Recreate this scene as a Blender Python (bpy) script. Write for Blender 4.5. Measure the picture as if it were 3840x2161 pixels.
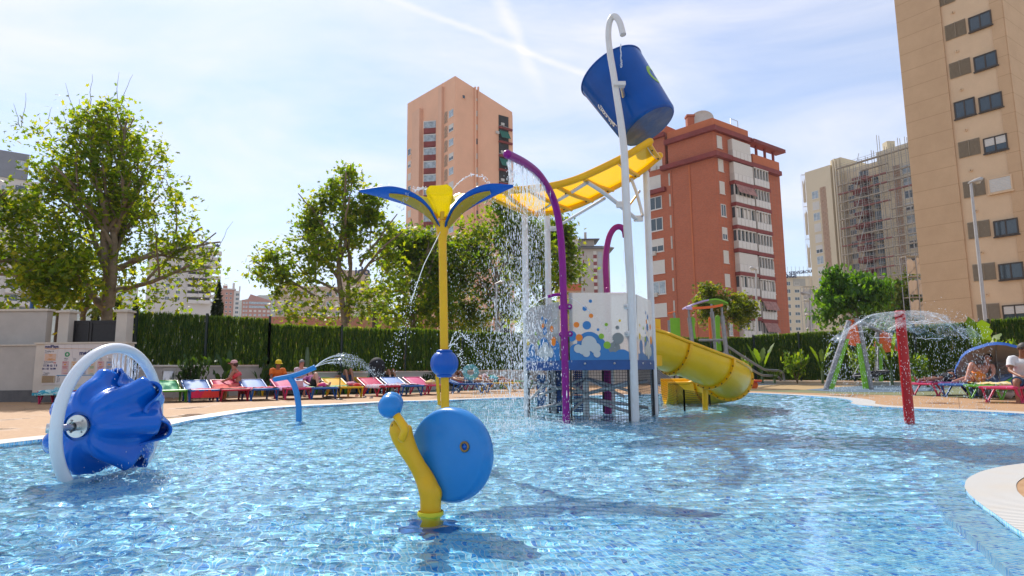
import bpy, bmesh, math, random
import numpy as np
from mathutils import Vector, Matrix, noise as mnoise
from mathutils.geometry import delaunay_2d_cdt

random.seed(7)
RNG = np.random.default_rng(11)
for _o in list(bpy.data.objects):
 bpy.data.objects.remove(_o, do_unlink=True)
scene = bpy.context.scene
COL = scene.collection
rad = math.radians

# ------------------------------------------------------------------ camera
FPX = 2350.0                      # focal length in photograph pixels (3840 wide)
PITCH = math.atan(310.0 / FPX)
ROLL = math.asin(-170.0 * math.tan(PITCH) / FPX)
EYE = Vector((0, 0, 0.80))
_F = Vector((0, math.cos(PITCH), math.sin(PITCH)))
_R0 = Vector((1, 0, 0))
_U0 = Vector((0, -math.sin(PITCH), math.cos(PITCH)))
_R = _R0 * math.cos(ROLL) + _U0 * math.sin(ROLL)
_U = _U0 * math.cos(ROLL) - _R0 * math.sin(ROLL)
cam_data = bpy.data.cameras.new("camera")
cam_data.sensor_width = 36.0
cam_data.lens = FPX / 3840.0 * 36.0
cam_data.clip_end = 20000
cam = bpy.data.objects.new("camera", cam_data)
COL.objects.link(cam)
cam.matrix_world = Matrix(((_R.x, _U.x, -_F.x, EYE.x), (_R.y, _U.y, -_F.y, EYE.y),
       (_R.z, _U.z, -_F.z, EYE.z), (0, 0, 0, 1)))
scene.camera = cam

def ray(sx, sy):
 return _F + _R * ((sx - 1920.0) / FPX) + _U * ((1080.5 - sy) / FPX)

def P(sx, sy, Y):
 d = ray(sx, sy)
 return EYE + d * (Y / d.y)

def G(sx, sy, z=0.0):
 d = ray(sx, sy)
 return EYE + d * ((z - EYE.z) / d.z)

# ------------------------------------------------------------------ sky and sun
SUN_AZ = rad(-28.0)               # left of the view direction, behind the scene
SUN_EL = rad(47.0)
world = bpy.data.worlds.new("World")
scene.world = world
world.use_nodes = True

def build_world():
 nt = world.node_tree
 N, L = nt.nodes, nt.links
 N.clear()
 out = N.new("ShaderNodeOutputWorld")
 bg = N.new("ShaderNodeBackground")
 bg.inputs["Strength"].default_value = 0.138
 sky = N.new("ShaderNodeTexSky")
 sky.sky_type = 'NISHITA'
 sky.sun_disc = False
 sky.sun_elevation = SUN_EL
 sky.sun_rotation = SUN_AZ
 sky.altitude = 10
 sky.air_density = 1.0
 sky.dust_density = 0.4
 sky.ozone_density = 4.0
 tc = N.new("ShaderNodeTexCoord")
 mp = N.new("ShaderNodeMapping")
 mp.inputs["Rotation"].default_value = (0, 0, rad(35))
 mp.inputs["Scale"].default_value = (1.0, 2.6, 5.0)
 L.new(tc.outputs["Generated"], mp.inputs["Vector"])
 n1 = N.new("ShaderNodeTexNoise")
 n1.inputs["Scale"].default_value = 1.6
 n1.inputs["Detail"].default_value = 9
 n1.inputs["Roughness"].default_value = 0.58
 n1.inputs["Distortion"].default_value = 0.6
 L.new(mp.outputs[0], n1.inputs["Vector"])
 r1 = N.new("ShaderNodeMapRange")
 r1.inputs["From Min"].default_value = 0.34
 r1.inputs["From Max"].default_value = 0.78
 r1.inputs["To Min"].default_value = 0.16
 r1.inputs["To Max"].default_value = 0.86
 L.new(n1.outputs["Fac"], r1.inputs["Value"])
 fac = r1.outputs[0]
 n2 = N.new("ShaderNodeTexNoise")
 n2.inputs["Scale"].default_value = 22
 n2.inputs["Detail"].default_value = 5
 L.new(tc.outputs["Generated"], n2.inputs["Vector"])

 def trail(a, b, width, amount):
  nonlocal fac
  da, db = ray(*a).normalized(), ray(*b).normalized()
  nrm = da.cross(db).normalized()
  mid = (da + db).normalized()
  half = math.cos(da.angle(db) / 2)
  d1 = N.new("ShaderNodeVectorMath"); d1.operation = 'DOT_PRODUCT'
  d1.inputs[1].default_value = nrm
  L.new(tc.outputs["Generated"], d1.inputs[0])
  wob = N.new("ShaderNodeMath"); wob.operation = 'MULTIPLY_ADD'
  L.new(n2.outputs["Fac"], wob.inputs[0])
  wob.inputs[1].default_value = width * 1.3
  wob.inputs[2].default_value = -width * 0.65
  ad = N.new("ShaderNodeMath"); ad.operation = 'ADD'
  L.new(d1.outputs["Value"], ad.inputs[0]); L.new(wob.outputs[0], ad.inputs[1])
  ab = N.new("ShaderNodeMath"); ab.operation = 'ABSOLUTE'
  L.new(ad.outputs[0], ab.inputs[0])
  mr = N.new("ShaderNodeMapRange"); mr.interpolation_type = 'SMOOTHSTEP'
  mr.inputs["From Min"].default_value = 0.0
  mr.inputs["From Max"].default_value = width
  mr.inputs["To Min"].default_value = amount
  mr.inputs["To Max"].default_value = 0.0
  L.new(ab.outputs[0], mr.inputs["Value"])
  d2 = N.new("ShaderNodeVectorMath"); d2.operation = 'DOT_PRODUCT'
  d2.inputs[1].default_value = mid
  L.new(tc.outputs["Generated"], d2.inputs[0])
  m2 = N.new("ShaderNodeMapRange"); m2.interpolation_type = 'SMOOTHSTEP'
  m2.inputs["From Min"].default_value = half - 0.012
  m2.inputs["From Max"].default_value = half + 0.006
  L.new(d2.outputs["Value"], m2.inputs["Value"])
  mu = N.new("ShaderNodeMath"); mu.operation = 'MULTIPLY'
  L.new(mr.outputs[0], mu.inputs[0]); L.new(m2.outputs[0], mu.inputs[1])
  mx = N.new("ShaderNodeMath"); mx.operation = 'ADD'; mx.use_clamp = True
  L.new(fac, mx.inputs[0]); L.new(mu.outputs[0], mx.inputs[1])
  fac = mx.outputs[0]

 trail((1380, -40), (2260, 305), 0.008, 0.24)
 trail((1820, -120), (1960, 190), 0.017, 0.30)
 mix = N.new("ShaderNodeMixRGB")
 mix.inputs["Color2"].default_value = (6.1, 5.9, 6.2, 1)
 L.new(fac, mix.inputs["Fac"])
 L.new(sky.outputs[0], mix.inputs["Color1"])
 L.new(mix.outputs[0], bg.inputs["Color"])
 L.new(bg.outputs[0], out.inputs["Surface"])

build_world()
sun_data = bpy.data.lights.new("sun", 'SUN')
sun_data.energy = 4.2
sun_data.angle = rad(0.53)
sun_data.color = (1.0, 0.95, 0.87)
sun = bpy.data.objects.new("sun", sun_data)
COL.objects.link(sun)
SUN_DIR = Vector((math.sin(SUN_AZ) * math.cos(SUN_EL), math.cos(SUN_AZ) * math.cos(SUN_EL), math.sin(SUN_EL)))
sun.rotation_euler = SUN_DIR.to_track_quat('Z', 'Y').to_euler()
sun.location = (0, 0, 60)

scene.view_settings.view_transform = 'Standard'
scene.view_settings.look = 'None'
scene.view_settings.gamma = 1.0
scene.view_settings.use_curve_mapping = False
scene.view_settings.exposure = 0.42
scene.cycles.use_denoising = True
scene.cycles.max_bounces = 8
scene.cycles.transparent_max_bounces = 24
scene.cycles.caustics_reflective = False
scene.cycles.caustics_refractive = True
scene.cycles.sample_clamp_indirect = 6.0

# ------------------------------------------------------------------ materials
MATS = {}

def mat(name, color=(0.5, 0.5, 0.5), rough=0.5, metal=0.0, var=0.0, vscale=4.0, bump=0.0, bscale=60.0,
  trans=0.0, coat=0.0, spec=0.5, alpha=1.0, sss=0.0, ior=1.45, dirt=None, dscale=1.5, damt=0.35):
 if name in MATS:
  return MATS[name]
 m = bpy.data.materials.new(name)
 m.use_nodes = True
 nt = m.node_tree
 N, L = nt.nodes, nt.links
 b = N["Principled BSDF"]
 b.inputs["Base Color"].default_value = (*color, 1)
 b.inputs["Roughness"].default_value = rough
 b.inputs["Metallic"].default_value = metal
 b.inputs["IOR"].default_value = ior
 b.inputs["Specular IOR Level"].default_value = spec
 if trans:
  b.inputs["Transmission Weight"].default_value = trans
 if coat:
  b.inputs["Coat Weight"].default_value = coat
  b.inputs["Coat Roughness"].default_value = 0.08
 if alpha < 1:
  b.inputs["Alpha"].default_value = alpha
 tc = N.new("ShaderNodeTexCoord")
 col = None
 if var or dirt:
  nz = N.new("ShaderNodeTexNoise")
  nz.inputs["Scale"].default_value = vscale
  nz.inputs["Detail"].default_value = 6
  nz.inputs["Roughness"].default_value = 0.65
  L.new(tc.outputs["Object"], nz.inputs["Vector"])
  mx = N.new("ShaderNodeMixRGB")
  lo = tuple(max(0, c * (1 - var)) for c in color)
  hi = tuple(min(1, c * (1 + var)) for c in color)
  mx.inputs["Color1"].default_value = (*lo, 1)
  mx.inputs["Color2"].default_value = (*hi, 1)
  mr = N.new("ShaderNodeMapRange")
  mr.inputs["From Min"].default_value = 0.3
  mr.inputs["From Max"].default_value = 0.7
  L.new(nz.outputs["Fac"], mr.inputs["Value"])
  L.new(mr.outputs[0], mx.inputs["Fac"])
  col = mx.outputs[0]
  if dirt:
   n2 = N.new("ShaderNodeTexNoise")
   n2.inputs["Scale"].default_value = dscale
   n2.inputs["Detail"].default_value = 8
   n2.inputs["Roughness"].default_value = 0.7
   L.new(tc.outputs["Object"], n2.inputs["Vector"])
   r2 = N.new("ShaderNodeMapRange")
   r2.inputs["From Min"].default_value = 0.48
   r2.inputs["From Max"].default_value = 0.72
   r2.inputs["To Max"].default_value = damt
   L.new(n2.outputs["Fac"], r2.inputs["Value"])
   m2 = N.new("ShaderNodeMixRGB")
   m2.inputs["Color2"].default_value = (*dirt, 1)
   L.new(r2.outputs[0], m2.inputs["Fac"])
   L.new(col, m2.inputs["Color1"])
   col = m2.outputs[0]
  L.new(col, b.inputs["Base Color"])
 if bump:
  nb = N.new("ShaderNodeTexNoise")
  nb.inputs["Scale"].default_value = bscale
  nb.inputs["Detail"].default_value = 4
  L.new(tc.outputs["Object"], nb.inputs["Vector"])
  bp = N.new("ShaderNodeBump")
  bp.inputs["Strength"].default_value = bump
  bp.inputs["Distance"].default_value = 0.02
  L.new(nb.outputs["Fac"], bp.inputs["Height"])
  L.new(bp.outputs[0], b.inputs["Normal"])
 if sss:
  b.inputs["Subsurface Weight"].default_value = sss
  b.inputs["Subsurface Radius"].default_value = (0.02, 0.01, 0.005)
 MATS[name] = m
 return m

def leaf_mat(name, c1, c2, c3, transl=0.5):
 if name in MATS:
  return MATS[name]
 m = bpy.data.materials.new(name)
 m.use_nodes = True
 nt = m.node_tree
 N, L = nt.nodes, nt.links
 N.clear()
 out = N.new("ShaderNodeOutputMaterial")
 geo = N.new("ShaderNodeNewGeometry")
 cr = N.new("ShaderNodeValToRGB")
 e = cr.color_ramp.elements
 e[0].color = (*c1, 1)
 e[1].color = (*c3, 1)
 k = cr.color_ramp.elements.new(0.55)
 k.color = (*c2, 1)
 L.new(geo.outputs["Random Per Island"], cr.inputs[0])
 df = N.new("ShaderNodeBsdfPrincipled")
 df.inputs["Roughness"].default_value = 0.45
 df.inputs["Specular IOR Level"].default_value = 0.35
 L.new(cr.outputs[0], df.inputs["Base Color"])
 tr = N.new("ShaderNodeBsdfTranslucent")
 hs = N.new("ShaderNodeMixRGB"); hs.blend_type = 'MULTIPLY'
 hs.inputs["Fac"].default_value = 1
 hs.inputs["Color2"].default_value = (3.4, 2.9, 0.45, 1)
 L.new(cr.outputs[0], hs.inputs["Color1"])
 L.new(hs.outputs[0], tr.inputs["Color"])
 mx = N.new("ShaderNodeMixShader")
 mx.inputs[0].default_value = transl
 L.new(df.outputs[0], mx.inputs[1])
 L.new(tr.outputs[0], mx.inputs[2])
 L.new(mx.outputs[0], out.inputs[0])
 MATS[name] = m
 return m

# ------------------------------------------------------------------ mesh builder
def V(*a):
 return Vector(a)

def frame_of(d):
 d = Vector(d).normalized()
 up = V(0, 0, 1) if abs(d.z) < 0.95 else V(1, 0, 0)
 a = d.cross(up).normalized()
 return a, a.cross(d).normalized()

def spline(pts, n):
 pts = [Vector(p) for p in pts]
 q = [pts[0] * 2 - pts[1]] + pts + [pts[-1] * 2 - pts[-2]]
 out = []
 for i in range(1, len(q) - 2):
  p0, p1, p2, p3 = q[i - 1], q[i], q[i + 1], q[i + 2]
  for k in range(n):
   t = k / n
   out.append(0.5 * ((2 * p1) + (p2 - p0) * t + (2 * p0 - 5 * p1 + 4 * p2 - p3) * t * t
        + (3 * p1 - p0 - 3 * p2 + p3) * t ** 3))
 out.append(pts[-1])
 return out

class MB:
 def __init__(self):
  self.v, self.f, self.s = [], [], []

 def add(self, vs, fs, smooth=False):
  o = len(self.v)
  self.v += [tuple(p) for p in vs]
  self.f += [tuple(i + o for i in f) for f in fs]
  self.s += [smooth] * len(fs)
  return self

 def box(self, c, size, rot=None):
  c = Vector(c)
  h = Vector(size) * 0.5
  vs = []
  for x in (-1, 1):
   for y in (-1, 1):
    for z in (-1, 1):
     p = V(x * h.x, y * h.y, z * h.z)
     vs.append(c + (rot @ p if rot else p))
  return self.add(vs, [(0, 1, 3, 2), (4, 6, 7, 5), (0, 4, 5, 1), (2, 3, 7, 6), (0, 2, 6, 4), (1, 5, 7, 3)])

 def boxx(self, x0, x1, y0, y1, z0, z1):
  return self.box(((x0 + x1) / 2, (y0 + y1) / 2, (z0 + z1) / 2), (x1 - x0, y1 - y0, z1 - z0))

 def obox(self, o, ux, uy, a0, a1, b0, b1, z0, z1):
  vs = []
  for a in (a0, a1):
   for b in (b0, b1):
    for z in (z0, z1):
     p = o + ux * a + uy * b
     vs.append((p.x, p.y, z))
  return self.add(vs, [(0, 1, 3, 2), (4, 6, 7, 5), (0, 4, 5, 1), (2, 3, 7, 6), (0, 2, 6, 4), (1, 5, 7, 3)])

 def rbox(self, c, size, r=0.01, rot=None, seg=2):
  bm = bmesh.new()
  bmesh.ops.create_cube(bm, size=1)
  bmesh.ops.scale(bm, vec=Vector(size), verts=bm.verts)
  bmesh.ops.bevel(bm, geom=bm.edges[:], offset=min(r, min(size) * 0.49), segments=seg, affect='EDGES', profile=0.5)
  c = Vector(c)
  bm.verts.ensure_lookup_table()
  vs = [c + (rot @ v.co if rot else v.co) for v in bm.verts]
  fs = [tuple(v.index for v in f.verts) for f in bm.faces]
  bm.free()
  return self.add(vs, fs, False)

 def tube(self, pts, r, n=10, caps=True, flat=None, up=None):
  pts = [Vector(p) for p in pts]
  m = len(pts)
  rs = r if isinstance(r, (list, tuple)) else [r] * m
  tang = []
  for i in range(m):
   a = pts[max(i - 1, 0)]
   b = pts[min(i + 1, m - 1)]
   tang.append((b - a).normalized())
  a, b = frame_of(tang[0])
  if up is not None:
   a = tang[0].cross(Vector(up)).normalized()
  vs, fs = [], []
  sa, sb = flat or (1, 1)
  for i in range(m):
   t = tang[i]
   a = (a - t * a.dot(t)).normalized()
   b = a.cross(t).normalized()
   for k in range(n):
    w = 2 * math.pi * k / n
    vs.append(pts[i] + a * (math.cos(w) * rs[i] * sa) + b * (math.sin(w) * rs[i] * sb))
  for i in range(m - 1):
   for k in range(n):
    k2 = (k + 1) % n
    fs.append((i * n + k, i * n + k2, (i + 1) * n + k2, (i + 1) * n + k))
  self.add(vs, fs, True)
  if caps:
   for ring, rev in ((0, False), (m - 1, True)):
    cv = vs[ring * n:(ring + 1) * n]
    idx = tuple(range(n))
    self.add(cv, [idx[::-1] if rev else idx], False)
  return self

 def cyl(self, p, q, r, n=12, r2=None, caps=True):
  return self.tube([p, q], [r, r if r2 is None else r2], n, caps)

 def lathe(self, prof, n=24, o=(0, 0, 0), axis=(0, 0, 1), smooth=True, xdir=None, caps=False):
  o = Vector(o)
  ax = Vector(axis).normalized()
  a, b = frame_of(ax)
  vs, fs = [], []
  for r, h in prof:
   for k in range(n):
    w = 2 * math.pi * k / n
    vs.append(o + ax * h + a * (math.cos(w) * r) + b * (math.sin(w) * r))
  for i in range(len(prof) - 1):
   for k in range(n):
    k2 = (k + 1) % n
    fs.append((i * n + k, i * n + k2, (i + 1) * n + k2, (i + 1) * n + k))
  self.add(vs, fs, smooth)
  return self

 def ball(self, c, r, n=16, m=10, sc=(1, 1, 1), rot=None):
  c = Vector(c)
  vs, fs = [], []
  for i in range(m + 1):
   th = math.pi * i / m
   for k in range(n):
    w = 2 * math.pi * k / n
    p = V(math.sin(th) * math.cos(w) * sc[0], math.sin(th) * math.sin(w) * sc[1], math.cos(th) * sc[2]) * r
    vs.append(c + (rot @ p if rot else p))
  for i in range(m):
   for k in range(n):
    k2 = (k + 1) % n
    fs.append((i * n + k, (i + 1) * n + k, (i + 1) * n + k2, i * n + k2))
  return self.add(vs, fs, True)

 def prism(self, poly, o, ux, uy, uz, h0, h1, smooth_side=False):
  o, ux, uy, uz = Vector(o), Vector(ux), Vector(uy), Vector(uz)
  n = len(poly)
  base = [o + ux * x + uy * y for x, y in poly]
  lo = [p + uz * h0 for p in base]
  hi = [p + uz * h1 for p in base]
  self.add(lo, [tuple(range(n))[::-1]])
  self.add(hi, [tuple(range(n))])
  self.add(lo + hi, [(i, (i + 1) % n, n + (i + 1) % n, n + i) for i in range(n)], smooth_side)
  return self

 def loft(self, rings, closed=True, smooth=True, cap=False):
  n = len(rings[0])
  vs = [p for r in rings for p in r]
  fs = []
  for i in range(len(rings) - 1):
   for k in range(n if closed else n - 1):
    k2 = (k + 1) % n
    fs.append((i * n + k, i * n + k2, (i + 1) * n + k2, (i + 1) * n + k))
  self.add(vs, fs, smooth)
  if cap:
   self.add(rings[0], [tuple(range(n))[::-1]])
   self.add(rings[-1], [tuple(range(n))])
  return self

 def mesh(self, name, m=None):
  me = bpy.data.meshes.new(name)
  me.from_pydata(self.v, [], self.f)
  me.polygons.foreach_set("use_smooth", self.s)
  if m is not None:
   me.materials.append(m)
  me.update()
  return me

 def build(self, name, m, parent=None, fix=True):
  me = self.mesh(name, m)
  if fix:
   bm = bmesh.new()
   bm.from_mesh(me)
   bmesh.ops.recalc_face_normals(bm, faces=bm.faces)
   bm.to_mesh(me)
   bm.free()
  return link(name, me, parent)

def link(name, me, parent=None):
 o = bpy.data.objects.new(name, me)
 COL.objects.link(o)
 if parent is not None:
  o.parent = parent
  o.matrix_parent_inverse = parent.matrix_basis.inverted()
 return o

def np_mesh(name, verts, faces, m, smooth=False):
 me = bpy.data.meshes.new(name)
 verts = np.asarray(verts, dtype=np.float32)
 faces = np.asarray(faces, dtype=np.int32)
 nf, k = faces.shape
 me.vertices.add(len(verts))
 me.vertices.foreach_set("co", verts.ravel())
 me.loops.add(nf * k)
 me.loops.foreach_set("vertex_index", faces.ravel())
 me.polygons.add(nf)
 me.polygons.foreach_set("loop_start", np.arange(0, nf * k, k, dtype=np.int32))
 me.polygons.foreach_set("loop_total", np.full(nf, k, dtype=np.int32))
 me.polygons.foreach_set("use_smooth", np.full(nf, smooth, dtype=bool))
 if m is not None:
  me.materials.append(m)
 me.update(calc_edges=True)
 return me

def empty(name, loc, label=None, cat=None, group=None, rz=0.0):
 o = bpy.data.objects.new(name, None)
 COL.objects.link(o)
 o.location = loc
 o.rotation_euler = (0, 0, rz)
 o.empty_display_size = 0.2
 return tag(o, label, cat, group)

def tag(o, label=None, cat=None, group=None, kind=None):
 if label:
  o["label"] = label
 if cat:
  o["category"] = cat
 if group:
  o["group"] = group
 if kind:
  o["kind"] = kind
 return o

def copy_tree(o, parent=None):
 c = o.copy()
 COL.objects.link(c)
 if parent is not None:
  c.parent = parent
  c.matrix_parent_inverse = o.matrix_parent_inverse.copy()
 for ch in list(o.children):
  copy_tree(ch, c)
 return c

def text_mesh(name, s, size, m, o, ux, uy, parent=None, depth=0.004, align='LEFT', spacing=1.0, bold=0.0, shear=0.0):
 cu = bpy.data.curves.new(name, 'FONT')
 cu.body = s
 cu.size = size
 cu.extrude = depth
 cu.align_x = align
 cu.space_character = spacing
 cu.offset = bold
 cu.shear = shear
 cu.resolution_u = 2
 t = bpy.data.objects.new(name, cu)
 me = bpy.data.meshes.new_from_object(t)
 bpy.data.objects.remove(t)
 bpy.data.curves.remove(cu)
 ux, uy = Vector(ux).normalized(), Vector(uy).normalized()
 uz = ux.cross(uy)
 o = Vector(o)
 me.transform(Matrix(((ux.x, uy.x, uz.x, o.x), (ux.y, uy.y, uz.y, o.y), (ux.z, uy.z, uz.z, o.z), (0, 0, 0, 1))))
 me.materials.clear()
 me.materials.append(m)
 return link(name, me, parent)

def cap_dome(b, p, d, r, n=12, k=4):
 d = Vector(d).normalized()
 b.lathe([(r * math.cos(math.pi / 2 * i / k), r * math.sin(math.pi / 2 * i / k)) for i in range(k + 1)], n, p, d)
 return b

# ------------------------------------------------------------------ setting: pool, deck, ground
GROUND_Z = -0.6
DECK_Z = 0.018
FLOOR_Z = -0.24

def surf_mat(name, build):
 m = bpy.data.materials.new(name)
 m.use_nodes = True
 nt = m.node_tree
 build(nt.nodes, nt.links, nt.nodes["Principled BSDF"])
 MATS[name] = m
 return m

def deck_nodes(N, L, b):
 tc = N.new("ShaderNodeTexCoord")
 n1 = N.new("ShaderNodeTexNoise"); n1.inputs["Scale"].default_value = 0.7
 n1.inputs["Detail"].default_value = 8; n1.inputs["Roughness"].default_value = 0.6
 n2 = N.new("ShaderNodeTexNoise"); n2.inputs["Scale"].default_value = 14
 n2.inputs["Detail"].default_value = 8; n2.inputs["Roughness"].default_value = 0.75
 for n in (n1, n2):
  L.new(tc.outputs["Object"], n.inputs["Vector"])
 c1 = N.new("ShaderNodeValToRGB")
 c1.color_ramp.elements[0].position = 0.32; c1.color_ramp.elements[0].color = (0.31, 0.16, 0.068, 1)
 c1.color_ramp.elements[1].position = 0.66; c1.color_ramp.elements[1].color = (0.43, 0.26, 0.13, 1)
 L.new(n2.outputs["Fac"], c1.inputs[0])
 wet = N.new("ShaderNodeMapRange"); wet.inputs["From Min"].default_value = 0.56; wet.inputs["From Max"].default_value = 0.64
 L.new(n1.outputs["Fac"], wet.inputs["Value"])
 m1 = N.new("ShaderNodeMixRGB"); m1.blend_type = 'MULTIPLY'; m1.inputs["Color2"].default_value = (0.62, 0.55, 0.46, 1)
 L.new(wet.outputs[0], m1.inputs["Fac"]); L.new(c1.outputs[0], m1.inputs["Color1"])
 br = N.new("ShaderNodeTexBrick"); br.offset = 0
 br.inputs["Scale"].default_value = 1.0; br.inputs["Brick Width"].default_value = 2.4; br.inputs["Row Height"].default_value = 2.4
 br.inputs["Mortar Size"].default_value = 0.006
 br.inputs["Color1"].default_value = br.inputs["Color2"].default_value = (1, 1, 1, 1)
 br.inputs["Mortar"].default_value = (0.35, 0.3, 0.25, 1)
 mp = N.new("ShaderNodeMapping"); mp.inputs["Rotation"].default_value = (0, 0, rad(35))
 L.new(tc.outputs["Object"], mp.inputs[0]); L.new(mp.outputs[0], br.inputs[0])
 m2 = N.new("ShaderNodeMixRGB"); m2.blend_type = 'MULTIPLY'; m2.inputs["Fac"].default_value = 1
 L.new(m1.outputs[0], m2.inputs["Color1"]); L.new(br.outputs[0], m2.inputs["Color2"])
 L.new(m2.outputs[0], b.inputs["Base Color"])
 rr = N.new("ShaderNodeMapRange"); rr.inputs["To Min"].default_value = 0.75; rr.inputs["To Max"].default_value = 0.22
 L.new(wet.outputs[0], rr.inputs["Value"]); L.new(rr.outputs[0], b.inputs["Roughness"])
 bp = N.new("ShaderNodeBump"); bp.inputs["Strength"].default_value = 0.35; bp.inputs["Distance"].default_value = 0.01
 L.new(n2.outputs["Fac"], bp.inputs["Height"]); L.new(bp.outputs[0], b.inputs["Normal"])

def coping_nodes(N, L, b):
 geo = N.new("ShaderNodeNewGeometry")
 wv = N.new("ShaderNodeTexWave"); wv.wave_type = 'BANDS'; wv.bands_direction = 'Y'
 wv.inputs["Scale"].default_value = 11.0
 mp = N.new("ShaderNodeMapping"); mp.inputs["Rotation"].default_value = (0, 0, rad(-8))
 L.new(geo.outputs["Position"], mp.inputs[0]); L.new(mp.outputs[0], wv.inputs["Vector"])
 nz = N.new("ShaderNodeTexNoise"); nz.inputs["Scale"].default_value = 2.3; nz.inputs["Detail"].default_value = 7
 L.new(geo.outputs["Position"], nz.inputs["Vector"])
 c = N.new("ShaderNodeValToRGB")
 c.color_ramp.elements[0].position = 0.12; c.color_ramp.elements[0].color = (0.36, 0.35, 0.33, 1)
 c.color_ramp.elements[1].position = 0.5; c.color_ramp.elements[1].color = (0.62, 0.60, 0.56, 1)
 L.new(wv.outputs["Fac"], c.inputs[0])
 m = N.new("ShaderNodeMixRGB"); m.inputs["Color2"].default_value = (0.55, 0.46, 0.34, 1)
 r = N.new("ShaderNodeMapRange"); r.inputs["From Min"].default_value = 0.52; r.inputs["From Max"].default_value = 0.75; r.inputs["To Max"].default_value = 0.45
 L.new(nz.outputs["Fac"], r.inputs["Value"]); L.new(r.outputs[0], m.inputs["Fac"])
 L.new(c.outputs[0], m.inputs["Color1"]); L.new(m.outputs[0], b.inputs["Base Color"])
 b.inputs["Roughness"].default_value = 0.5
 bp = N.new("ShaderNodeBump"); bp.inputs["Strength"].default_value = 0.6; bp.inputs["Distance"].default_value = 0.01
 L.new(wv.outputs["Fac"], bp.inputs["Height"]); L.new(bp.outputs[0], b.inputs["Normal"])

TILE = 0.0255
TILE_ROT = rad(16)

def tile_nodes(joints):
 def f(N, L, b):
  geo = N.new("ShaderNodeNewGeometry")
  mp = N.new("ShaderNodeMapping"); mp.vector_type = 'POINT'
  mp.inputs["Rotation"].default_value = (0, 0, -TILE_ROT)
  mp.inputs["Scale"].default_value = (1 / TILE, 1 / TILE, 0.0)
  rot = N.new("ShaderNodeVectorRotate"); rot.rotation_type = 'Z_AXIS'
  rot.inputs["Angle"].default_value = -TILE_ROT
  L.new(geo.outputs["Position"], rot.inputs["Vector"])
  sc = N.new("ShaderNodeVectorMath"); sc.operation = 'MULTIPLY'
  sc.inputs[1].default_value = (1 / TILE, 1 / TILE, 0)
  L.new(rot.outputs[0], sc.inputs[0])
  fl = N.new("ShaderNodeVectorMath"); fl.operation = 'FLOOR'
  L.new(sc.outputs[0], fl.inputs[0])
  wn = N.new("ShaderNodeTexWhiteNoise"); wn.noise_dimensions = '3D'
  L.new(fl.outputs[0], wn.inputs["Vector"])
  c = N.new("ShaderNodeValToRGB"); c.color_ramp.interpolation = 'LINEAR'
  e = c.color_ramp.elements
  e[0].position = 0.0; e[0].color = (0.03, 0.24, 0.70, 1)
  e[1].position = 1.0; e[1].color = (0.52, 0.85, 0.98, 1)
  for p, q in ((0.07, (0.06, 0.36, 0.82)), (0.2, (0.18, 0.56, 0.92)), (0.6, (0.30, 0.71, 0.96))):
   k = e.new(p); k.color = (*q, 1)
  L.new(wn.outputs["Value"], c.inputs[0])
  col = c.outputs[0]
  if joints:
   fr = N.new("ShaderNodeVectorMath"); fr.operation = 'FRACTION'
   L.new(sc.outputs[0], fr.inputs[0])
   sp = N.new("ShaderNodeSeparateXYZ"); L.new(fr.outputs[0], sp.inputs[0])
   mn = None
   for ax in ("X", "Y"):
    s = N.new("ShaderNodeMath"); s.operation = 'SUBTRACT'; L.new(sp.outputs[ax], s.inputs[0]); s.inputs[1].default_value = 0.5
    a = N.new("ShaderNodeMath"); a.operation = 'ABSOLUTE'; L.new(s.outputs[0], a.inputs[0])
    if mn is None:
     mn = a.outputs[0]
    else:
     mm = N.new("ShaderNodeMath"); mm.operation = 'MAXIMUM'
     L.new(mn, mm.inputs[0]); L.new(a.outputs[0], mm.inputs[1]); mn = mm.outputs[0]
   g = N.new("ShaderNodeMath"); g.operation = 'GREATER_THAN'; g.inputs[1].default_value = 0.42
   L.new(mn, g.inputs[0])
   mx = N.new("ShaderNodeMixRGB"); mx.inputs["Color2"].default_value = (0.78, 0.83, 0.86, 1)
   L.new(g.outputs[0], mx.inputs["Fac"]); L.new(col, mx.inputs["Color1"]); col = mx.outputs[0]
  L.new(col, b.inputs["Base Color"])
  b.inputs["Roughness"].default_value = 0.25
 return f

M_DECK = surf_mat("sandstone_paving", deck_nodes)
M_COPING = surf_mat("white_grating", coping_nodes)
M_TILE = surf_mat("mosaic_tile", tile_nodes(False))
M_FLOOR = surf_mat("mosaic_floor", tile_nodes(True))
M_GROUT = mat("grout", (0.66, 0.71, 0.74), 0.8, var=0.08, vscale=30)

# pool outline, traced in plan (far edge left to right, round the near island, back to the left)
_far = [(-900, 1790), (-300, 1712), (0, 1672), (179, 1651), (400, 1628), (601, 1605), (717, 1580), (828, 1563), (1000, 1536), (1133, 1526),
  (1288, 1519), (1482, 1509), (1637, 1505), (1900, 1495), (2200, 1487), (2500, 1481), (2764, 1477), (2850, 1478), (3048, 1489),
  (3150, 1497), (3196, 1507), (3194, 1517), (3255, 1526), (3421, 1536), (3628, 1545), (3840, 1557), (4200, 1582), (4700, 1630)]
_isl = [(4500, 1700), (4100, 1722), (3840, 1748), (3716, 1769), (3640, 1799), (3619, 1832), (3632, 1862), (3674, 1900), (3737, 1946),
  (3800, 1992), (3840, 2018), (4010, 2150), (4250, 2330)]
_isl_in = [(4500, 1738), (4100, 1757), (3840, 1786), (3788, 1805), (3771, 1830), (3788, 1868), (3840, 1908), (3960, 1985), (4160, 2110), (4450, 2280)]
far_pts = [G(x, y, 0.0) for x, y in _far]
isl_pts = [G(x, y, 0.0) for x, y in _isl]
isl_in = [G(x, y, 0.0) for x, y in _isl_in]
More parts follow.
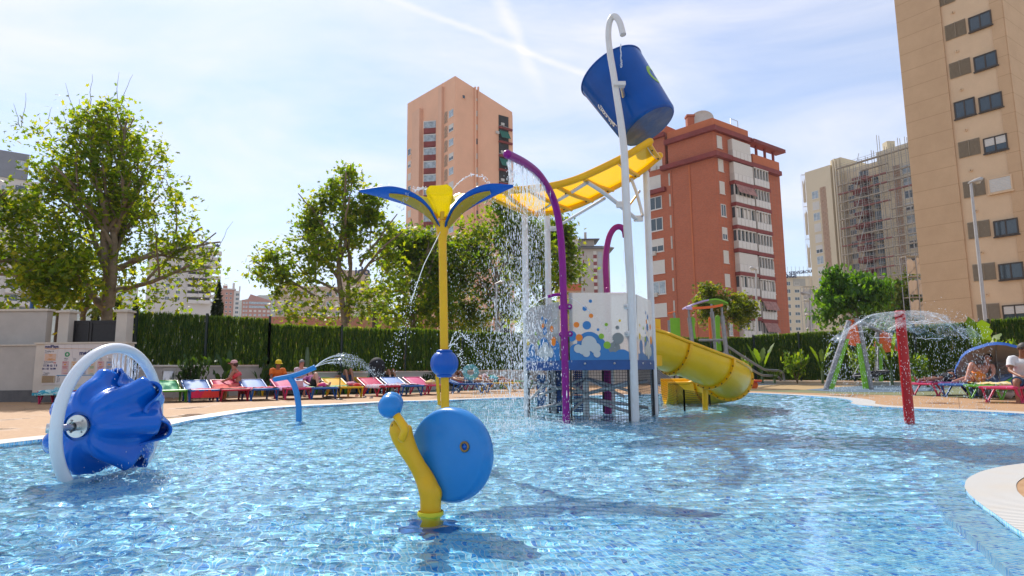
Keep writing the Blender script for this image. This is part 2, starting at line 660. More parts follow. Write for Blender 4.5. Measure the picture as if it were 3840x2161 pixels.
near = [isl_pts[-1], V(1.25, 0.7, 0), V(0.9, -1.2, 0), V(-5, -1.5, 0), V(-9.5, 1.0, 0), V(-10.2, 4.0, 0), far_pts[0]]
outline = spline(far_pts, 6) + spline(isl_pts, 7)[0:] + spline(near, 5)[1:-1]
outline = [V(p.x, p.y, 0) for p in outline]
NPO = len(outline)

def offset_poly(pts, d):
 out = []
 n = len(pts)
 for i in range(n):
  a, b, c = pts[i - 1], pts[i], pts[(i + 1) % n]
  t = (c - a)
  nrm = V(t.y, -t.x, 0)
  nrm = nrm.normalized() if nrm.length > 1e-9 else V(0, 0, 0)
  out.append(b + nrm * d)
 return out

_area = sum(outline[i].x * outline[(i + 1) % NPO].y - outline[(i + 1) % NPO].x * outline[i].y for i in range(NPO))
_sgn = 1.0 if _area > 0 else -1.0
_o_far = offset_poly(outline, 0.46 * _sgn)
_o_isl = offset_poly(outline, 0.27 * _sgn)
outer = [b if (a.y < 6.5 and a.x > .8) else c for a, b, c in zip(outline, _o_isl, _o_far)]

def inside(poly, x, y):
 r = False
 n = len(poly)
 j = n - 1
 for i in range(n):
  if (poly[i].y > y) != (poly[j].y > y) and x < (poly[j].x - poly[i].x) * (y - poly[i].y) / (poly[j].y - poly[i].y) + poly[i].x:
   r = not r
  j = i
 return r

def poly_fill(loops):
 vs, ed = [], []
 for lp in loops:
  o = len(vs)
  vs += [Vector((p.x, p.y)) for p in lp]
  ed += [(o + i, o + (i + 1) % len(lp)) for i in range(len(lp))]
 r = delaunay_2d_cdt(vs, ed, [], 0, 1e-6)
 vout, faces = r[0], []
 for f in r[2]:
  cx = sum(vout[i].x for i in f) / len(f)
  cy = sum(vout[i].y for i in f) / len(f)
  if inside(loops[0], cx, cy) and not any(inside(h, cx, cy) for h in loops[1:]):
   faces.append(f)
 return vout, faces

def sheet(name, loops, z, m, kind="structure", skirt=None):
 vo, fs = poly_fill(loops)
 b = MB()
 b.add([(p.x, p.y, z) for p in vo], fs)
 o = b.build(name, m)
 me = o.data
 if me.polygons[0].normal.z < 0:
  me.flip_normals()
 return tag(o, kind=kind)

# ground to the horizon
gb = MB()
gb.add([(-2400, -50, GROUND_Z), (2400, -50, GROUND_Z), (2400, 1880, GROUND_Z), (-2400, 1880, GROUND_Z)], [(0, 1, 2, 3)])
M_GROUND = mat("dry_ground", (0.42, 0.37, 0.30), 0.9, var=0.25, vscale=0.3)
ground = tag(gb.build("ground", M_GROUND), kind="structure")

# coping ring between pool edge and paving, with a lip down into the water
cb = MB()
hi0 = [V(p.x, p.y, DECK_Z + 0.004) for p in outline]
hi1 = [V(p.x, p.y, DECK_Z + 0.004) for p in outer]
lo0 = [V(p.x, p.y, -0.05) for p in outline]
idx = range(NPO)
cb.add(hi0 + hi1, [(i, (i + 1) % NPO, NPO + (i + 1) % NPO, NPO + i) for i in idx])
pool_coping = tag(cb.build("pool_coping", M_COPING, fix=False), kind="structure")
cbm = bmesh.new(); cbm.from_mesh(pool_coping.data)
for f in cbm.faces:
 if abs(f.normal.z) > 0.5 and f.normal.z < 0:
  f.normal_flip()
cbm.to_mesh(pool_coping.data); cbm.free()

deck_loop = [V(-40, -6, 0), V(40, -6, 0), V(40, 45, 0), V(-40, 45, 0)]
deck = sheet("pool_deck", [deck_loop, outer], DECK_Z, M_DECK)

# pool walls and floor
wb = MB()
lo1 = [V(p.x, p.y, -0.045) for p in outline]
lo2 = [V(p.x, p.y, FLOOR_Z) for p in outline]
off = offset_poly(outline, 0.004 * _sgn)
lo1 = [V(p.x, p.y, DECK_Z + .001) for p in off]
lo2 = [V(p.x, p.y, FLOOR_Z) for p in off]
wb.add(lo1 + lo2, [(i, (i + 1) % NPO, NPO + (i + 1) % NPO, NPO + i) for i in idx], True)
pool_wall = tag(wb.build("pool_wall", M_FLOOR), kind="structure")
pool_floor = sheet("pool_floor", [outline], FLOOR_Z, M_FLOOR)
pool_floor.cycles.is_caustics_receiver = True
pool_wall.cycles.is_caustics_receiver = True

# a shallow tiled step follows the near island under the water
st_out = [(4500, 1690), (4100, 1706), (3840, 1733), (3674, 1746), (3548, 1772), (3508, 1803), (3500, 1845), (3527, 1904), (3598, 1963), (3680, 2030), (3790, 2130), (3960, 2290)]
so = spline([G(x, y, 0.0) for x, y in st_out], 8)
si = [min(spline(isl_pts, 12), key=lambda q: (q - p).length) for p in so]
sb = MB()
ns = len(so)
STEP_Z = -0.055
up_o = [V(p.x, p.y, STEP_Z - 0.01) for p in so]
up_i = [V(p.x, p.y, STEP_Z) for p in si]
dn_o = [V(p.x, p.y, FLOOR_Z + 0.002) for p in so]
sb.add(up_o + up_i, [(i, i + 1, ns + i + 1, ns + i) for i in range(ns - 1)])
sb.add(up_o + dn_o, [(i, i + 1, ns + i + 1, ns + i) for i in range(ns - 1)], True)
pool_step = tag(sb.build("pool_step", M_FLOOR), kind="structure")
pool_step.cycles.is_caustics_receiver = True

# mosaic tiles laid as real pieces where the photograph lets one see them
_c, _s = math.cos(TILE_ROT), math.sin(TILE_ROT)
tiles = []
_keep_poly = [p for p in so] + [V(3.0, 0.5, 0), V(-3.5, 0.5, 0), V(-3.5, 4.6, 0), V(3.0, 4.6, 0)]
for iu in range(-160, 190):
 for iv in range(40, 190):
  u, v = (iu + 0.5) * TILE, (iv + 0.5) * TILE
  x, y = u * _c - v * _s, u * _s + v * _c
  if y < 2.15 or y > 3.9 or abs(x) > 0.84 * y + 0.15:
   continue
  if x > 0.9 and not (x < 1.0):
   q = min(so, key=lambda p: (p.x - x) ** 2 + (p.y - y) ** 2)
   k = so.index(q)
   a, b_ = so[max(k - 1, 0)], so[min(k + 1, ns - 1)]
   t = b_ - a
   if (t.x * (y - q.y) - t.y * (x - q.x)) > -0.02 * t.length:
    continue
  tiles.append((x, y))
tiles.sort(key=lambda p: p[0] ** 2 + p[1] ** 2)
_hw, _top = TILE * 0.42, 0.004
tv = np.array([(-_hw, -_hw, 0), (_hw, -_hw, 0), (_hw, _hw, 0), (-_hw, _hw, 0),
    (-_hw * .93, -_hw * .93, _top), (_hw * .93, -_hw * .93, _top), (_hw * .93, _hw * .93, _top), (-_hw * .93, _hw * .93, _top)])
tv = np.column_stack([tv[:, 0] * _c - tv[:, 1] * _s, tv[:, 0] * _s + tv[:, 1] * _c, tv[:, 2]])
tf = np.array([(4, 5, 6, 7), (0, 1, 5, 4), (1, 2, 6, 5), (2, 3, 7, 6), (3, 0, 4, 7)])
tile_me = np_mesh("tile", tv, tf, M_TILE)
for x, y in tiles[:300]:
 o = bpy.data.objects.new("tile", tile_me)
 COL.objects.link(o)
 o.location = (x, y, FLOOR_Z + random.uniform(-0.0008, 0.0008))
 o.parent = pool_floor
 o.cycles.is_caustics_receiver = True
rest = np.array(tiles[300:])
allv = (tv[None, :, :] + np.column_stack([rest, FLOOR_Z + RNG.uniform(-.0008, .0008, len(rest))])[:, None, :]).reshape(-1, 3)
allf = (tf[None, :, :] + (np.arange(len(rest)) * 8)[:, None, None]).reshape(-1, 4)
tile_field = link("mosaic_tiles", np_mesh("mosaic_tiles", allv, allf, M_TILE), pool_floor)
tag(tile_field, kind="stuff")
tile_field.cycles.is_caustics_receiver = True

# water: a real rippled surface, refracting what lies below
def wave_np(x, y):
 z = np.zeros_like(x)
 rs = np.random.default_rng(5)
 for lam0, amp, cnt in ((1.3, 0.0050, 5), (0.55, 0.0028, 7), (0.26, 0.0027, 10), (0.14, 0.0020, 12), (0.075, 0.0010, 14)):
  for _ in range(cnt):
   th = rs.normal(math.pi / 2, 0.85)
   lam = lam0 * rs.uniform(0.72, 1.4)
   ph = rs.uniform(0, 2 * math.pi)
   k = 2 * math.pi / lam
   a = amp * rs.uniform(0.5, 1.2) / math.sqrt(cnt) * 2.2
   warp = 0.35 * np.sin(0.9 * x + 1.3 * y + ph) + 0.25 * np.sin(1.7 * x - 0.8 * y + 2 * ph)
   z += a * np.sin(k * (math.cos(th) * x + math.sin(th) * y) + ph + warp * 2.2)
 calm = np.clip((np.hypot((x - 1.6) * .8, y - 2.3) - 0.5) / 2.6, 0.13, 1.0)
 for cx, cy, r, am in SPLASH:
  d = np.hypot(x - cx, y - cy)
  z += am * np.sin(d * 34) * np.exp(-(d / r) ** 2) / (1 + d * 2)
 return z * calm

SPLASH = [(-3.0, 5.2, 1.0, 0.010), (1.0, 9.4, 1.4, 0.014), (5.6, 9.1, 1.7, 0.012), (0.50, 4.6, 0.5, 0.008), (-0.2, 7.4, 0.9, 0.008), (3.6, 12.6, 1.2, 0.010)]

def water_surface():
 nu, nv = 560, 760
 v = np.linspace(0, 1, nv + 1)
 ys = 1.35 * (25.5 / 1.35) ** v
 u = np.linspace(-1, 1, nu + 1)
 Y = np.repeat(ys[:, None], nu + 1, 1)
 X = u[None, :] * (Y * 0.92 + 0.6)
 Z = wave_np(X, Y)
 verts = np.stack([X, Y, Z], -1).reshape(-1, 3)
 poly = [(p.x, p.y) for p in offset_poly(outline, 0.01 * _sgn)]
 px = np.array([p[0] for p in poly]); py = np.array([p[1] for p in poly])
 ins = np.zeros(len(verts), bool)
 x, y = verts[:, 0], verts[:, 1]
 j = len(poly) - 1
 for i in range(len(poly)):
  c = (py[i] > y) != (py[j] > y)
  with np.errstate(divide='ignore', invalid='ignore'):
   xi = (px[j] - px[i]) * (y - py[i]) / (py[j] - py[i]) + px[i]
  ins ^= c & (x < xi)
  j = i
 verts[~ins, 2] = np.minimum(verts[~ins, 2], 0.004)
 ii = np.arange((nu + 1) * (nv + 1)).reshape(nv + 1, nu + 1)
 q = np.stack([ii[:-1, :-1], ii[:-1, 1:], ii[1:, 1:], ii[1:, :-1]], -1).reshape(-1, 4)
 q = q[ins[q].any(1)]
 used, inv = np.unique(q, return_inverse=True)
 return verts[used], inv.reshape(-1, 4)

def water_nodes(N, L, b):
 b.inputs["Base Color"].default_value = (0.70, 0.94, 1.0, 1)
 b.inputs["Roughness"].default_value = 0.02
 b.inputs["IOR"].default_value = 1.33
 b.inputs["Transmission Weight"].default_value = 1.0

M_WATER = surf_mat("pool_water", water_nodes)
_wv, _wf = water_surface()
pool_water = link("pool_water", np_mesh("pool_water", _wv, _wf, M_WATER, True))
tag(pool_water, kind="structure")
pool_water.cycles.is_caustics_caster = True
sun_data.cycles.is_caustics_light = True

# rubber play surface in wavy zones of sand, green and blue
def zone(name, pts, z, m):
 p = spline([V(*q, 0) for q in pts] + [V(*pts[0], 0)], 6)[:-1]
 return sheet(name, [p], z, m)

def rubber(name, c):
 return mat(name, c, 0.85, var=0.25, vscale=90, bump=0.3, bscale=220)

_p0 = [(G(x, y, DECK_Z).x, G(x, y, DECK_Z).y) for x, y in
  ((2560, 1462), (2800, 1466), (3000, 1473), (3250, 1480), (3500, 1487), (3700, 1491), (3900, 1480), (3700, 1452), (3300, 1440), (2900, 1438), (2560, 1440))]
zone("play_surface_green", _p0, DECK_Z + 0.004, rubber("rubber_green", (0.16, 0.17, 0.08)))
_p1 = [(G(x, y, DECK_Z).x, G(x, y, DECK_Z).y) for x, y in
  ((2700, 1456), (2860, 1464), (3010, 1463), (3160, 1453), (3230, 1444), (3100, 1437), (2800, 1437))]
zone("play_surface_sand", _p1, DECK_Z + 0.008, rubber("rubber_sand", (0.36, 0.24, 0.11)))
_p2 = [(G(x, y, DECK_Z).x, G(x, y, DECK_Z).y) for x, y in
  ((3020, 1463), (3120, 1470), (3300, 1472), (3480, 1468), (3560, 1456), (3400, 1447), (3200, 1450))]
zone("play_surface_blue", _p2, DECK_Z + 0.012, rubber("rubber_blue", (0.10, 0.15, 0.20)))
_p3 = [(G(x, y, DECK_Z).x, G(x, y, DECK_Z).y) for x, y in ((2450, 1447), (2700, 1452), (2860, 1446), (2960, 1439), (2700, 1436), (2450, 1438))]
zone("play_surface_blue", _p3, DECK_Z + 0.012, MATS["rubber_blue"])
# dark artificial-turf strip under the rear sun loungers
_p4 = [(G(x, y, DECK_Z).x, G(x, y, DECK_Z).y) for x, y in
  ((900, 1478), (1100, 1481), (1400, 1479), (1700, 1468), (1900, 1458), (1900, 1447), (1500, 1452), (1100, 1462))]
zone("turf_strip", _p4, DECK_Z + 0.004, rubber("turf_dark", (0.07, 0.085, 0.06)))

# far hills
def hill(name, pts, depth, m):
 b = MB()
 n = 160
 prof = spline([V(x, y, 0) for x, y in pts], 24)
 rows = []
 for p in prof:
  top = P(p.x, p.y, depth)
  h = top.z + 6 * mnoise.noise((top.x * 0.012, 3, 0)) + 2.5 * mnoise.noise((top.x * 0.05, 7, 0))
  ring = []
  for k in range(7):
   t = k / 6
   ring.append(V(top.x, depth - (1 - t) * depth * 0.22 + 12 * mnoise.noise((top.x * 0.01, t * 4, 1)),
       GROUND_Z - 2 + (h + 2) * (t ** 1.3) * (1 + 0.12 * mnoise.noise((top.x * 0.02, t * 5, 9)) * (1 - t))))
  rows.append(ring)
 b.loft(rows, closed=False, smooth=True)
 back = [[r[-1], V(r[-1].x, depth * 1.25, GROUND_Z - 2)] for r in rows]
 b.loft(back, closed=False, smooth=True)
 return tag(b.build(name, m), kind="structure")

M_HILL = mat("scrub_hill", (0.13, 0.13, 0.085), 0.95, var=0.4, vscale=0.02)
hill("hill", [(-500, 1080), (-200, 1100), (60, 1128), (180, 1122), (300, 1130), (420, 1160), (560, 1175), (760, 1150), (900, 1120), (980, 1108),
    (1060, 1106), (1180, 1140), (1400, 1190), (1700, 1240), (2100, 1280), (2600, 1300), (3200, 1300), (4200, 1290)], 1450, M_HILL)

# ------------------------------------------------------------------ boundary walls, gate, notice board, fences
M_RENDER = mat("cream_render", (0.60, 0.53, 0.45), 0.85, var=0.06, vscale=2, bump=0.25, bscale=120, dirt=(0.40, 0.34, 0.28), dscale=0.9, damt=0.25)
M_RENDER2 = mat("grey_render", (0.47, 0.43, 0.385), 0.85, var=0.07, vscale=2, bump=0.3, bscale=120, dirt=(0.30, 0.27, 0.24), dscale=0.8, damt=0.3)
M_CAP = mat("limestone_cap", (0.58, 0.51, 0.42), 0.7, var=0.1, vscale=8)
M_PLINTH = mat("dark_plinth", (0.10, 0.095, 0.095), 0.6, var=0.2, vscale=6)
M_GATE = mat("black_steel", (0.016, 0.014, 0.016), 0.45, var=0.3, vscale=10)
M_POST = mat("green_black_post", (0.012, 0.022, 0.018), 0.45)
X, Yv, Z = V(1, 0, 0), V(0, 1, 0), V(0, 0, 1)

# rear wall, left of the gate
t = empty("boundary_wall", (-19, 20.2, GROUND_Z), "tall cream rendered boundary wall left of the black gate", "wall")
b = MB().boxx(-26, -15.05, 20.2, 20.45, GROUND_Z, 2.86)
b.build("wall", M_RENDER2, t)
MB().boxx(-26, -15.0, 20.15, 20.50, 2.862, 2.93).build("coping", M_CAP, t)

# two gate pillars
for px, lab in ((254, "cream gate pillar where the tall rendered wall ends"), (469, "cream gate pillar beside the green screen fence")):
 c = P(px, 1200, 20.4)
 t = empty("gate_pillar", (c.x, 20.4, GROUND_Z), lab, "pillar", "pillars of the black gate")
 MB().boxx(c.x - 0.17, c.x + 0.17, 20.22, 20.58, GROUND_Z, 2.80).build("shaft", M_RENDER, t)
 MB().boxx(c.x - 0.235, c.x + 0.235, 20.15, 20.65, 2.802, 2.86).add(
  [(c.x - .235, 20.15, 2.861), (c.x + .235, 20.15, 2.861), (c.x + .235, 20.65, 2.861), (c.x - .235, 20.65, 2.861), (c.x, 20.4, 2.92)],
  [(0, 1, 4), (1, 2, 4), (2, 3, 4), (3, 0, 4)]).build("cap", M_CAP, t)

xa, xb = P(276, 1210, 20.5).x, P(453, 1210, 20.5).x
t = empty("gate", ((xa + xb) / 2, 20.5, GROUND_Z), "black sheet steel double gate between two cream pillars", "gate")
xm = xa + (xb - xa) * 0.36
for l0, l1 in ((xa + .01, xm - .012), (xm + .012, xb - .01)):
 g = MB().boxx(l0, l1, 20.49, 20.51, 0.05, 2.54)
 leaf = g.build("gate_leaf", M_GATE, t)
 fr = MB()
 for z0, z1 in ((0.05, .13), (1.25, 1.33), (2.46, 2.56)):
  fr.boxx(l0, l1, 20.465, 20.488, z0, z1)
 for a in (l0, l1 - .07):
  fr.boxx(a, a + .07, 20.462, 20.487, 0.05, 2.56)
 fr.build("frame", M_GATE, leaf)

# lower front wall and the wall that carries the notice board
t = empty("front_wall", (-18, 18.9, DECK_Z), "low grey rendered wall with dark plinth left of the notice board", "wall")
MB().boxx(-26, -14.3, 18.9, 19.15, 0.36, 1.68).build("wall", M_RENDER2, t)
MB().boxx(-26, -14.25, 18.86, 19.19, 1.682, 1.72).build("coping", M_CAP, t)
MB().boxx(-26, -14.3, 18.88, 19.15, DECK_Z - .3, 0.36).build("plinth", M_PLINTH, t)
bx0, bx1 = P(127, 1400, 18.4).x, P(470, 1400, 18.4).x
t = empty("board_wall", ((bx0 + bx1) / 2, 18.4, DECK_Z), "short cream wall that carries the children's activity notice board", "wall")
MB().boxx(bx0, bx1, 18.4, 18.75, 0.30, 1.70).build("wall", M_RENDER, t)
MB().boxx(bx0 - .04, bx1 + .04, 18.36, 18.79, 1.702, 1.75).build("coping", M_CAP, t)
MB().boxx(bx0, bx1, 18.385, 18.75, DECK_Z - .3, 0.30).build("plinth", M_PLINTH, t)

# notice board with its printing
M_BOARD = mat("board_print", (0.62, 0.55, 0.52), 0.35, var=0.04, vscale=3)
M_NAVY = mat("ink_navy", (0.012, 0.016, 0.11), 0.5)
M_GREY = mat("ink_grey", (0.13, 0.13, 0.16), 0.5)
INK = {k: mat("ink_" + k, c, 0.5) for k, c in dict(green=(0.03, 0.25, 0.09), blue=(0.02, 0.18, 0.35), orange=(0.62, 0.26, 0.06), red=(0.42, 0.05, 0.06),
  pink=(0.45, 0.05, 0.16), peach=(0.62, 0.40, 0.29), lilac=(0.42, 0.38, 0.42), rose=(0.56, 0.37, 0.36), sand=(0.60, 0.47, 0.36), thin=(0.45, 0.40, 0.42)).items()}
sx0, sx1 = P(160, 1400, 18.38).x, P(466, 1400, 18.38).x
board = empty("notice_board", ((sx0 + sx1) / 2, 18.39, 0.5), "white children's club notice board with printed timetable behind the blue spinning bowl", "notice board")
zb0, zb1 = P(300, 1442, 18.38).z, P(300, 1291, 18.38).z
MB().boxx(sx0, sx1, 18.378, 18.398, zb0, zb1).build("panel", M_BOARD, board)
BY = 18.374

def bp(px, py):
 q = P(100 + px / 4.531, 1240 + py / 4.531, BY)
 return V(q.x, BY, q.z)

def word(s, px, py, size, m, bold=0.0, name="lettering", rot=0.0, spacing=1.0):
 ux = V(math.cos(rot), 0, math.sin(rot))
 uy = V(-math.sin(rot), 0, math.cos(rot))
 return tag(text_mesh(name, s, size, m, bp(px, py), ux, uy, board, 0.001, bold=bold, spacing=spacing), kind="stuff")

def patch(px0, py0, px1, py1, m, name="printed_patch", lift=0.0):
 a, c = bp(px0, py1), bp(px1, py0)
 return MB().boxx(a.x, c.x, BY + 0.001 - lift, BY + 0.003 - lift, a.z, c.z).build(name, m, board)

word("medPlaya", 310, 292, 0.105, M_NAVY, 0.004)
word("HOTELS", 487, 290, 0.032, M_GREY)
cv = [bp(310 + 240 * i / 14, 303 + 14 * math.sin(math.pi * i / 14)) for i in range(15)]
MB().tube(cv, 0.006, 5).build("printed_swoosh", INK["orange"], board)
word("Today is", 308, 366, 0.078, M_GREY)
word("Hoy es", 306, 386, 0.04, M_GREY)
patch(300, 394, 503, 516, INK["peach"])
for s, x, y in (("HAPPY", 370, 418), ("DAY", 385, 440), ("RELAX", 368, 488), ("COMEDORES", 344, 506)):
 word(s, x, y, 0.040, INK["orange"], 0.001)
word("Schedule", 290, 548, 0.078, M_GREY)
word("Horario", 288, 574, 0.042, M_GREY)
patch(455, 535, 497, 572, INK["rose"])
patch(455, 535, 497, 545, INK["red"], lift=.002)
word("11 30 12  1 5", 280, 612, 0.075, M_NAVY, 0.004)
word("14 : 15  16 00", 256, 664, 0.072, M_NAVY, 0.004)
word("Team", 280, 736, 0.08, M_GREY)
word("Equipo", 274, 760, 0.055, M_GREY)
MB().boxx(bp(262, 885).x, bp(470, 885).x, 18.35, 18.377, bp(262, 885).z, bp(262, 770).z).build("pocket", mat("card_brown", (0.30, 0.20, 0.11), 0.7, var=.1), board)
for q0, q1 in ((258, 270), (464, 474)):
 MB().boxx(bp(q0, 888).x, bp(q1, 888).x, 18.345, 18.377, bp(q0, 888).z, bp(q0, 768).z).build("pocket_edge", mat("card_light", (0.5, 0.38, 0.24), 0.6), board)
patch(505, 750, 1300, 770, INK["blue"])
word("med", 895, 415, 0.17, M_NAVY, 0.006, rot=0.06)
for ch, x, y, sz, k, rt in (("k", 1090, 395, 0.19, "green", 0.1), ("i", 1150, 362, 0.15, "blue", 0.2), ("d", 1178, 390, 0.15, "orange", -0.1), ("s", 1234, 368, 0.14, "pink", 0.1)):
 word(ch, x, y, sz, INK[k], 0.007, rot=rt)
# green swim ring of the club sign
rc = bp(690, 405)
MB().lathe([(0.034, -.001), (0.034, .002), (0.072, .002), (0.072, -.001)], 20, rc + V(0, 0, 0), (0, -1, 0), smooth=False).build("printed_ring", INK["green"], board)
for i, (dy, sub, k) in enumerate((("Mon", "Lunes", "rose"), ("Tue", "Martes", "sand"), ("Wed", "Miercoles", "lilac"), ("Thu", "Jueves", "sand"), ("Fri", "Viernes", "rose"), ("Sat", "Sabado", "lilac"))):
 x = 588 + i * 150
 word(dy, x + 50, 490, 0.06, M_GREY)
 word(sub, x + 52, 508, 0.03, M_GREY)
 patch(x, 520, x + 130, 745, INK[k])
 for j, yy in enumerate((535, 548, 610, 625, 640, 735)):
  r_ = random.Random(i * 10 + j)
  patch(x + 15 + r_.randint(0, 20), yy - 4, x + 110 - r_.randint(0, 20), yy + 3, INK[("red", "orange", "blue", "green", "red", "blue")[i]], "printed_line", 0.002)
 patch(x + 45, 565, x + 80, 590, INK["orange"], "printed_mark", 0.002)
 patch(x + 40, 668, x + 90, 705, INK["peach"], "printed_mark", 0.002)
word("Evening", 532, 880, 0.06, M_GREY, rot=math.pi / 2)
word("Noches", 556, 868, 0.035, M_GREY, rot=math.pi / 2)
for k in range(5):
 MB().tube([bp(540 + k * 110, 230), bp(520 + k * 130, 470)], 0.0016, 4).build("printed_rule", INK["thin"], board)
MB().tube([bp(330, 300), bp(1500, 320)], 0.004, 4).build("printed_rule", INK["orange"], board)

# green screen fences
M_SCREEN = leaf_mat("screen_blades", (0.024, 0.068, 0.010), (0.055, 0.115, 0.013), (0.14, 0.19, 0.022), 0.55)
M_SCREEN_B = mat("screen_backing", (0.010, 0.030, 0.010), 0.9, var=0.4, vscale=12)

def screen_panel(a, c, z0, z1, seed, dens=2300):
 r = np.random.default_rng(seed)
 d = c - a
 Ln = d.length
 u = np.array(d / Ln)
 nrm = np.array((u[1], -u[0], 0.0))
 n = int(dens * Ln * (z1 - z0))
 s = r.uniform(0, Ln, n)
 s = s + 0.02 * np.sin(s * 9.0 + seed) + 0.012 * np.sin(s * 31 + 2 * seed)
 z = r.uniform(z0, z1, n)
 ln = r.uniform(0.10, 0.30, n)
 w = r.uniform(0.008, 0.020, n)
 lean = r.normal(0, 0.13, n)
 off = r.normal(0, 0.022, n)
 base = np.array((a.x, a.y, 0.0))
 top = base + s[:, None] * u + off[:, None] * nrm + np.column_stack([np.zeros(n), np.zeros(n), np.minimum(z + ln / 2, z1 + 0.05 * r.random(n) ** 2 * (1.2 + np.sin(s * 2.2) + .6 * np.sin(s * 7.1 + seed)))])
 bot = base + (s + lean * ln)[:, None] * u + (off + r.normal(0, 0.02, n))[:, None] * nrm + np.column_stack([np.zeros(n), np.zeros(n), np.maximum(z - ln / 2, z0)])
 ang = r.uniform(0, math.pi, n)
 side = np.cos(ang)[:, None] * u + np.sin(ang)[:, None] * nrm
 vs = np.stack([top - side * w[:, None] * 0.4, top + side * w[:, None] * 0.4, bot + side * w[:, None], bot - side * w[:, None]], 1).reshape(-1, 3)
 return vs, np.arange(n * 4).reshape(-1, 4)

def fence_run(label, a, c, zb, zt, spacing, seed, wall=None, dens=2300):
 d = c - a
 Ln = d.length
 u = d / Ln
 nrm = V(u.y, -u.x, 0)
 t = empty("screen_fence", ((a.x + c.x) / 2, (a.y + c.y) / 2, GROUND_Z), label, "fence", "green reed screen fences round the pool")
 k = max(1, round(Ln / spacing))
 for i in range(k + 1):
  p = a + u * (Ln * i / k) + nrm * 0.07
  MB().boxx(p.x - .035, p.x + .035, p.y - .035, p.y + .035, GROUND_Z, zt + 0.05).build("post", M_POST, t)
 for i in range(k):
  p0, p1 = a + u * (Ln * i / k + 0.02), a + u * (Ln * (i + 1) / k - 0.02)
  vs, fs = screen_panel(p0, p1, zb, zt - (0.03 if i % 2 else 0.0), seed + i, dens)
  sc = link("reed_screen", np_mesh("reed_screen", vs, fs, M_SCREEN), t)
  tag(sc, kind="stuff")
  wr = MB()
  q = 7
  for j in range(q):
   zz = zb + (zt - zb) * (j + 0.3) / q
   wr.tube([V(p0.x, p0.y, zz) - nrm * .03, V(p1.x, p1.y, zz) - nrm * .03], 0.004, 4, False)
  wr.build("wire", M_POST, sc)
 return t

FA = V(-12.45, 20.7, 0)
FU = V(0.81, 0.586, 0).normalized()
F1 = FA + FU * 4.25
F2 = V(8.9, FA.y + (8.9 + 12.45) * 0.586 / 0.81, 0)
F3 = V(13.8, 35.9, 0)
F4 = V(22.3, 20.4, 0)
fence_run("tall green reed screen fence right of the gate pillar on the higher wall", FA, F1, 1.10, 2.84, 2.1, 40)
fence_run("long green reed screen fence behind the sun lounger rows", F1, F2, 0.84, 2.60, 2.75, 60, dens=2150)
fence_run("green reed screen fence behind the play tower slide", F2, F3, 0.2, 2.60, 2.5, 90, dens=2200)
fence_run("green reed screen fence behind the swing and the tilted parasol", F3, F4, 0.16, 2.66, 2.9, 110, dens=2150)

def planter(label, a, c, h, th, m, back):
 d = c - a
 u = d.normalized()
 n = V(u.y, -u.x, 0)
 t = empty("planter_wall", ((a.x + c.x) / 2, (a.y + c.y) / 2, DECK_Z), label, "wall")
 L_ = d.length
 MB().obox(a, u, n, 0, L_, 0, th, GROUND_Z, h - 0.05).build("wall", m, t)
 MB().obox(a, u, n, -.01, L_ + .01, -.03, th + .04, h - 0.048, h).build("coping", M_CAP, t)
 return t

planter("higher grey wall under the tall screen fence", FA + V(0.1, 0, 0), F1, 1.08, 0.22, M_RENDER2, 0)
planter("long low grey wall under the screen fence behind the loungers", F1 + FU * .02, F2, 0.82, 0.22, M_RENDER2, 0)
nr = V((F4 - F3).y, -(F4 - F3).x, 0).normalized()
KA, KC = F3 + nr * 1.6 + V(-3.5, 0, 0), F4 + nr * 1.6
planter("low pale kerb wall of the flower bed behind the swing", KA, KC, 0.20, 0.16, M_RENDER2, 0)
soil = MB()
soil.add([V(KA.x, KA.y, 0.10), V(KC.x, KC.y, 0.10), V(F4.x, F4.y, 0.10), V(F3.x, F3.y, 0.10), V(F2.x, F2.y, .10)], [(0, 1, 2, 3, 4)])
tag(soil.build("flower_bed", mat("bed_soil", (0.10, 0.07, 0.045), 0.95, var=0.4, vscale=9, bump=0.8, bscale=20)), kind="structure")

# ------------------------------------------------------------------ buildings beyond the fence
M_GLASS_D = mat("window_glass", (0.05, 0.07, 0.085), 0.06, spec=0.8)
M_GLASS_L = mat("curtained_glass", (0.30, 0.36, 0.40), 0.08, var=0.5, vscale=1.3, spec=0.8)
M_WFRAME = mat("white_frame", (0.62, 0.60, 0.57), 0.5)
M_BFRAME = mat("brown_frame", (0.055, 0.04, 0.03), 0.5)
M_SHUT = mat("roller_shutter", (0.58, 0.56, 0.52), 0.55, var=0.05)
M_AWN = mat("green_awning", (0.02, 0.13, 0.09), 0.8, var=0.15)
M_REDTRIM = mat("oxide_red_trim", (0.20, 0.035, 0.03), 0.7, var=0.2, vscale=0.8)
M_AC = mat("ac_casing", (0.52, 0.50, 0.46), 0.5, var=0.1)
M_STEEL = mat("galvanised", (0.36, 0.36, 0.37), 0.42, metal=0.7, var=0.2, vscale=6)
M_DARK = mat("painted_shade_dark", (0.03, 0.028, 0.027), 0.8)  # near-black colour that paints in the shade of loggias and balconies

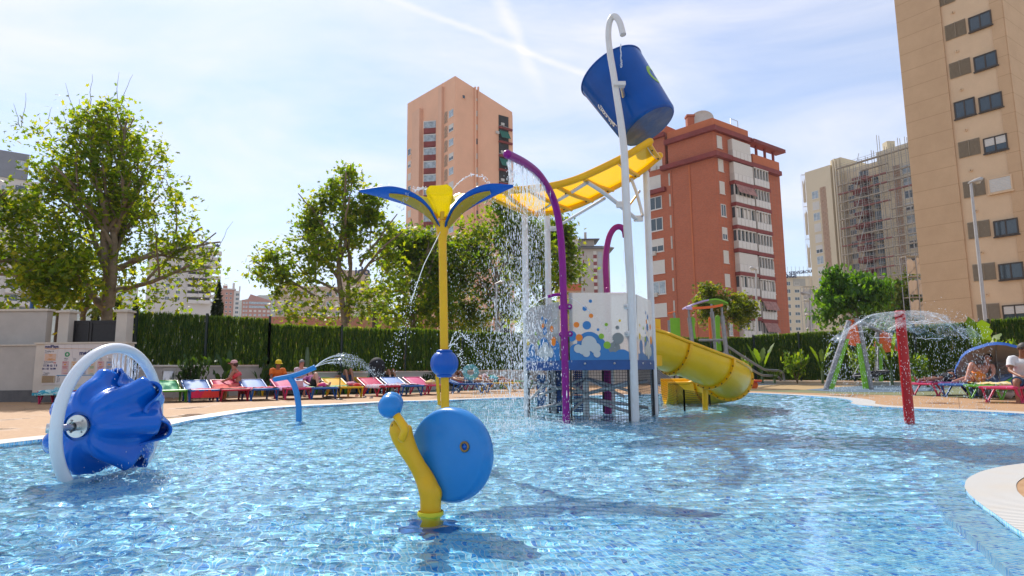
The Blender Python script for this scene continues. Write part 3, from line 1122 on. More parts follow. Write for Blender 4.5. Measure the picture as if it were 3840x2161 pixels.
class Face:
 def __init__(self, o, e):
  self.o = V(o[0], o[1], 0)
  d = V(e[0], e[1], 0) - self.o
  self.len = d.length
  self.u = d.normalized()
  n = V(self.u.y, -self.u.x, 0)
  if n.dot(EYE - self.o) < 0:
   n = -n
  self.n = n
  self.flip = (self.u.cross(-n)).z < 0

 def at(self, sx, sy):
  d = ray(sx, sy)
  t = self.n.dot(V(self.o.x, self.o.y, 0) - V(0, 0, 0)) / self.n.dot(V(d.x, d.y, 0))
  p = EYE + d * t
  return (V(p.x, p.y, 0) - self.o).dot(self.u), p.z

 def mat4(self, s, z, off=0.0):
  p = self.o + self.u * s + self.n * off
  y = -self.n
  return Matrix(((self.u.x, y.x, 0, p.x), (self.u.y, y.y, 0, p.y), (0, 0, 1, z), (0, 0, 0, 1)))

_cache = {}

def shared(key, fn, m):
 if key not in _cache:
  _cache[key] = fn().mesh(key[0], m)
 return _cache[key]

def put(name, me, face, s, z, parent, off=0.0, local_parent=None):
 o = bpy.data.objects.new(name, me)
 COL.objects.link(o)
 if local_parent is not None:
  o.parent = local_parent
 else:
  o.parent = parent
  o.matrix_parent_inverse = parent.matrix_basis.inverted()
  o.matrix_basis = face.mat4(s, z, off)
 return o

def window(parent, face, s, z, w, h, style="slide", frame=None, fm=None):
 fm = fm or M_WFRAME
 w, h = round(w, 1), round(h, 1)
 t = 0.09

 def fr():
  b = MB()
  b.boxx(-w / 2, -w / 2 + t, -0.07, 0.03, -h / 2, h / 2).boxx(w / 2 - t, w / 2, -0.07, 0.03, -h / 2, h / 2)
  b.boxx(-w / 2 + t, w / 2 - t, -0.071, 0.03, h / 2 - t, h / 2).boxx(-w / 2 + t, w / 2 - t, -0.071, 0.03, -h / 2, -h / 2 + t)
  if style in ("slide", "half", "light"):
   b.boxx(-t / 2, t / 2, -0.06, 0.03, -h / 2 + t, h / 2 - t)
  b.boxx(-w / 2 - .06, w / 2 + .06, -0.12, 0.02, -h / 2 - .09, -h / 2 - .001)
  return b
 o = put("window", shared(("window", w, h, style, fm.name), fr, fm), face, s, z, parent)

 def pane():
  return MB().boxx(-w / 2 + t, w / 2 - t, -0.03, 0.02, -h / 2 + t, h / 2 - t)
 put("pane", shared(("pane", w, h, style), pane, M_GLASS_L if style == "light" else M_GLASS_D), face, 0, 0, parent, local_parent=o)
 if style in ("shutter", "half"):
  k = -h / 2 + t if style == "shutter" else -0.05 * h

  def sh():
   b = MB()
   n = max(3, int((h / 2 - k) / 0.12))
   for i in range(n):
    z0 = k + (h / 2 - t - k) * i / n
    z1 = k + (h / 2 - t - k) * (i + 1) / n
    b.add([(-w / 2 + t, -0.035, z0), (w / 2 - t, -0.035, z0), (w / 2 - t, -0.055, (z0 + z1) / 2), (-w / 2 + t, -0.055, (z0 + z1) / 2),
      (-w / 2 + t, -0.035, z1), (w / 2 - t, -0.035, z1)], [(0, 1, 2, 3), (3, 2, 5, 4)])
   return b
  put("shutter", shared(("shutter", w, h, style), sh, M_SHUT), face, 0, 0, parent, local_parent=o)
 return o

def ac_unit(parent, face, s, z):
 def f():
  b = MB().boxx(-.42, .42, -.35, -.02, -.3, .3)
  b.lathe([(.22, 0), (.22, .02), (.19, .02)], 12, (-.12, -.352, 0), (0, -1, 0))
  return b
 return put("air_conditioner", shared(("air_conditioner",), f, M_AC), face, s, z, parent)

def mass(parent, pts, z0, tops, m, name="wall"):
 n = len(pts)
 b = MB()
 lo = [V(p[0], p[1], z0) for p in pts]
 hi = [V(p[0], p[1], t) for p, t in zip(pts, tops)]
 b.add(lo + hi, [(i, (i + 1) % n, n + (i + 1) % n, n + i) for i in range(n)])
 b.add(hi, [tuple(range(n))] if len(set(tops)) == 1 else [(0, i, i + 1) for i in range(1, n - 1)])
 return b.build(name, m, parent)

def slab(parent, face, s0, s1, z0, z1, out, m, name, inn=0.05):
 b = MB()
 b.obox(face.o, face.u, face.n, s0, s1, -inn, out, z0, z1)
 return b.build(name, m, parent)

def lattice(parent, face, s, z, w, h, m):
 w, h = round(w, 1), round(h, 1)

 def f():
  b = MB()
  nx, nz = 3, max(3, int(h / w * 3))
  cw, ch = w / nx, h / nz
  b.boxx(-w / 2, w / 2, -0.01, 0.02, -h / 2, h / 2)
  for i in range(nx):
   for j in range(nz):
    if (i + j) % 2 == 0:
     b.boxx(-w / 2 + i * cw, -w / 2 + (i + 1) * cw, -0.10, -0.011, -h / 2 + j * ch, -h / 2 + (j + 1) * ch)
  return b
 return put("lattice_panel", shared(("lattice", w, h, m.name), f, m), face, s, z, parent)

# ---- peach tower -------------------------------------------------------------
def zp(x, y):
 return 1450 + x / 1.933, 250 + y / 1.933

M_PEACH = mat("peach_render", (0.74, 0.42, 0.27), 0.85, var=0.05, vscale=0.25, dirt=(0.58, 0.34, 0.22), dscale=0.12, damt=0.35, bump=0.2, bscale=4)
M_PEACH2 = mat("peach_render_pale", (0.68, 0.40, 0.27), 0.85, var=0.06, vscale=0.25)
M_LATT = mat("pierced_block", (0.40, 0.27, 0.19), 0.9)
c0 = P(1707, 285, 130); c1 = P(1921, 421, 138.5); c2 = P(1527, 476, 148)
t = empty("apartment_tower", (c0.x, c0.y, GROUND_Z), "tall peach apartment tower with slanted roof and dark red bay windows", "building")
FR, FL = Face((c0.x, c0.y), (c1.x, c1.y)), Face((c0.x, c0.y), (c2.x, c2.y))
bk = (c1.x + c2.x - c0.x, c1.y + c2.y - c0.y)
# right wing full height, left face in three stepped tops
mass(t, [(c0.x, c0.y), (c1.x, c1.y), bk, (c2.x, c2.y)], GROUND_Z, [c0.z, c1.z, c1.z - 3, c2.z + 6], M_PEACH)
s_l, z_l = FL.at(*zp(148, 437))
for xa_, xb_, out in ((208, 262, 0.9), (390, 414, 0.6)):
 sa, za = FL.at(*zp(xa_, 365)); sb_, _ = FL.at(*zp(xb_, 365))
 zt = FL.at(*zp(xa_, 345 if xa_ < 300 else 165))[1]
 slab(t, FL, sb_, sa, GROUND_Z, zt, out, M_PEACH2, "pilaster")
for xs in (639, 662):
 sa, _ = FR.at(*zp(xs, 400))
 slab(t, FR, sa - .15, sa + .15, GROUND_Z, FR.at(*zp(xs, 150))[1], 0.35, M_PEACH, "pilaster")
for y in (220, 240, 340, 440, 543, 650, 752, 860, 962, 1065, 1165):
 if y == 220:
  window(t, FR, *FR.at(*zp(558, 220)), 0.8, 0.9, "plain", fm=M_PEACH); continue
 s, z = FR.at(*zp(651, y))
 window(t, FR, s, z, 0.9, 1.5 if y > 300 else 0.8, "plain" if y % 2 else "shutter", fm=M_PEACH)
s0, _ = FR.at(*zp(812, 500)); s1, _ = FR.at(*zp(882, 500))
slab(t, FR, s0, s1, GROUND_Z + 6, FR.at(*zp(840, 358))[1], 0.12, M_DARK, "loggia_dark_slab")  # dark slab on the flat wall, painted as the loggia's shade
for k in range(9):
 y = 405 + k * 100.5
 s, z = FR.at(*zp(847, y))
 wdt = (s1 - s0) * 0.92
 if k in (1, 3, 6):
  sl, zl = FR.at(*zp(850, y + 10))
  b = MB()
  a0 = FR.o + FR.u * (s0 + .1) + FR.n * 0.13; a1 = FR.o + FR.u * (s1 - .1) + FR.n * 0.13
  d = FR.n * 1.1
  b.add([(a0.x, a0.y, zl + 1.5), (a1.x, a1.y, zl + 1.5), (a1.x + d.x, a1.y + d.y, zl - .5), (a0.x + d.x, a0.y + d.y, zl - .5)], [(0, 1, 2, 3)])
  b.build("awning", M_AWN, t)
 else:
  window(t, FR, s, z + .2, wdt, 2.3, "light")
  if k % 2 == 0:
   ac_unit(t, FR, s - .4, z - .6)
 slab(t, FR, s0 - .05, s1 + .9, z - 1.75, z - 1.30, 0.5, M_REDTRIM, "balcony_slab")
slab(t, FR, s1 + .3, FR.len + .05, GROUND_Z, FR.at(*zp(900, 352))[1], .05, M_PEACH, "wall_return")
ac_unit(t, FR, FR.at(*zp(800, 480))[0], FR.at(*zp(800, 480))[1])
for y in range(9):
 yy = 340 + 104.5 * y
 s, z = FL.at(*zp(468, yy))
 window(t, FL, s, z, 1.9, 1.6, ("light", "half", "light", "half", "light", "shutter")[y % 6])
 s, z = FL.at(*zp(430, yy + 30))
 lattice(t, FL, s, z, 1.3, 2.6, M_LATT)
for k in range(9):
 yy = 410 + 97.0 * k
 sa, za = FL.at(*zp(357, yy + 12)); sb_, _ = FL.at(*zp(285, yy))
 o, u, n = FL.o, FL.u, FL.n
 b = MB()

 def q(s, out, z):
  p = o + u * s + n * out
  return V(p.x, p.y, z)
 zc = za
 tri = [(sa, 0.02), ((sa * .55 + sb_ * .45), 2.0), (sb_, 0.02)]
 b.add([q(s_, w_, zc - 1.95) for s_, w_ in tri] + [q(s_, w_, zc - .65) for s_, w_ in tri], [(0, 1, 4, 3), (1, 2, 5, 4), (0, 2, 1), (3, 4, 5)])
 bay = b.build("bay_window", M_REDTRIM, t)
 g = MB()
 g.add([q(s_, w_ * .95 + .01, zc - .648) for s_, w_ in tri] + [q(s_, w_ * .95 + .01, zc + .85) for s_, w_ in tri], [(0, 1, 4, 3), (1, 2, 5, 4)])
 g.build("glazing", M_GLASS_L, bay)
 fr_ = MB()
 for s_, w_ in tri[1:2]:
  fr_.tube([q(s_, w_ * .97 + .02, zc - .65), q(s_, w_ * .97 + .02, zc + .85)], 0.08, 4)
 fr_.add([q(s_, w_ * 1.02 + .02, zc + .852) for s_, w_ in tri] + [q(s_, w_ * 1.02 + .02, zc + 1.05) for s_, w_ in tri], [(0, 1, 4, 3), (1, 2, 5, 4), (3, 4, 5), (0, 2, 1)])
 fr_.build("frame", M_WFRAME, bay)
for k in range(8):
 s, z = FL.at(*zp(165, 620 + 89.5 * k))
 window(t, FL, s, z, 1.5, 1.6, ("plain", "half", "shutter")[k % 3])
 s, z = FL.at(*zp(190, 630 + 89.5 * k))
 lattice(t, FL, s, z, 1.4, 2.4, M_LATT)
for px, py in ((245, 335), (411, 148)):
 s, z = FL.at(*zp(px, py + 30))
 p = FL.o + FL.u * s - FL.n * 1.5
 MB().boxx(p.x - .7, p.x + .7, p.y - .7, p.y + .7, z - 3, z + 1.4).lathe([(.6, z + 1.41), (.6, z + 2.2), (.3, z + 2.4)], 10, (p.x, p.y, 0)).build("chimney", M_PEACH2, t)

# ---- brick block -------------------------------------------------------------
def zb(x, y):
 return 2350 + x / 1.611, 400 + y / 1.611

def brick_nodes(N, L, b):
 geo = N.new("ShaderNodeNewGeometry")
 sp = N.new("ShaderNodeSeparateXYZ"); L.new(geo.outputs["Position"], sp.inputs[0])
 ad = N.new("ShaderNodeMath"); ad.operation = 'SUBTRACT'
 L.new(sp.outputs["X"], ad.inputs[0]); L.new(sp.outputs["Y"], ad.inputs[1])
 cb_ = N.new("ShaderNodeCombineXYZ"); L.new(ad.outputs[0], cb_.inputs["X"]); L.new(sp.outputs["Z"], cb_.inputs["Y"])
 br = N.new("ShaderNodeTexBrick")
 br.inputs["Scale"].default_value = 1; br.inputs["Brick Width"].default_value = 0.34; br.inputs["Row Height"].default_value = 0.085
 br.inputs["Mortar Size"].default_value = 0.012
 br.inputs["Color1"].default_value = (0.47, 0.108, 0.040, 1); br.inputs["Color2"].default_value = (0.37, 0.082, 0.033, 1)
 br.inputs["Mortar"].default_value = (0.30, 0.16, 0.11, 1)
 L.new(cb_.outputs[0], br.inputs[0])
 nz = N.new("ShaderNodeTexNoise"); nz.inputs["Scale"].default_value = 0.35; nz.inputs["Detail"].default_value = 8; nz.inputs["Roughness"].default_value = .7
 L.new(geo.outputs["Position"], nz.inputs["Vector"])
 r = N.new("ShaderNodeMapRange"); r.inputs["To Min"].default_value = 0.82; r.inputs["To Max"].default_value = 1.18
 L.new(nz.outputs["Fac"], r.inputs["Value"])
 m = N.new("ShaderNodeMixRGB"); m.blend_type = 'MULTIPLY'; m.inputs["Fac"].default_value = 1
 L.new(br.outputs[0], m.inputs["Color1"]); L.new(r.outputs[0], m.inputs["Color2"])
 L.new(m.outputs[0], b.inputs["Base Color"])
 b.inputs["Roughness"].default_value = 0.85

M_BRICK = surf_mat("red_brick", brick_nodes)
M_ORANGE = mat("terracotta_render", (0.46, 0.135, 0.055), 0.8, var=0.1, vscale=0.5)
k0 = P(2682, 640, 82); k1 = P(2922, 640, 91.5); k2 = P(2428, 640, 90)
t = empty("brick_block", (k0.x, k0.y, GROUND_Z), "red brick apartment block with white glazed galleries and satellite dish", "building")
BR, BL = Face((k0.x, k0.y), (k1.x, k1.y)), Face((k0.x, k0.y), (k2.x, k2.y))
zc2 = BL.at(*zb(520, 285))[1]
zpar = BL.at(*zb(516, 68))[1]
zpar0 = BL.at(*zb(516, 135))[1]
bk = (k1.x + k2.x - k0.x, k1.y + k2.y - k0.y)
mass(t, [(k0.x, k0.y), (k1.x, k1.y), bk, (k2.x, k2.y)], GROUND_Z, [zc2] * 4, M_BRICK)
sL = BL.at(*zb(250, 300))[0]; sR = BR.at(*zb(735, 200))[0]

def fpt(F, s, out=0.0):
 p = F.o + F.u * s + F.n * out
 return (p.x, p.y)

def ring(name, A, B, s_a, s_b, z0, z1, out, m):
 slab(t, A, -out, s_a, z0, z1, out, m, name)
 slab(t, B, 0.002, s_b, z0 + .003, z1 - .003, out, m, name)

inner = [(k0.x, k0.y), fpt(BR, sR), None, fpt(BL, sL)]
inner[2] = (inner[1][0] + inner[3][0] - inner[0][0], inner[1][1] + inner[3][1] - inner[0][1])
mass(t, inner, zc2 + .01, [zpar0] * 4, M_BRICK, "upper_storey")
mass(t, inner, zpar0 + .3, [zpar] * 4, M_ORANGE, "parapet")
ring("cornice", BL, BR, sL + .3, sR + .2, zpar0 - .35, zpar0 + .35, 0.55, M_REDTRIM)
ring("cornice", BL, BR, sL + 1.0, BR.at(*zb(912, 440))[0], zc2 - .55, zc2 + .1, 0.75, M_REDTRIM)
slab(t, BL, sL + .5, BL.len + .2, zc2 - 3.6, zc2 - 3.0, 0.6, M_REDTRIM, "cornice")
slab(t, BL, sL + .5, BL.len + .1, zc2 + .1, zc2 + 5.6, 0.02, M_BRICK, "wing_wall", inn=4)
slab(t, BL, sL + .3, BL.len + .4, zc2 + 4.6, zc2 + 5.2, 0.5, M_REDTRIM, "cornice")
slab(t, BL, sL + .4, BL.len + .2, zc2 + 5.2, zc2 + 6.4, 0.15, M_ORANGE, "parapet", inn=4)
slab(t, BR, sR + .1, BR.at(*zb(910, 440))[0], zc2 + .1, zc2 + 1.55, 0.45, M_ORANGE, "terrace_parapet")
for k in range(3):   # terrace pergola
 s = sR + 1.5 + k * 2.2
 slab(t, BR, s, s + .35, zc2 + 1.56, zc2 + 3.1, 0.2, M_REDTRIM, "pergola_post")
slab(t, BR, sR - .2, BR.len + .4, zc2 + 3.1, zc2 + 3.6, 1.0, M_REDTRIM, "pergola_beam", inn=0.6)
# brick pilaster strips
for x in (378, 265):
 s, _ = BL.at(*zb(x + 20, 700))
 slab(t, BL, s, s + .22, GROUND_Z, zc2 - .6, 0.10, M_ORANGE if x == 378 else M_BRICK, "pilaster")
for k, y in enumerate((460, 585, 713, 840, 970, 1095, 1230)):
 s, z = BL.at(*zb(168 + k * 6, y))
 window(t, BL, s, z, 2.2, 1.9, ("shutter", "slide", "slide", "half", "shutter", "light", "shutter")[k])
 s, z = BL.at(*zb(262 + k * 5, y - 20))
 slab(t, BL, s, s + .25, z - .9, z + .9, 0.03, M_RENDER2, "vent_slot")
 if k in (0, 3, 5):
  ac_unit(t, BL, BL.len - .6, z - 1.2)
ac_unit(t, BL, *BL.at(*zb(170, 375)))
window(t, BL, *BL.at(*zb(180, 340)), 2.0, 1.9, "shutter")
for k, y in enumerate((215, 355, 490, 628, 768, 908, 1050, 1190, 1345)):
 s, z = BR.at(*zb(559 + k * 8.2, y))
 window(t, BR, s, z, 1.1, 1.7, ("shutter", "shutter", "shutter", "slide", "half", "shutter", "shutter", "shutter", "light")[k])
for k, y in enumerate((470, 592, 715, 843, 970, 1098, 1228, 1355)):
 s, z = BR.at(*zb(843 + k * 8.2, y))
 window(t, BR, s, z, 1.15, 1.7, ("half", "shutter", "half", "half", "shutter", "half", "half", "shutter")[k])

M_PANEL = mat("gallery_panel", (0.50, 0.48, 0.45), 0.5, var=0.06)
M_STRIPE = mat("striped_awning", (0.32, 0.17, 0.15), 0.8, var=0.4, vscale=2.5)

def gallery(F, xa, xb, y, style, top=False):
 s0, z0 = F.at(*zb(xa, y)); s1, z1 = F.at(*zb(xb, y))
 zc = (z0 + z1) / 2
 w = s1 - s0
 g = slab(t, F, s0, s1, zc - 1.35, zc - .25, 0.72, M_PANEL, "gallery")
 n = 5
 for i in range(n):
  a = s0 + w * i / n
  slab(g, F, a + .04, a + w / n - .04, zc - 1.28, zc - .33, 0.755, M_WFRAME, "panel", inn=-.722)
 if style == "closed":
  slab(g, F, s0 + .03, s1 - .03, zc - .248, zc + 1.3, 0.70, M_SHUT, "shutter")
 else:
  slab(g, F, s0 + .03, s1 - .03, zc - .248, zc + 1.22, 0.45, M_GLASS_D, "glazing")
  for i in range(n + 1):
   a = s0 + w * i / n
   slab(g, F, max(a - .07, s0 + .04), min(a + .07, s1 - .04), zc - .246, zc + 1.22, 0.68, M_WFRAME, "mullion", inn=-.452)
  if style == "curtain":
   for i in (0, 2, 3):
    a = s0 + w * i / n
    slab(g, F, a + .1, a + w / n - .1, zc - .2, zc + 1.1, 0.50, M_SHUT, "curtain", inn=-.455)
  slab(g, F, s0 + .02, s1 - .02, zc + 1.224, zc + 1.38, 0.72, M_WFRAME, "head_rail")
  if style == "awning":
   b = MB()
   a0 = F.o + F.u * (s0 + .1) + F.n * .74; a1 = F.o + F.u * (s1 - .1) + F.n * .74; d = F.n * .6
   b.add([(a0.x, a0.y, zc + 1.3), (a1.x, a1.y, zc + 1.3), (a1.x + d.x, a1.y + d.y, zc - .1), (a0.x + d.x, a0.y + d.y, zc - .1)], [(0, 1, 2, 3)])
   b.build("awning", M_STRIPE, g)
 slab(g, F, s0 - .15, s1 + .15, zc - 1.85, zc - 1.36, 0.80, M_REDTRIM, "slab")

gallery(BR, 612, 722, 275, "closed")
for k, (y, sa_, sb2) in enumerate(((412, "closed", "plain"), (540, "awning", "plain"), (675, "curtain", "curtain"), (812, "plain", "plain"),
         (950, "closed", "plain"), (1087, "curtain", "curtain"), (1212, "closed", "awning"), (1345, "curtain", "awning"))):
 gallery(BR, 622 + k * 8.3, 736 + k * 7.6, y, sa_)
 gallery(BR, 745 + k * 7.8, 832 + k * 7.6, y + 28 - k * 1.5, sb2)
# roof furniture
s, z = BL.at(*zb(390, 120))
p = BL.o + BL.u * s - BL.n * 3
b = MB().lathe([(1.65 * math.sin(a), .55 * (1 - math.cos(a))) for a in [i * 0.2 for i in range(8)]], 20, (p.x, p.y, zpar + 1.3), V(-.3, -1, .35))
dish = b.build("satellite_dish", mat("dish_grey", (0.50, 0.48, 0.44), 0.5, var=.1), t)
MB().cyl((p.x, p.y + .3, zpar - .2), (p.x, p.y + .3, zpar + 1.5), .12, 8).build("mast", M_STEEL, dish)
s, z = BL.at(*zb(338, 120))
p = BL.o + BL.u * s - BL.n * 2
MB().boxx(p.x - .5, p.x + .5, p.y - .5, p.y + .5, zpar - .1, zpar + 2.0).boxx(p.x - .6, p.x + .6, p.y - .6, p.y + .6, zpar + 2.01, zpar + 2.3).build("chimney", M_BRICK, t)
b = MB()
sa, za = BR.at(*zb(668, 135)); sb_, zb_ = BR.at(*zb(712, 160))
pa = BR.o + BR.u * sa - BR.n; pb = BR.o + BR.u * sb_ - BR.n
b.tube([(pa.x, pa.y, zpar - .1), (pa.x, pa.y, zpar + 1.6), (pb.x, pb.y, zpar + 1.6), (pb.x, pb.y, zpar - .1)], .05, 5)
b.build("roof_rail", M_STEEL, t)

# ---- scaffolded tower --------------------------------------------------------
def zs(x, y):
 return 2900 + x / 1.707, 450 + y / 1.707

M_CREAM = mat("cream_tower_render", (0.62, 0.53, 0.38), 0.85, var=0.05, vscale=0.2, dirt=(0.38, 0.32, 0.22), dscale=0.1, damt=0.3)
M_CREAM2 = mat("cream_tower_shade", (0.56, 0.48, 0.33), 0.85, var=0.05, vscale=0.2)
e0 = P(3036, 900, 173); e1 = P(3440, 900, 148)
t = empty("cream_tower", (e0.x, e0.y, GROUND_Z), "tall cream apartment tower wrapped in scaffolding behind the round tree", "building")
SF = Face((e0.x, e0.y), (e1.x, e1.y))
bn = SF.n
zt0 = SF.at(*zs(290, 310))[1]; zt1 = SF.at(*zs(780, 172))[1]
sA = SF.at(*zs(385, 600))[0]; sB = SF.at(*zs(445, 600))[0]; sC = SF.at(*zs(692, 600))[0]
slab(t, SF, 0, sA, GROUND_Z, zt0, 0, M_CREAM, "wall", inn=16)
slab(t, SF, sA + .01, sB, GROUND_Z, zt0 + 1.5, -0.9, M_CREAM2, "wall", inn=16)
slab(t, SF, sB + .01, sC, GROUND_Z, zt1 - 1.5, -2.4, M_CREAM, "recessed_wall", inn=16)
slab(t, SF, sC + .01, SF.len + 6, GROUND_Z, zt1, 0, M_CREAM, "wall", inn=16)
for x in (395, 410, 428):
 s, _ = SF.at(*zs(x + 8, 600))
 slab(t, SF, s - .18, s + .18, GROUND_Z, zt0 + 1, -.4, M_CREAM, "pilaster")
for k in range(12):
 y = 480 + 69.5 * k
 window(t, SF, *SF.at(*zs(268 + 5.6 * k, y)), 2.0, 2.2, ("light", "shutter", "light", "shutter", "shutter", "half")[k % 6])
 lattice(t, SF, *SF.at(*zs(318 + 5.6 * k, y - 10)), 1.8, 3.6, M_LATT)
 yr = 315 + 80 * k
 window(t, SF, *SF.at(*zs(852 + 8 * k, yr)), 2.2, 2.0, ("light", "light", "slide", "half")[k % 4])
 lattice(t, SF, *SF.at(*zs(788 + 6 * k, yr + 15)), 1.7, 3.0, M_LATT)
 yb = 390 + 72.5 * k
 sa, za = SF.at(*zs(506 + 6 * k, yb)); sb_, zb_ = SF.at(*zs(590 + 5.5 * k, yb))
 slab(t, SF, sa, sb_, za - .9, za + .5, 0.3, M_REDTRIM, "balcony_front", inn=2.6)
 window(t, SF, (sa + sb_) / 2, za + 1.8, 2.6, 1.7, "slide").location += SF.n * -2.35
 sa, za = SF.at(*zs(462 + 5 * k, yb + 40))
 w_ = window(t, SF, sa, za, 1.8, 1.8, "slide"); w_.location += SF.n * -2.35
 sa, za = SF.at(*zs(655 + 5.5 * k, yb));
 slab(t, SF, sa - .8, sa + .8, za - 1.1, za + 1.0, -2.3, M_GLASS_D, "loggia_dark_slab")
for px, py in ((370, 262), (708, 150)):
 s, z = SF.at(*zs(px, py))
 p = SF.o + SF.u * s - SF.n * 2
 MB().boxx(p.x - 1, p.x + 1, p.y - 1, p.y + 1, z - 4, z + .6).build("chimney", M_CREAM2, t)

# its scaffolding
sc = empty("scaffolding", (e1.x, e1.y, GROUND_Z), "grey tube scaffolding with plank decks in front of the cream tower", "scaffolding")
M_SCAF = mat("scaffold_tube", (0.30, 0.27, 0.24), .6, var=.2)
M_PLANK = mat("scaffold_plank", (0.34, 0.29, 0.23), 0.7, var=0.2)
M_PLANKR = mat("scaffold_plank_red", (0.24, 0.09, 0.08), 0.7, var=0.2)
s_a, s_b = SF.at(*zs(448, 600))[0], SF.len + 2
for i in range(13):
 s = s_a + (s_b - s_a) * i / 12
 zt = zt1 + (.6 if i > 6 else -1.5) + (2.5 if i in (6, 7) else 0) + random.uniform(-1, .8)
 for out in (1.0, 2.0):
  p = SF.o + SF.u * s + SF.n * out
  MB().tube([(p.x, p.y, GROUND_Z), (p.x, p.y, zt)], 0.075, 5).build("standard", M_SCAF, sc)
for k in range(27):
 z = zt1 - 1.8 - k * 2.35
 n = 3
 for j in range(n):
  a = s_a + (s_b - s_a) * j / n
  c = s_a + (s_b - s_a) * (j + 1) / n
  if random.random() < 0.12:
   continue
  slab(sc, SF, a + .1, c - .1, z, z + .26, 1.95, M_PLANKR if random.random() < .16 else M_PLANK, "plank_deck", inn=-1.05)
 for dz in (0.55, 1.1):
  p0 = SF.o + SF.u * s_a + SF.n * 2.03; p1 = SF.o + SF.u * s_b + SF.n * 2.03
  MB().tube([(p0.x, p0.y, z + dz), (p1.x, p1.y, z + dz)], 0.04, 4).build("guard_rail", M_SCAF, sc)
for k in range(12):
 s = s_a + (s_b - s_a) * (3.2 / 12)
 z = zt1 - 4 - k * 4.7
 p0 = SF.o + SF.u * s + SF.n * 2.2; p1 = SF.o + SF.u * (s + 1.6) + SF.n * 2.2
 MB().tube([(p0.x, p0.y, z), (p1.x, p1.y, z + 4.5)], 0.09, 4).build("ladder", M_STEEL, sc)

M_NET = mat("scaffold_sheet", (0.50, 0.46, 0.42), 0.8, var=0.08, vscale=0.8)

def sheeted(label, px0, px1, py0, Y, ext=0):
 a, c = P(px0, py0, Y), P(px1, py0, Y)
 t2 = empty("sheeted_scaffold", ((a.x + c.x) / 2, Y, GROUND_Z), label, "scaffolding", "scaffolds hung with pale sheeting")
 w = c.x - a.x
 for q in (a.x, (a.x + c.x) / 2, c.x):
  for y in (Y, Y + w * .5):
   MB().tube([(q, y, GROUND_Z), (q, y, a.z)], w * .022, 5).build("standard", M_STEEL, t2)
 lv = 6
 H = a.z - GROUND_Z
 for k in range(lv + 1):
  z = GROUND_Z + H * k / lv
  MB().boxx(a.x, c.x, Y + w * .04, Y + w * .48, z - w * .02, z + w * .01).build("plank_deck", M_PLANK, t2)
  if k < lv:
   z2 = GROUND_Z + H * (k + 1) / lv
   MB().tube([(a.x, Y, z), (c.x, Y, z2)], w * .014, 4).build("brace", M_STEEL, t2)
   bb = MB()
   r = random.Random(k + int(px0))
   top, bot = [], []
   for i in range(9):
    x = a.x + w * (.02 + .66 * i / 8)
    bot.append(V(x, Y + w * (.02 + .03 * math.sin(i * 2.1 + k)), z + H * .02))
    top.append(V(x, Y + w * (.02 + .03 * math.sin(i * 1.7 + k)), z2 - H * (.012 + .04 * r.random())))
   bb.loft([bot, top], closed=False)
   bb.build("sheet", M_NET, t2)
 return t2

sheeted("pale sheeted scaffold at the foot of the tan tower", 3396, 3470, 960, 62)
sheeted("slim sheeted scaffold tower beside the cream hotel with the roof sign", 3012, 3062, 1075, 168)
sheeted("narrow scaffold strip up the left edge of the cream tower", 3006, 3022, 655, 176)

# ---- tan tower at the right --------------------------------------------------
def zt_(x, y):
 return 3300 + x / 2.072, y / 2.072

def tan_nodes(N, L, b):
 geo = N.new("ShaderNodeNewGeometry")
 sp = N.new("ShaderNodeSeparateXYZ"); L.new(geo.outputs["Position"], sp.inputs[0])
 nz = N.new("ShaderNodeTexNoise"); nz.inputs["Scale"].default_value = 0.4; nz.inputs["Detail"].default_value = 9; nz.inputs["Roughness"].default_value = .7
 L.new(geo.outputs["Position"], nz.inputs["Vector"])
 c = N.new("ShaderNodeValToRGB")
 c.color_ramp.elements[0].position = .3; c.color_ramp.elements[0].color = (0.51, 0.335, 0.195, 1)
 c.color_ramp.elements[1].position = .7; c.color_ramp.elements[1].color = (0.60, 0.405, 0.24, 1)
 L.new(nz.outputs["Fac"], c.inputs[0])
 d = N.new("ShaderNodeMath"); d.operation = 'DIVIDE'; L.new(sp.outputs["Z"], d.inputs[0]); d.inputs[1].default_value = 1.5
 f = N.new("ShaderNodeMath"); f.operation = 'FRACT'; L.new(d.outputs[0], f.inputs[0])
 g = N.new("ShaderNodeMath"); g.operation = 'LESS_THAN'; L.new(f.outputs[0], g.inputs[0]); g.inputs[1].default_value = 0.028
 m = N.new("ShaderNodeMixRGB"); m.inputs["Color2"].default_value = (0.43, 0.27, 0.145, 1)
 L.new(g.outputs[0], m.inputs["Fac"]); L.new(c.outputs[0], m.inputs["Color1"]); L.new(m.outputs[0], b.inputs["Base Color"])
 b.inputs["Roughness"].default_value = 0.9
 nb = N.new("ShaderNodeTexNoise"); nb.inputs["Scale"].default_value = 22; nb.inputs["Detail"].default_value = 6
 L.new(geo.outputs["Position"], nb.inputs["Vector"])
 bm_ = N.new("ShaderNodeBump"); bm_.inputs["Strength"].default_value = 0.5; bm_.inputs["Distance"].default_value = 0.03
 L.new(nb.outputs["Fac"], bm_.inputs["Height"]); L.new(bm_.outputs[0], b.inputs["Normal"])

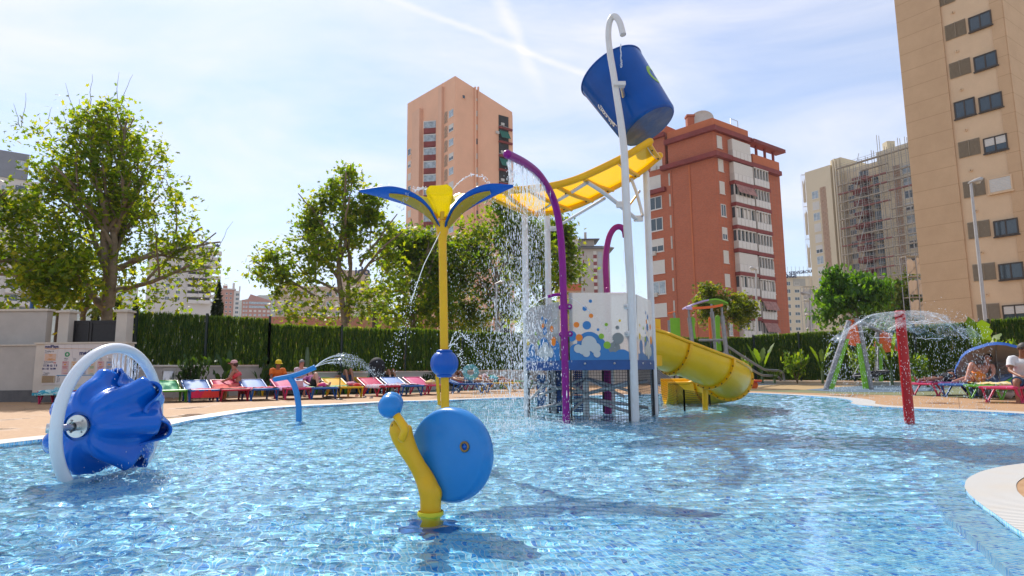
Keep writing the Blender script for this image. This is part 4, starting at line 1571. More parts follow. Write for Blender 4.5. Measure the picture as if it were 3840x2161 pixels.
M_TAN = surf_mat("tan_stucco", tan_nodes)
M_TAN2 = mat("tan_stucco_light", (0.66, 0.475, 0.305), 0.9, var=0.06, vscale=0.6, bump=0.4, bscale=18)
_t0, _t1 = P(3355, 0, 50.4), P(3757, 20, 44.5)
TF = Face((_t0.x, _t0.y), (_t1.x, _t1.y))
t = empty("tan_tower", (32, 48, GROUND_Z), "tan stucco apartment tower with slatted vents and dark windows", "building")
TOP = 46.0
sP = TF.at(*zt_(535, 700))[0]
slab(t, TF, 0, sP, GROUND_Z, TOP, 0.10, M_TAN, "wall", inn=14)
slab(t, TF, sP + .005, TF.len + .02, GROUND_Z, TOP, -0.06, M_TAN2, "recessed_wall", inn=13)
sQ = TF.at(*zt_(902, 500))[0]
slab(t, TF, sQ, TF.len, GROUND_Z, TOP, 0.02, M_TAN, "wall", inn=-0.055 + .115)
TS = Face((_t1.x + .03, 44.45), (_t1.x + .03 + 8 * .835, 44.45 + 8 * .55))
slab(t, TS, 0.04, 9, GROUND_Z, TOP, 0.0, M_TAN, "side_wall", inn=.3)
M_LOUV = mat("louvre_slat", (0.30, 0.235, 0.16), 0.6, var=0.1)
_lw = TF.at(*zt_(675, 700))[0] - TF.at(*zt_(510, 700))[0]

def louvre(face, s, z, w, h):
 def f():
  b = MB()
  b.boxx(-w / 2, w / 2, 0.0, 0.03, -h / 2, h / 2)
  n = 15
  for i in range(n):
   z0 = -h / 2 + h * i / n
   b.add([(-w / 2, 0.0, z0 + h / n * .2), (w / 2, 0.0, z0 + h / n * .2), (w / 2, -.06, z0 + h / n * .05), (-w / 2, -.06, z0 + h / n * .05),
     (-w / 2, -.03, z0 + h / n * .62), (w / 2, -.03, z0 + h / n * .62), (w / 2, -.0, z0 + h / n * .7), (-w / 2, -.0, z0 + h / n * .7)],
     [(3, 2, 5, 4), (4, 5, 6, 7), (0, 1, 2, 3)])
  b.boxx(-.02, .02, -.07, 0.0, -h / 2, h / 2)
  return b
 o = put("louvre", shared(("louvre", round(w, 2), round(h, 2)), f, M_LOUV), face, s, z, t, off=-.03)
 tag(o, kind="stuff")
 return o

lou = [(500, -20, 1), (585, 232, 1), (620, 530, 1), (658, 842, 0), (692, 1150, 1), (730, 1463, 1), (767, 1783, 1), (808, 2113, 1), (842, 2428, 1)]
for x, y, k in lou:
 s, z = TF.at(*zt_(x, y))
 if k:
  louvre(TF, s, z, _lw * 1.0, 1.30)
 else:
  w_ = window(t, TF, s, z, _lw, 1.4, "slide", fm=M_BFRAME); w_.location += TF.n * -.03
for i, (x, y, st) in enumerate(((740, -150, "slide"), (778, 167, "slide"), (820, 477, "slide"), (860, 795, "slide"), (898, 1118, "half"), (935, 1433, "shutter"), (980, 1768, "slide"), (1020, 2107, "slide"), (1052, 2432, "half"))):
 s, z = TF.at(*zt_(x, y))
 w_ = window(t, TF, s, z, 1.5, 1.2, st, fm=M_BFRAME if st != "shutter" else M_TAN2); w_.location += TF.n * .01
for x, y in ((565, 97), (597, 398), (632, 697), (668, 1010), (706, 1325), (748, 1640), (790, 1962), (832, 2290)):
 s, z = TF.at(*zt_(x, y))
 p = TF.o + TF.u * s - TF.n * .06
 MB().lathe([(.05, 0), (.05, .12), (.11, .12), (.11, 0)], 10, (p.x, p.y, z), TF.n).build("vent_pipe", M_TAN2, t)

# ---- cream hotel with roof lettering ------------------------------------------
M_SIGN = mat("sign_navy", (0.02, 0.03, 0.09), 0.5)

def block(name, label, px0, px1, pyt, Y, depth, m, cat="building", yaw=0.0, group=None):
 a, c = P(px0, pyt, Y), P(px1, pyt, Y)
 if yaw is None:
  yaw = -math.atan(((px0 + px1) / 2 - 1920) / FPX)
 dv = V(math.cos(yaw), math.sin(yaw), 0)
 f = Face((a.x, a.y), (a.x + dv.x, a.y + dv.y))
 f.len = f.at(px1, pyt)[0]
 t_ = empty(name, ((a.x + c.x) / 2, Y, GROUND_Z), label, cat, group)
 slab(t_, f, 0, f.len, GROUND_Z, a.z, 0.0, m, "wall", inn=depth)
 return t_, f, a.z

M_HOTEL = mat("hotel_cream", (0.56, 0.48, 0.36), 0.85, var=0.05, vscale=0.1)
t, f, zt = block("hotel", "small cream hotel with blue letters on its roof beyond the brick block", 2925, 3050, 1043, 250, 20, M_HOTEL)
for k in range(8):
 for x, w_, h_, st in ((2936 + k * .9, 2.0, 1.9, "plain"), (2956 + k * .9, 1.6, 1.6, "slide"), (2988 + k * .9, 2.0, 1.3, "slide")):
  window(t, f, *f.at(x, 1064 + k * 28.3), w_, h_, st)
 s, z = f.at(2931 + k * .9, 1062 + k * 28.3)
 slab(t, f, s - 1.2, s + .6, z - 1.6, z - .7, .5, M_GLASS_L, "balcony_front")
slab(t, f, f.len * .38, f.len * .75, zt - 3.4, zt - .4, .06, mat("hotel_grey", (.36, .34, .3), .8), "panel")
slab(t, f, -.2, f.len + .2, zt + .01, zt + .6, .3, M_HOTEL, "parapet", inn=20)
o0 = P(2886, 1030, 249); o1 = P(2886, 1050, 249)
wd = P(3037, 1030, 249).x - P(2893, 1030, 249).x
text_mesh("roof_lettering", "HOTEL SERVIGROUP", 1.75, M_SIGN, P(2904, 1036, 249), V(1, 0.0, .085), V(-.085, 0, 1), t, .12, bold=.04)
text_mesh("roof_lettering", "ORANGE", 2.0, M_SIGN, P(2913, 1058, 248.8) + V(0, 0, 1.3), V(1, 0, .07), V(-.07, 0, 1), t, .12, bold=.06)
for i in range(9):
 p = P(2910 + i * 15, 1040, 249.6)
 MB().tube([(p.x, p.y, zt), (p.x, p.y, zt + 4.6)], .07, 4).build("sign_strut", M_STEEL, t)

# ---- grey tower behind the tree ------------------------------------------------
M_GCONC = mat("pale_concrete", (0.40, 0.36, 0.32), 0.85, var=0.08, vscale=0.15, dirt=(.3, .26, .22), dscale=.1)
M_ROOFG = mat("slate_eaves", (0.12, 0.105, 0.10), 0.7, var=.2)
t, f, zt = block("grey_tower", "grey concrete apartment tower with overhanging slate eaves between the purple pipes", 2176, 2285, 935, 260, 18, M_GCONC)
slab(t, f, -8.2, -1.0, GROUND_Z, zt + 5.5, 0.4, mat("pale_shaft", (.52, .47, .42), .85, var=.05), "stair_shaft", inn=10)
slab(t, f, -3.2, f.len * .5, zt + .8, zt + 4.2, -2.0, M_GCONC, "penthouse", inn=10)
for z0, z1, o1_, o2_ in ((zt, zt + 1.0, 1.6, 0), (zt + 4.2, zt + 5.2, .6, 0)):
 b = MB()
 e = 1.8 if z0 == zt else .6
 b.obox(f.o, f.u, f.n, -e, f.len * (1 if z0 == zt else .62) + e, -12, e, z0, z0 + .25)
 b.build("eaves", M_ROOFG, t)
 b = MB()
 pp = [f.o + f.u * s + f.n * q for s, q in ((-e, e), (f.len + e, e), (f.len - 1, -2), (1, -2))]
 if z0 == zt:
  b.add([(pp[0].x, pp[0].y, z0 + .26), (pp[1].x, pp[1].y, z0 + .26), (pp[2].x, pp[2].y, z0 + 1.8), (pp[3].x, pp[3].y, z0 + 1.8)], [(0, 1, 2, 3)])
  b.build("roof_slope", M_ROOFG, t)
for k in range(10):
 z = zt - 2.6 - k * 2.95
 s_ = f.len
 slab(t, f, s_ * .44, s_ * .56, z - 1.4, z + .2, .12, M_REDTRIM, "spandrel")
 window(t, f, s_ * .50, z + 1.0, 1.3, 1.5, "shutter")
 slab(t, f, s_ * .60, s_ * .74, z - 1.2, z + 1.4, .10, M_STEEL, "louvre_panel")
 window(t, f, s_ * .88, z + .5, 2.0, 1.6, ("light", "slide", "half")[k % 3])
 slab(t, f, s_ * .78, s_ * .98, z - 1.5, z - .5, .5, M_GCONC, "balcony_front")
 slab(t, f, s_ * .08, s_ * .12, z - .4, z + .9, .06, M_REDTRIM, "slot_window")
for s in (-6.5, -4, 2.5):
 p = f.o + f.u * s - f.n * 2
 MB().boxx(p.x - .5, p.x + .5, p.y - .5, p.y + .5, zt + 3, zt + 7.6).build("chimney", M_GCONC, t)

# ---- left: white tower, balcony hotel, pink blocks, distant white block ---------
M_WHITE = mat("white_facade", (0.56, 0.52, 0.49), 0.8, var=0.04, vscale=0.2)
M_GREYTOP = mat("grey_cladding", (0.19, 0.20, 0.23), 0.7, var=0.1, vscale=0.4)
M_BALC = mat("balcony_white", (0.60, 0.56, 0.53), 0.8, var=0.05)
t, f, zt = block("white_tower", "white balconied hotel tower with grey top floor behind the left plane tree", -160, 168, 640, 140, 20, M_WHITE, yaw=None)
slab(t, f, f.len * .02, f.len * .80, zt + .02, zt + 6.5, 0.3, M_GREYTOP, "penthouse", inn=14)
for k in range(11):
 z = zt - 2.0 - k * 2.95
 for j, (a, c) in enumerate(((.66, .82), (.84, .98))):
  b = slab(t, f, f.len * a, f.len * c, z - 2.2, z - 1.1, 1.3 - .4 * j, M_BALC, "balcony_front")
  slab(t, f, f.len * a + .1, f.len * c - .1, z - 1.05, z + .5, .05, M_GLASS_D, "balcony_door")
 for a in (.15, .35, .55):
  window(t, f, f.len * a, z - .6, 1.6, 1.5, "light")
window(t, f, f.len * .71, zt + 3.5, 1.6, 2.2, "light").location += f.n * .3

t, f, zt = block("balcony_hotel", "grey hotel with stepped rounded balconies and script letters on the roof", 560, 802, 905, 260, 22, M_WHITE, yaw=None)
for k in range(9):
 z = zt - 3.6 - k * 2.78
 for j, (a, c, out) in enumerate(((.62, .80, 1.6), (.80, .985, 2.4))):
  slab(t, f, f.len * a + .02, f.len * c, z, z + 1.5, out, M_BALC, "balcony_front")
  slab(t, f, f.len * a + .1, f.len * c - .1, z + 1.52, z + 2.7, .1, M_DARK, "balcony_shade_slab")  # dark slab painted as the shade above each balcony front
 b = MB()
 e = f.o + f.u * f.len
 pts = [e, e + f.u * 3.4 + f.n * .4, e + f.u * 3.6 - f.n * 2, e - f.n * 4]
 b.prism([(p.x, p.y) for p in pts], (0, 0, 0), (1, 0, 0), (0, 1, 0), (0, 0, 1), z, z + 1.4)
 b.build("corner_balcony", M_BALC, t)
 for a in (.15, .32, .48):
  window(t, f, f.len * a, z + 1.9, 1.7, 1.5, "slide")
text_mesh("roof_lettering", "Primavera", 1.55, M_SIGN, P(741, 903, 255), V(1, -.05, -.30), V(.30, 0, 1), t, .1, bold=.03)
text_mesh("roof_lettering", "Loix", 1.7, M_SIGN, P(797, 922, 254), V(1, -.05, -.22), V(.22, 0, 1), t, .1, bold=.16)
for i in range(7):
 p = P(745 + i * 12, 915 + i * 3, 256)
 MB().tube([(p.x, p.y, p.z - 4), (p.x, p.y, p.z)], .06, 4).build("sign_strut", M_STEEL, t)

M_PINK = mat("pink_render", (0.40, 0.19, 0.14), 0.85, var=.06, vscale=.1)
t, f, zt = block("pink_block", "pink apartment block with pale framed roof terrace far behind the fence", 822, 878, 1085, 400, 16, M_PINK, yaw=None)
slab(t, f, f.len + .02, f.len + 3.6, GROUND_Z, zt - .5, -.3, M_WHITE, "wing_wall", inn=12)
slab(t, f, f.len + 2.9, f.len + 3.8, zt - .49, zt + 2.6, -.3, M_WHITE, "roof_frame", inn=.8)
slab(t, f, -1, f.len + 1.2, zt + .02, zt + .7, .5, M_WHITE, "roof_frame", inn=10)
slab(t, f, f.len * .25, f.len * .55, zt + .72, zt + 2.6, 0, M_PINK, "penthouse", inn=8)
slab(t, f, f.len * .88, f.len * 1.04, zt + .72, zt + 4.4, .2, M_WHITE, "roof_pier", inn=1)
for k in range(6):
 for a in (.52, .80):
  window(t, f, f.len * a, zt - 2.6 - k * 2.9, 1.2, 1.2, "plain")
 s = f.len + 2.1
 w_ = window(t, f, s, zt - 3 - k * 2.9, 2.0, 1.7, "slide"); w_.location += f.n * -.28
t, f, zt = block("pink_gabled_block", "faded pink apartment block with glazed top floors and low gable far behind the fence", 908, 1016, 1125, 450, 18, M_PINK, yaw=None)
b = MB()
pa = [f.o + f.u * s + f.n * q for s, q in ((f.len * .18, 0), (f.len * 1.0, 0), (f.len, -12), (f.len * .18, -12))]
rt = [f.o + f.u * f.len * .28 - f.n * 2, f.o + f.u * f.len * .28 - f.n * 10]
b.add([(p.x, p.y, zt + .02) for p in pa] + [(p.x, p.y, zt + 4.6) for p in rt], [(0, 1, 4), (1, 2, 5, 4), (2, 3, 5), (3, 0, 4, 5)])
b.build("roof", M_PINK, t)
for k in range(5):
 z = zt - 2 - k * 2.9
 if k < 2:
  slab(t, f, f.len * .24, f.len * .98, z - .8, z + .9, .15, M_GLASS_L, "glazed_gallery")
 else:
  for a in (.3, .46, .62, .78, .93):
   window(t, f, f.len * a, z, 1.7, 1.4, "light" if k == 3 else "shutter")
 for a in (.07, .16):
  window(t, f, f.len * a, z, 1.2, 1.3, "light")
t, f, zt = block("distant_white_block", "distant white tower block seen through the left plane tree", 436, 520, 1068, 340, 16, M_WHITE, yaw=None)
for k in range(8):
 for a in (.2, .5, .8):
  slab(t, f, f.len * a - 1.4, f.len * a + 1.4, zt - 3 - k * 2.9, zt - 1.6 - k * 2.9, .1, M_GLASS_L, "balcony_band")
M_BEIGE = mat("beige_block", (0.46, 0.36, 0.27), 0.85, var=.06, vscale=.1)
t, f, zt = block("beige_hotel", "beige hotel with roof letters glimpsed through the middle plane tree", 1035, 1460, 1070, 190, 24, M_BEIGE, yaw=None)
slab(t, f, f.len * .55, f.len * .82, zt + .02, zt + 5.5, -.5, M_BEIGE, "penthouse", inn=10)
text_mesh("roof_lettering", "ido", 3.6, M_SIGN, P(1330, 1032, 189), V(1, 0, 0), V(0, 0, 1), t, .1, bold=.1)
for k in range(4):
 for j in range(12):
  window(t, f, f.len * (.05 + j * .082), zt - 2.4 - k * 3.0, 1.7, 1.4, ("light", "shutter", "slide")[(j + k) % 3])
M_SALMON = mat("salmon_fascia", (0.50, 0.21, 0.15), 0.8, var=.08, vscale=.4)
t, f, zt = block("salmon_building", "low salmon coloured building with large pale letters above the green fence", 985, 1640, 1188, 52, 8, M_SALMON, yaw=0.18)
text_mesh("wall_lettering", "SHOWN", 1.05, mat("pale_letter", (.55, .36, .27), .8), P(1352, 1224, 52 + 1.6), V(1, .18, .0), V(0, 0, 1), t, .04, bold=.03, shear=.2)
t, f, zt = block("terracotta_house", "small terracotta topped house under the grey tower", 2100, 2178, 1066, 150, 10, mat("ochre_wall", (.48, .30, .18), .85, var=.06))
slab(t, f, -.1, f.len + .1, zt + .01, zt - 1.6, .15, M_ORANGE, "roof_band")
window(t, f, f.len * .85, zt - 2.8, 1.6, 1.2, "slide")

# ------------------------------------------------------------------ trees and plants
M_BARK = mat("plane_bark", (0.21, 0.155, 0.105), 0.9, var=0.35, vscale=3, bump=0.4, bscale=18, dirt=(0.36, 0.30, 0.22), dscale=2.2, damt=0.7)
M_BARK_D = mat("dark_bark", (0.09, 0.065, 0.045), 0.9, var=0.3, vscale=6)
M_LEAF = leaf_mat("plane_leaf", (0.050, 0.100, 0.010), (0.095, 0.155, 0.014), (0.19, 0.21, 0.022), 0.62)
M_LEAF2 = leaf_mat("plane_leaf_dense", (0.045, 0.095, 0.010), (0.080, 0.140, 0.013), (0.165, 0.19, 0.018), 0.60)
M_LEAF3 = leaf_mat("mulberry_leaf", (0.028, 0.085, 0.014), (0.050, 0.13, 0.018), (0.10, 0.20, 0.022), 0.45)
M_LEAF4 = leaf_mat("small_tree_leaf", (0.045, 0.085, 0.012), (0.085, 0.125, 0.016), (0.15, 0.17, 0.025), 0.5)
M_CYP = leaf_mat("cypress_leaf", (0.008, 0.022, 0.012), (0.014, 0.034, 0.016), (0.022, 0.045, 0.018), 0.15)

# a lobed leaf outline (plane tree), as a fan
_lobes = []
for i in range(10):
 a = math.pi / 2 + 2 * math.pi * i / 10
 r = 0.5 if i % 2 == 0 else 0.27
 if i == 5:
  r = 0.2
 _lobes.append((r * math.cos(a), r * math.sin(a)))
LEAF_STAR = np.array([(x, y, -0.12 * abs(x)) for x, y in _lobes])
LEAF_OVAL = np.array([(0, -.5, 0), (.24, -.2, -.05), (.26, .12, -.06), (0, .52, -.02), (-.26, .12, -.06), (-.24, -.2, -.05)])

def leaves_mesh(name, centers, sizes, shape, m, seed, droop=0.5):
 r = np.random.default_rng(seed)
 n = len(centers)
 k = len(shape)
 yaw = r.uniform(0, 2 * math.pi, n)
 tilt = r.normal(droop, 0.55, n)
 roll = r.normal(0, 0.6, n)
 cy, sy = np.cos(yaw), np.sin(yaw)
 ct, st = np.cos(tilt), np.sin(tilt)
 cr, sr = np.cos(roll), np.sin(roll)
 ex = np.stack([cy * cr, sy * cr, sr], 1)
 f = np.stack([-sy * ct, cy * ct, -st], 1)
 ey = f
 ez = np.cross(ex, ey)
 pts = (shape[None, :, 0:1] * ex[:, None, :] + shape[None, :, 1:2] * ey[:, None, :] + shape[None, :, 2:3] * ez[:, None, :]) * sizes[:, None, None]
 pts += centers[:, None, :]
 return np_mesh(name, pts.reshape(-1, 3), np.arange(n * k).reshape(n, k), m)

def grow(base, dirn, length, r0, depth, rnd, segs, tips, spread, up, minr=0.012, kids=(3, 4), shrink=0.68):
 pts, rs = [Vector(base)], [r0]
 d = Vector(dirn).normalized()
 n = max(3, int(length / 0.35))
 for i in range(n):
  d = (d + V(rnd.gauss(0, .10), rnd.gauss(0, .10), rnd.gauss(0, .05) + up * .05)).normalized()
  pts.append(pts[-1] + d * (length / n))
  rs.append(max(minr * .6, r0 * (1 - 0.62 * (i + 1) / n)))
 segs.append((pts, rs, depth))
 if depth == 0:
  for q in pts[1:]:
   tips.append(q)
  return
 if depth == 1:
  for q in pts[len(pts) // 2:]:
   tips.append(q)
 k = rnd.randint(*kids)
 for j in range(k):
  t = 0.35 + 0.65 * (j + rnd.random() * .6) / k
  i = min(n, max(1, int(t * n)))
  a, b = frame_of(d)
  w = rnd.uniform(0, 2 * math.pi)
  sp = rnd.uniform(spread * .7, spread * 1.25)
  nd = (d * math.cos(sp) + (a * math.cos(w) + b * math.sin(w)) * math.sin(sp) + V(0, 0, up)).normalized()
  grow(pts[i], nd, length * shrink * rnd.uniform(.75, 1.15), rs[i] * 0.68, depth - 1, rnd, segs, tips, spread, up, minr, kids, shrink)

def make_tree(label, base, trunk_pts, trunk_r, limbs, crown, nleaf, leaf, shape, m, seed, bark=None, name="plane_tree",
    group=None, cat="tree", depth=2, spread=.55, up=.12, kids=(3, 4), clump=0.45, droop=.5, bare=0, cull=None, minr=.012):
 rnd = random.Random(seed)
 r = np.random.default_rng(seed)
 t = empty(name, base, label, cat, group)
 segs, tips = [], []
 for q, d, ln, rr in limbs:
  grow(q, d, ln, rr, depth, rnd, segs, tips, spread, up, minr, kids)
 tr = MB()
 n = len(trunk_pts)
 tp = spline(trunk_pts, 5)
 tr.tube(tp, [trunk_r * (1.25 - .25 * min(1, i / 4)) * (1 - .45 * i / len(tp)) for i in range(len(tp))], 10)
 tr.build("trunk", bark or M_BARK, t)
 br = MB()
 for pts, rs, dp in segs:
  if crown is not None and dp < depth:
   k_in = 0
   for q_ in pts:
    if any(sum(((q_[a_] - c_[a_]) / r_[a_]) ** 2 for a_ in range(3)) < 1.05 for c_, r_ in crown):
     k_in += 1
    else:
     break
   if k_in < 2:
    continue
   pts, rs = pts[:k_in], rs[:k_in]
  br.tube(pts, rs, 6 if dp else 4, False)
 brn = br.build("branches", bark or M_BARK, t, fix=False)
 tag(brn, kind="stuff")
 tips = np.array([tuple(p) for p in tips])
 if crown is not None:
  keep = np.zeros(len(tips), bool)
  for c, rad_ in crown:
   keep |= (((tips - np.array(c)) / np.array(rad_)) ** 2).sum(1) < 1.15
  if keep.sum() > 10:
   tips = tips[keep]
 extra = []
 if crown is not None:
  tot = sum(q[1][0] * q[1][1] * q[1][2] for q in crown)
  for c, rad_ in crown:
   k = int(len(tips) * 0.25 * rad_[0] * rad_[1] * rad_[2] / tot) + 6
   v = r.normal(0, 1, (k, 3)); v /= np.linalg.norm(v, axis=1)[:, None]
   rr = r.uniform(0.5, 1.0, k) ** .6
   extra.append(np.array(c) + v * rr[:, None] * np.array(rad_))
 cl = np.concatenate([tips] + extra) if extra else tips
 idx = r.integers(0, len(cl), nleaf)
 wgt = r.uniform(.4, 1.3, len(cl))
 cen = cl[idx] + r.normal(0, 1, (nleaf, 3)) * (clump * wgt[idx])[:, None] * np.array((1, 1, .8))
 if cull:
  cen = cen[cull(cen)]
 sz = leaf * r.uniform(.45, 1.35, len(cen))
 cr = link("crown", leaves_mesh("crown", cen, sz, shape, m, seed + 1, droop), t)
 tag(cr, kind="stuff")
 if bare:
  bb = MB()
  for _ in range(bare):
   c, rad_ = crown[rnd.randrange(len(crown))]
   a = rnd.uniform(-.9, .9)
   p0 = Vector(c) + V(rad_[0] * a, rnd.uniform(-.3, .3) * rad_[1], rad_[2] * math.sqrt(max(0, 1 - a * a)) * .9)
   d = V(a * .5 + rnd.gauss(0, .15), 0, 1).normalized()
   ln = rnd.uniform(.7, 1.8)
   pp = [p0 + d * (ln * i / 5) + V(rnd.gauss(0, .03), 0, rnd.gauss(0, .03)) for i in range(6)]
   bb.tube(pp, [.016 - .0022 * i for i in range(6)], 4, False)
  tag(bb.build("bare_twigs", M_BARK_D, t, fix=False), kind="stuff")
 return t

def PX(px, py, Y):
 return P(px, py, Y)

def blobs(lst, Y, rz=1.0, dy=.75):
 out = []
 for px, py, rx, ry in lst:
  c = P(px, py, Y)
  k = Y / FPX
  out.append(((c.x, c.y, c.z), (rx * k, max(rx, ry) * k * dy, ry * k)))
 return out

# big plane tree behind the gate
Yt = 24.0
b0 = V(P(402, 1190, Yt).x, Yt, GROUND_Z)
fork = P(402, 1140, Yt)
tr = [b0, V(b0.x + .02, Yt, 1.2), P(402, 1165, Yt), fork]
limbs = [(P(405, 1165, Yt), P(300, 1080, Yt) - P(405, 1165, Yt), 3.3, .17), (P(402, 1150, Yt), V(-.05, .1, 1), 4.2, .24), (P(408, 1150, Yt), V(.16, -.1, 1), 4.0, .2),
   (P(395, 1000, Yt), V(-.55, .2, .8), 3.4, .13), (P(398, 940, Yt), V(.5, -.3, .8), 3.2, .12), (P(440, 1010, Yt), V(.75, .2, .45), 3.6, .12),
   (P(395, 860, Yt), V(-.1, -.1, 1), 3.8, .13), (P(300, 1080, Yt), V(-.8, -.1, .55), 3.4, .12), (P(390, 860, Yt), V(-.7, .1, .75), 3.6, .1),
   (P(400, 800, Yt), V(.45, .1, .9), 3.4, .1), (P(430, 1090, Yt), V(.9, -.1, .25), 3.4, .11), (P(395, 760, Yt), V(.05, .1, 1), 3.6, .09),
   (P(480, 980, Yt), V(.9, .2, .35), 3.4, .09), (P(396, 880, Yt), V(-.2, -.6, .8), 3.0, .1), (P(420, 900, Yt), V(.2, .7, .7), 3.0, .1)]
make_tree("large airy plane tree behind the black gate", b0, tr, .26, limbs,
   blobs([(395, 560, 150, 190), (300, 700, 170, 180), (520, 720, 180, 190), (400, 850, 260, 200), (640, 880, 170, 170), (240, 930, 170, 150),
     (430, 1040, 300, 110), (690, 1040, 120, 130), (560, 1110, 200, 70), (190, 800, 120, 110), (110, 500, 90, 25)], Yt),
   12500, .21, LEAF_STAR, M_LEAF, 3, bare=34, clump=.34, kids=(3, 5), depth=2, spread=.62)
# second plane, reaching in at the left edge
Yt = 22.0
b0 = V(P(-330, 1190, Yt).x, Yt, GROUND_Z)
make_tree("spreading plane tree whose boughs reach over the tall rendered wall", b0, [b0, P(-330, 1200, Yt), P(-320, 1080, Yt)], .24,
   [(P(-320, 1080, Yt), V(.9, 0, .45), 3.2, .16), (P(-322, 1080, Yt), V(.2, .2, 1), 3.2, .18), (P(-120, 990, Yt), V(.9, .1, .2), 3.0, .1), (P(-200, 950, Yt), V(.6, -.1, .7), 3.0, .1),
   (P(-60, 980, Yt), V(.8, .2, .1), 2.6, .08), (P(-120, 1020, Yt), V(.8, .0, -.1), 2.6, .08)],
   blobs([(30, 890, 130, 110), (130, 980, 170, 110), (60, 1090, 190, 110), (220, 1050, 130, 110), (-150, 900, 250, 250), (-250, 800, 200, 200)], Yt),
   6800, .23, LEAF_STAR, M_LEAF, 17, clump=.36, bare=0)
# middle plane, two stems
Yt = 36.0
b0 = V(P(1305, 1215, Yt).x, Yt, GROUND_Z)
make_tree("two stemmed plane tree beyond the fence above the blue spout", b0, [b0, V(b0.x - .1, Yt, 2.5), P(1285, 1150, Yt), P(1270, 1030, Yt), P(1275, 930, Yt)], .2,
   [(P(1300, 1210, Yt), V(.25, .1, 1), 6.0, .15), (P(1272, 1050, Yt), V(-.6, .1, .8), 4.5, .1), (P(1275, 960, Yt), V(0, 0, 1), 5.0, .12), (P(1270, 980, Yt), V(.5, -.2, .85), 4.2, .1),
   (P(1280, 1100, Yt), V(-.85, .2, .4), 5.0, .1), (P(1330, 1060, Yt), V(.6, .2, .8), 4.2, .1), (P(1275, 900, Yt), V(.1, .1, 1), 4.5, .08), (P(1260, 930, Yt), V(-.5, -.2, .8), 4.0, .08),
   (P(1180, 1110, Yt), V(-.8, 0, .5), 4.0, .08), (P(1350, 1000, Yt), V(.5, 0, .9), 3.8, .08)],
   blobs([(1290, 720, 55, 80), (1240, 830, 115, 100), (1370, 860, 100, 110), (1180, 960, 130, 110), (1310, 990, 160, 130), (1440, 1130, 110, 90), (1180, 1170, 190, 60), (1060, 1010, 105, 70), (1120, 1100, 130, 110),
     (1260, 1140, 180, 80), (1420, 1060, 110, 140), (1010, 1020, 55, 45), (1390, 760, 50, 60)], Yt),
   10000, .29, LEAF_STAR, M_LEAF, 29, clump=.42, bare=5)
# dense mass behind flower fountain and tower
for lab, px, Yt, bl, nl, sd in (
  ("dense plane tree beyond the fence left of the yellow flower pole", 1545, 41, [(1540, 950, 90, 100), (1480, 1060, 110, 120), (1590, 1080, 120, 140), (1540, 1170, 170, 80), (1640, 1160, 110, 90)], 8200, 41),
  ("tall dense plane tree beyond the fence behind the falling spray", 1860, 43, [(1880, 830, 90, 80), (1810, 930, 140, 120), (1930, 960, 130, 140), (1760, 1080, 140, 140), (1900, 1110, 170, 140), (1830, 1190, 200, 70)], 12500, 43),
  ("broad plane tree beyond the fence directly behind the yellow flower pole", 1690, 45, [(1690, 1000, 120, 120), (1640, 1090, 120, 120), (1730, 1120, 140, 120), (1680, 1190, 170, 60)], 8800, 45),
  ("plane tree beyond the fence reaching past the tower's purple pipe", 2040, 47, [(2040, 930, 90, 120), (2090, 1010, 75, 70), (2020, 1080, 110, 150), (2060, 1180, 120, 80), (2130, 1000, 45, 45)], 7000, 47)):
 b0 = V(P(px, 1215, Yt).x, Yt, GROUND_Z)
 cz = P(px, 1000, Yt)
 make_tree(lab, b0, [b0, V(b0.x + .1, Yt, 2.5), P(px, 1100, Yt), cz], .22,
    [(P(px, 1150, Yt), V(-.6, 0, .8), 4.5, .12), (P(px, 1130, Yt), V(.6, .1, .8), 4.5, .12), (P(px, 1060, Yt), V(.1, .1, 1), 5, .12), (P(px, 1040, Yt), V(-.4, .3, .9), 4.5, .1),
    (P(px, 1040, Yt), V(.5, -.3, .8), 4.5, .1)], blobs(bl, Yt), nl, .33, LEAF_STAR, M_LEAF2, sd, group=None, clump=.55)
# low foliage behind the fence
for lab, px, Yt, bl, nl, sd in (
  ("small leafy tree beyond the fence under the large plane tree", 310, 27, [(345, 1150, 60, 60), (420, 1170, 60, 50)], 900, 51),
  ("yellow green tree beside the sheeted scaffold", 3400, 66, [(3370, 1110, 55, 60), (3440, 1080, 40, 90), (3330, 1160, 70, 50), (3420, 1180, 60, 60)], 3600, 53)):
 b0 = V(P(px, 1215, Yt).x, Yt, GROUND_Z)
 make_tree(lab, b0, [b0, P(px, 1230, Yt), P(px, 1160, Yt)], .14, [(P(px, 1200, Yt), V(-.4, 0, 1), 2.5, .08), (P(px, 1190, Yt), V(.4, 0, 1), 2.5, .08)],
    blobs(bl, Yt), nl, .30 if Yt < 40 else .4, LEAF_STAR, M_LEAF4, sd, name="small_tree", depth=1, clump=.5)
# young tree in front of the brick block
Yt = 45.0
b0 = V(P(2735, 1260, Yt).x, Yt, GROUND_Z)
make_tree("young bright green tree in front of the brick block", b0, [b0, P(2730, 1240, Yt), P(2720, 1190, Yt)], .1,
   [(P(2725, 1240, Yt), V(-.5, 0, .9), 2.4, .07), (P(2720, 1210, Yt), V(.5, .1, .8), 2.4, .07), (P(2715, 1190, Yt), V(-.15, .1, 1), 2.4, .07), (P(2740, 1200, Yt), V(.9, 0, .5), 2.0, .05)],
   blobs([(2665, 1110, 55, 45), (2650, 1150, 60, 50), (2700, 1170, 60, 50), (2760, 1150, 65, 50), (2800, 1170, 45, 35), (2770, 1200, 50, 30), (2640, 1190, 45, 25)], Yt),
   5200, .25, LEAF_STAR, M_LEAF4, 61, name="young_tree", depth=1, clump=.3)
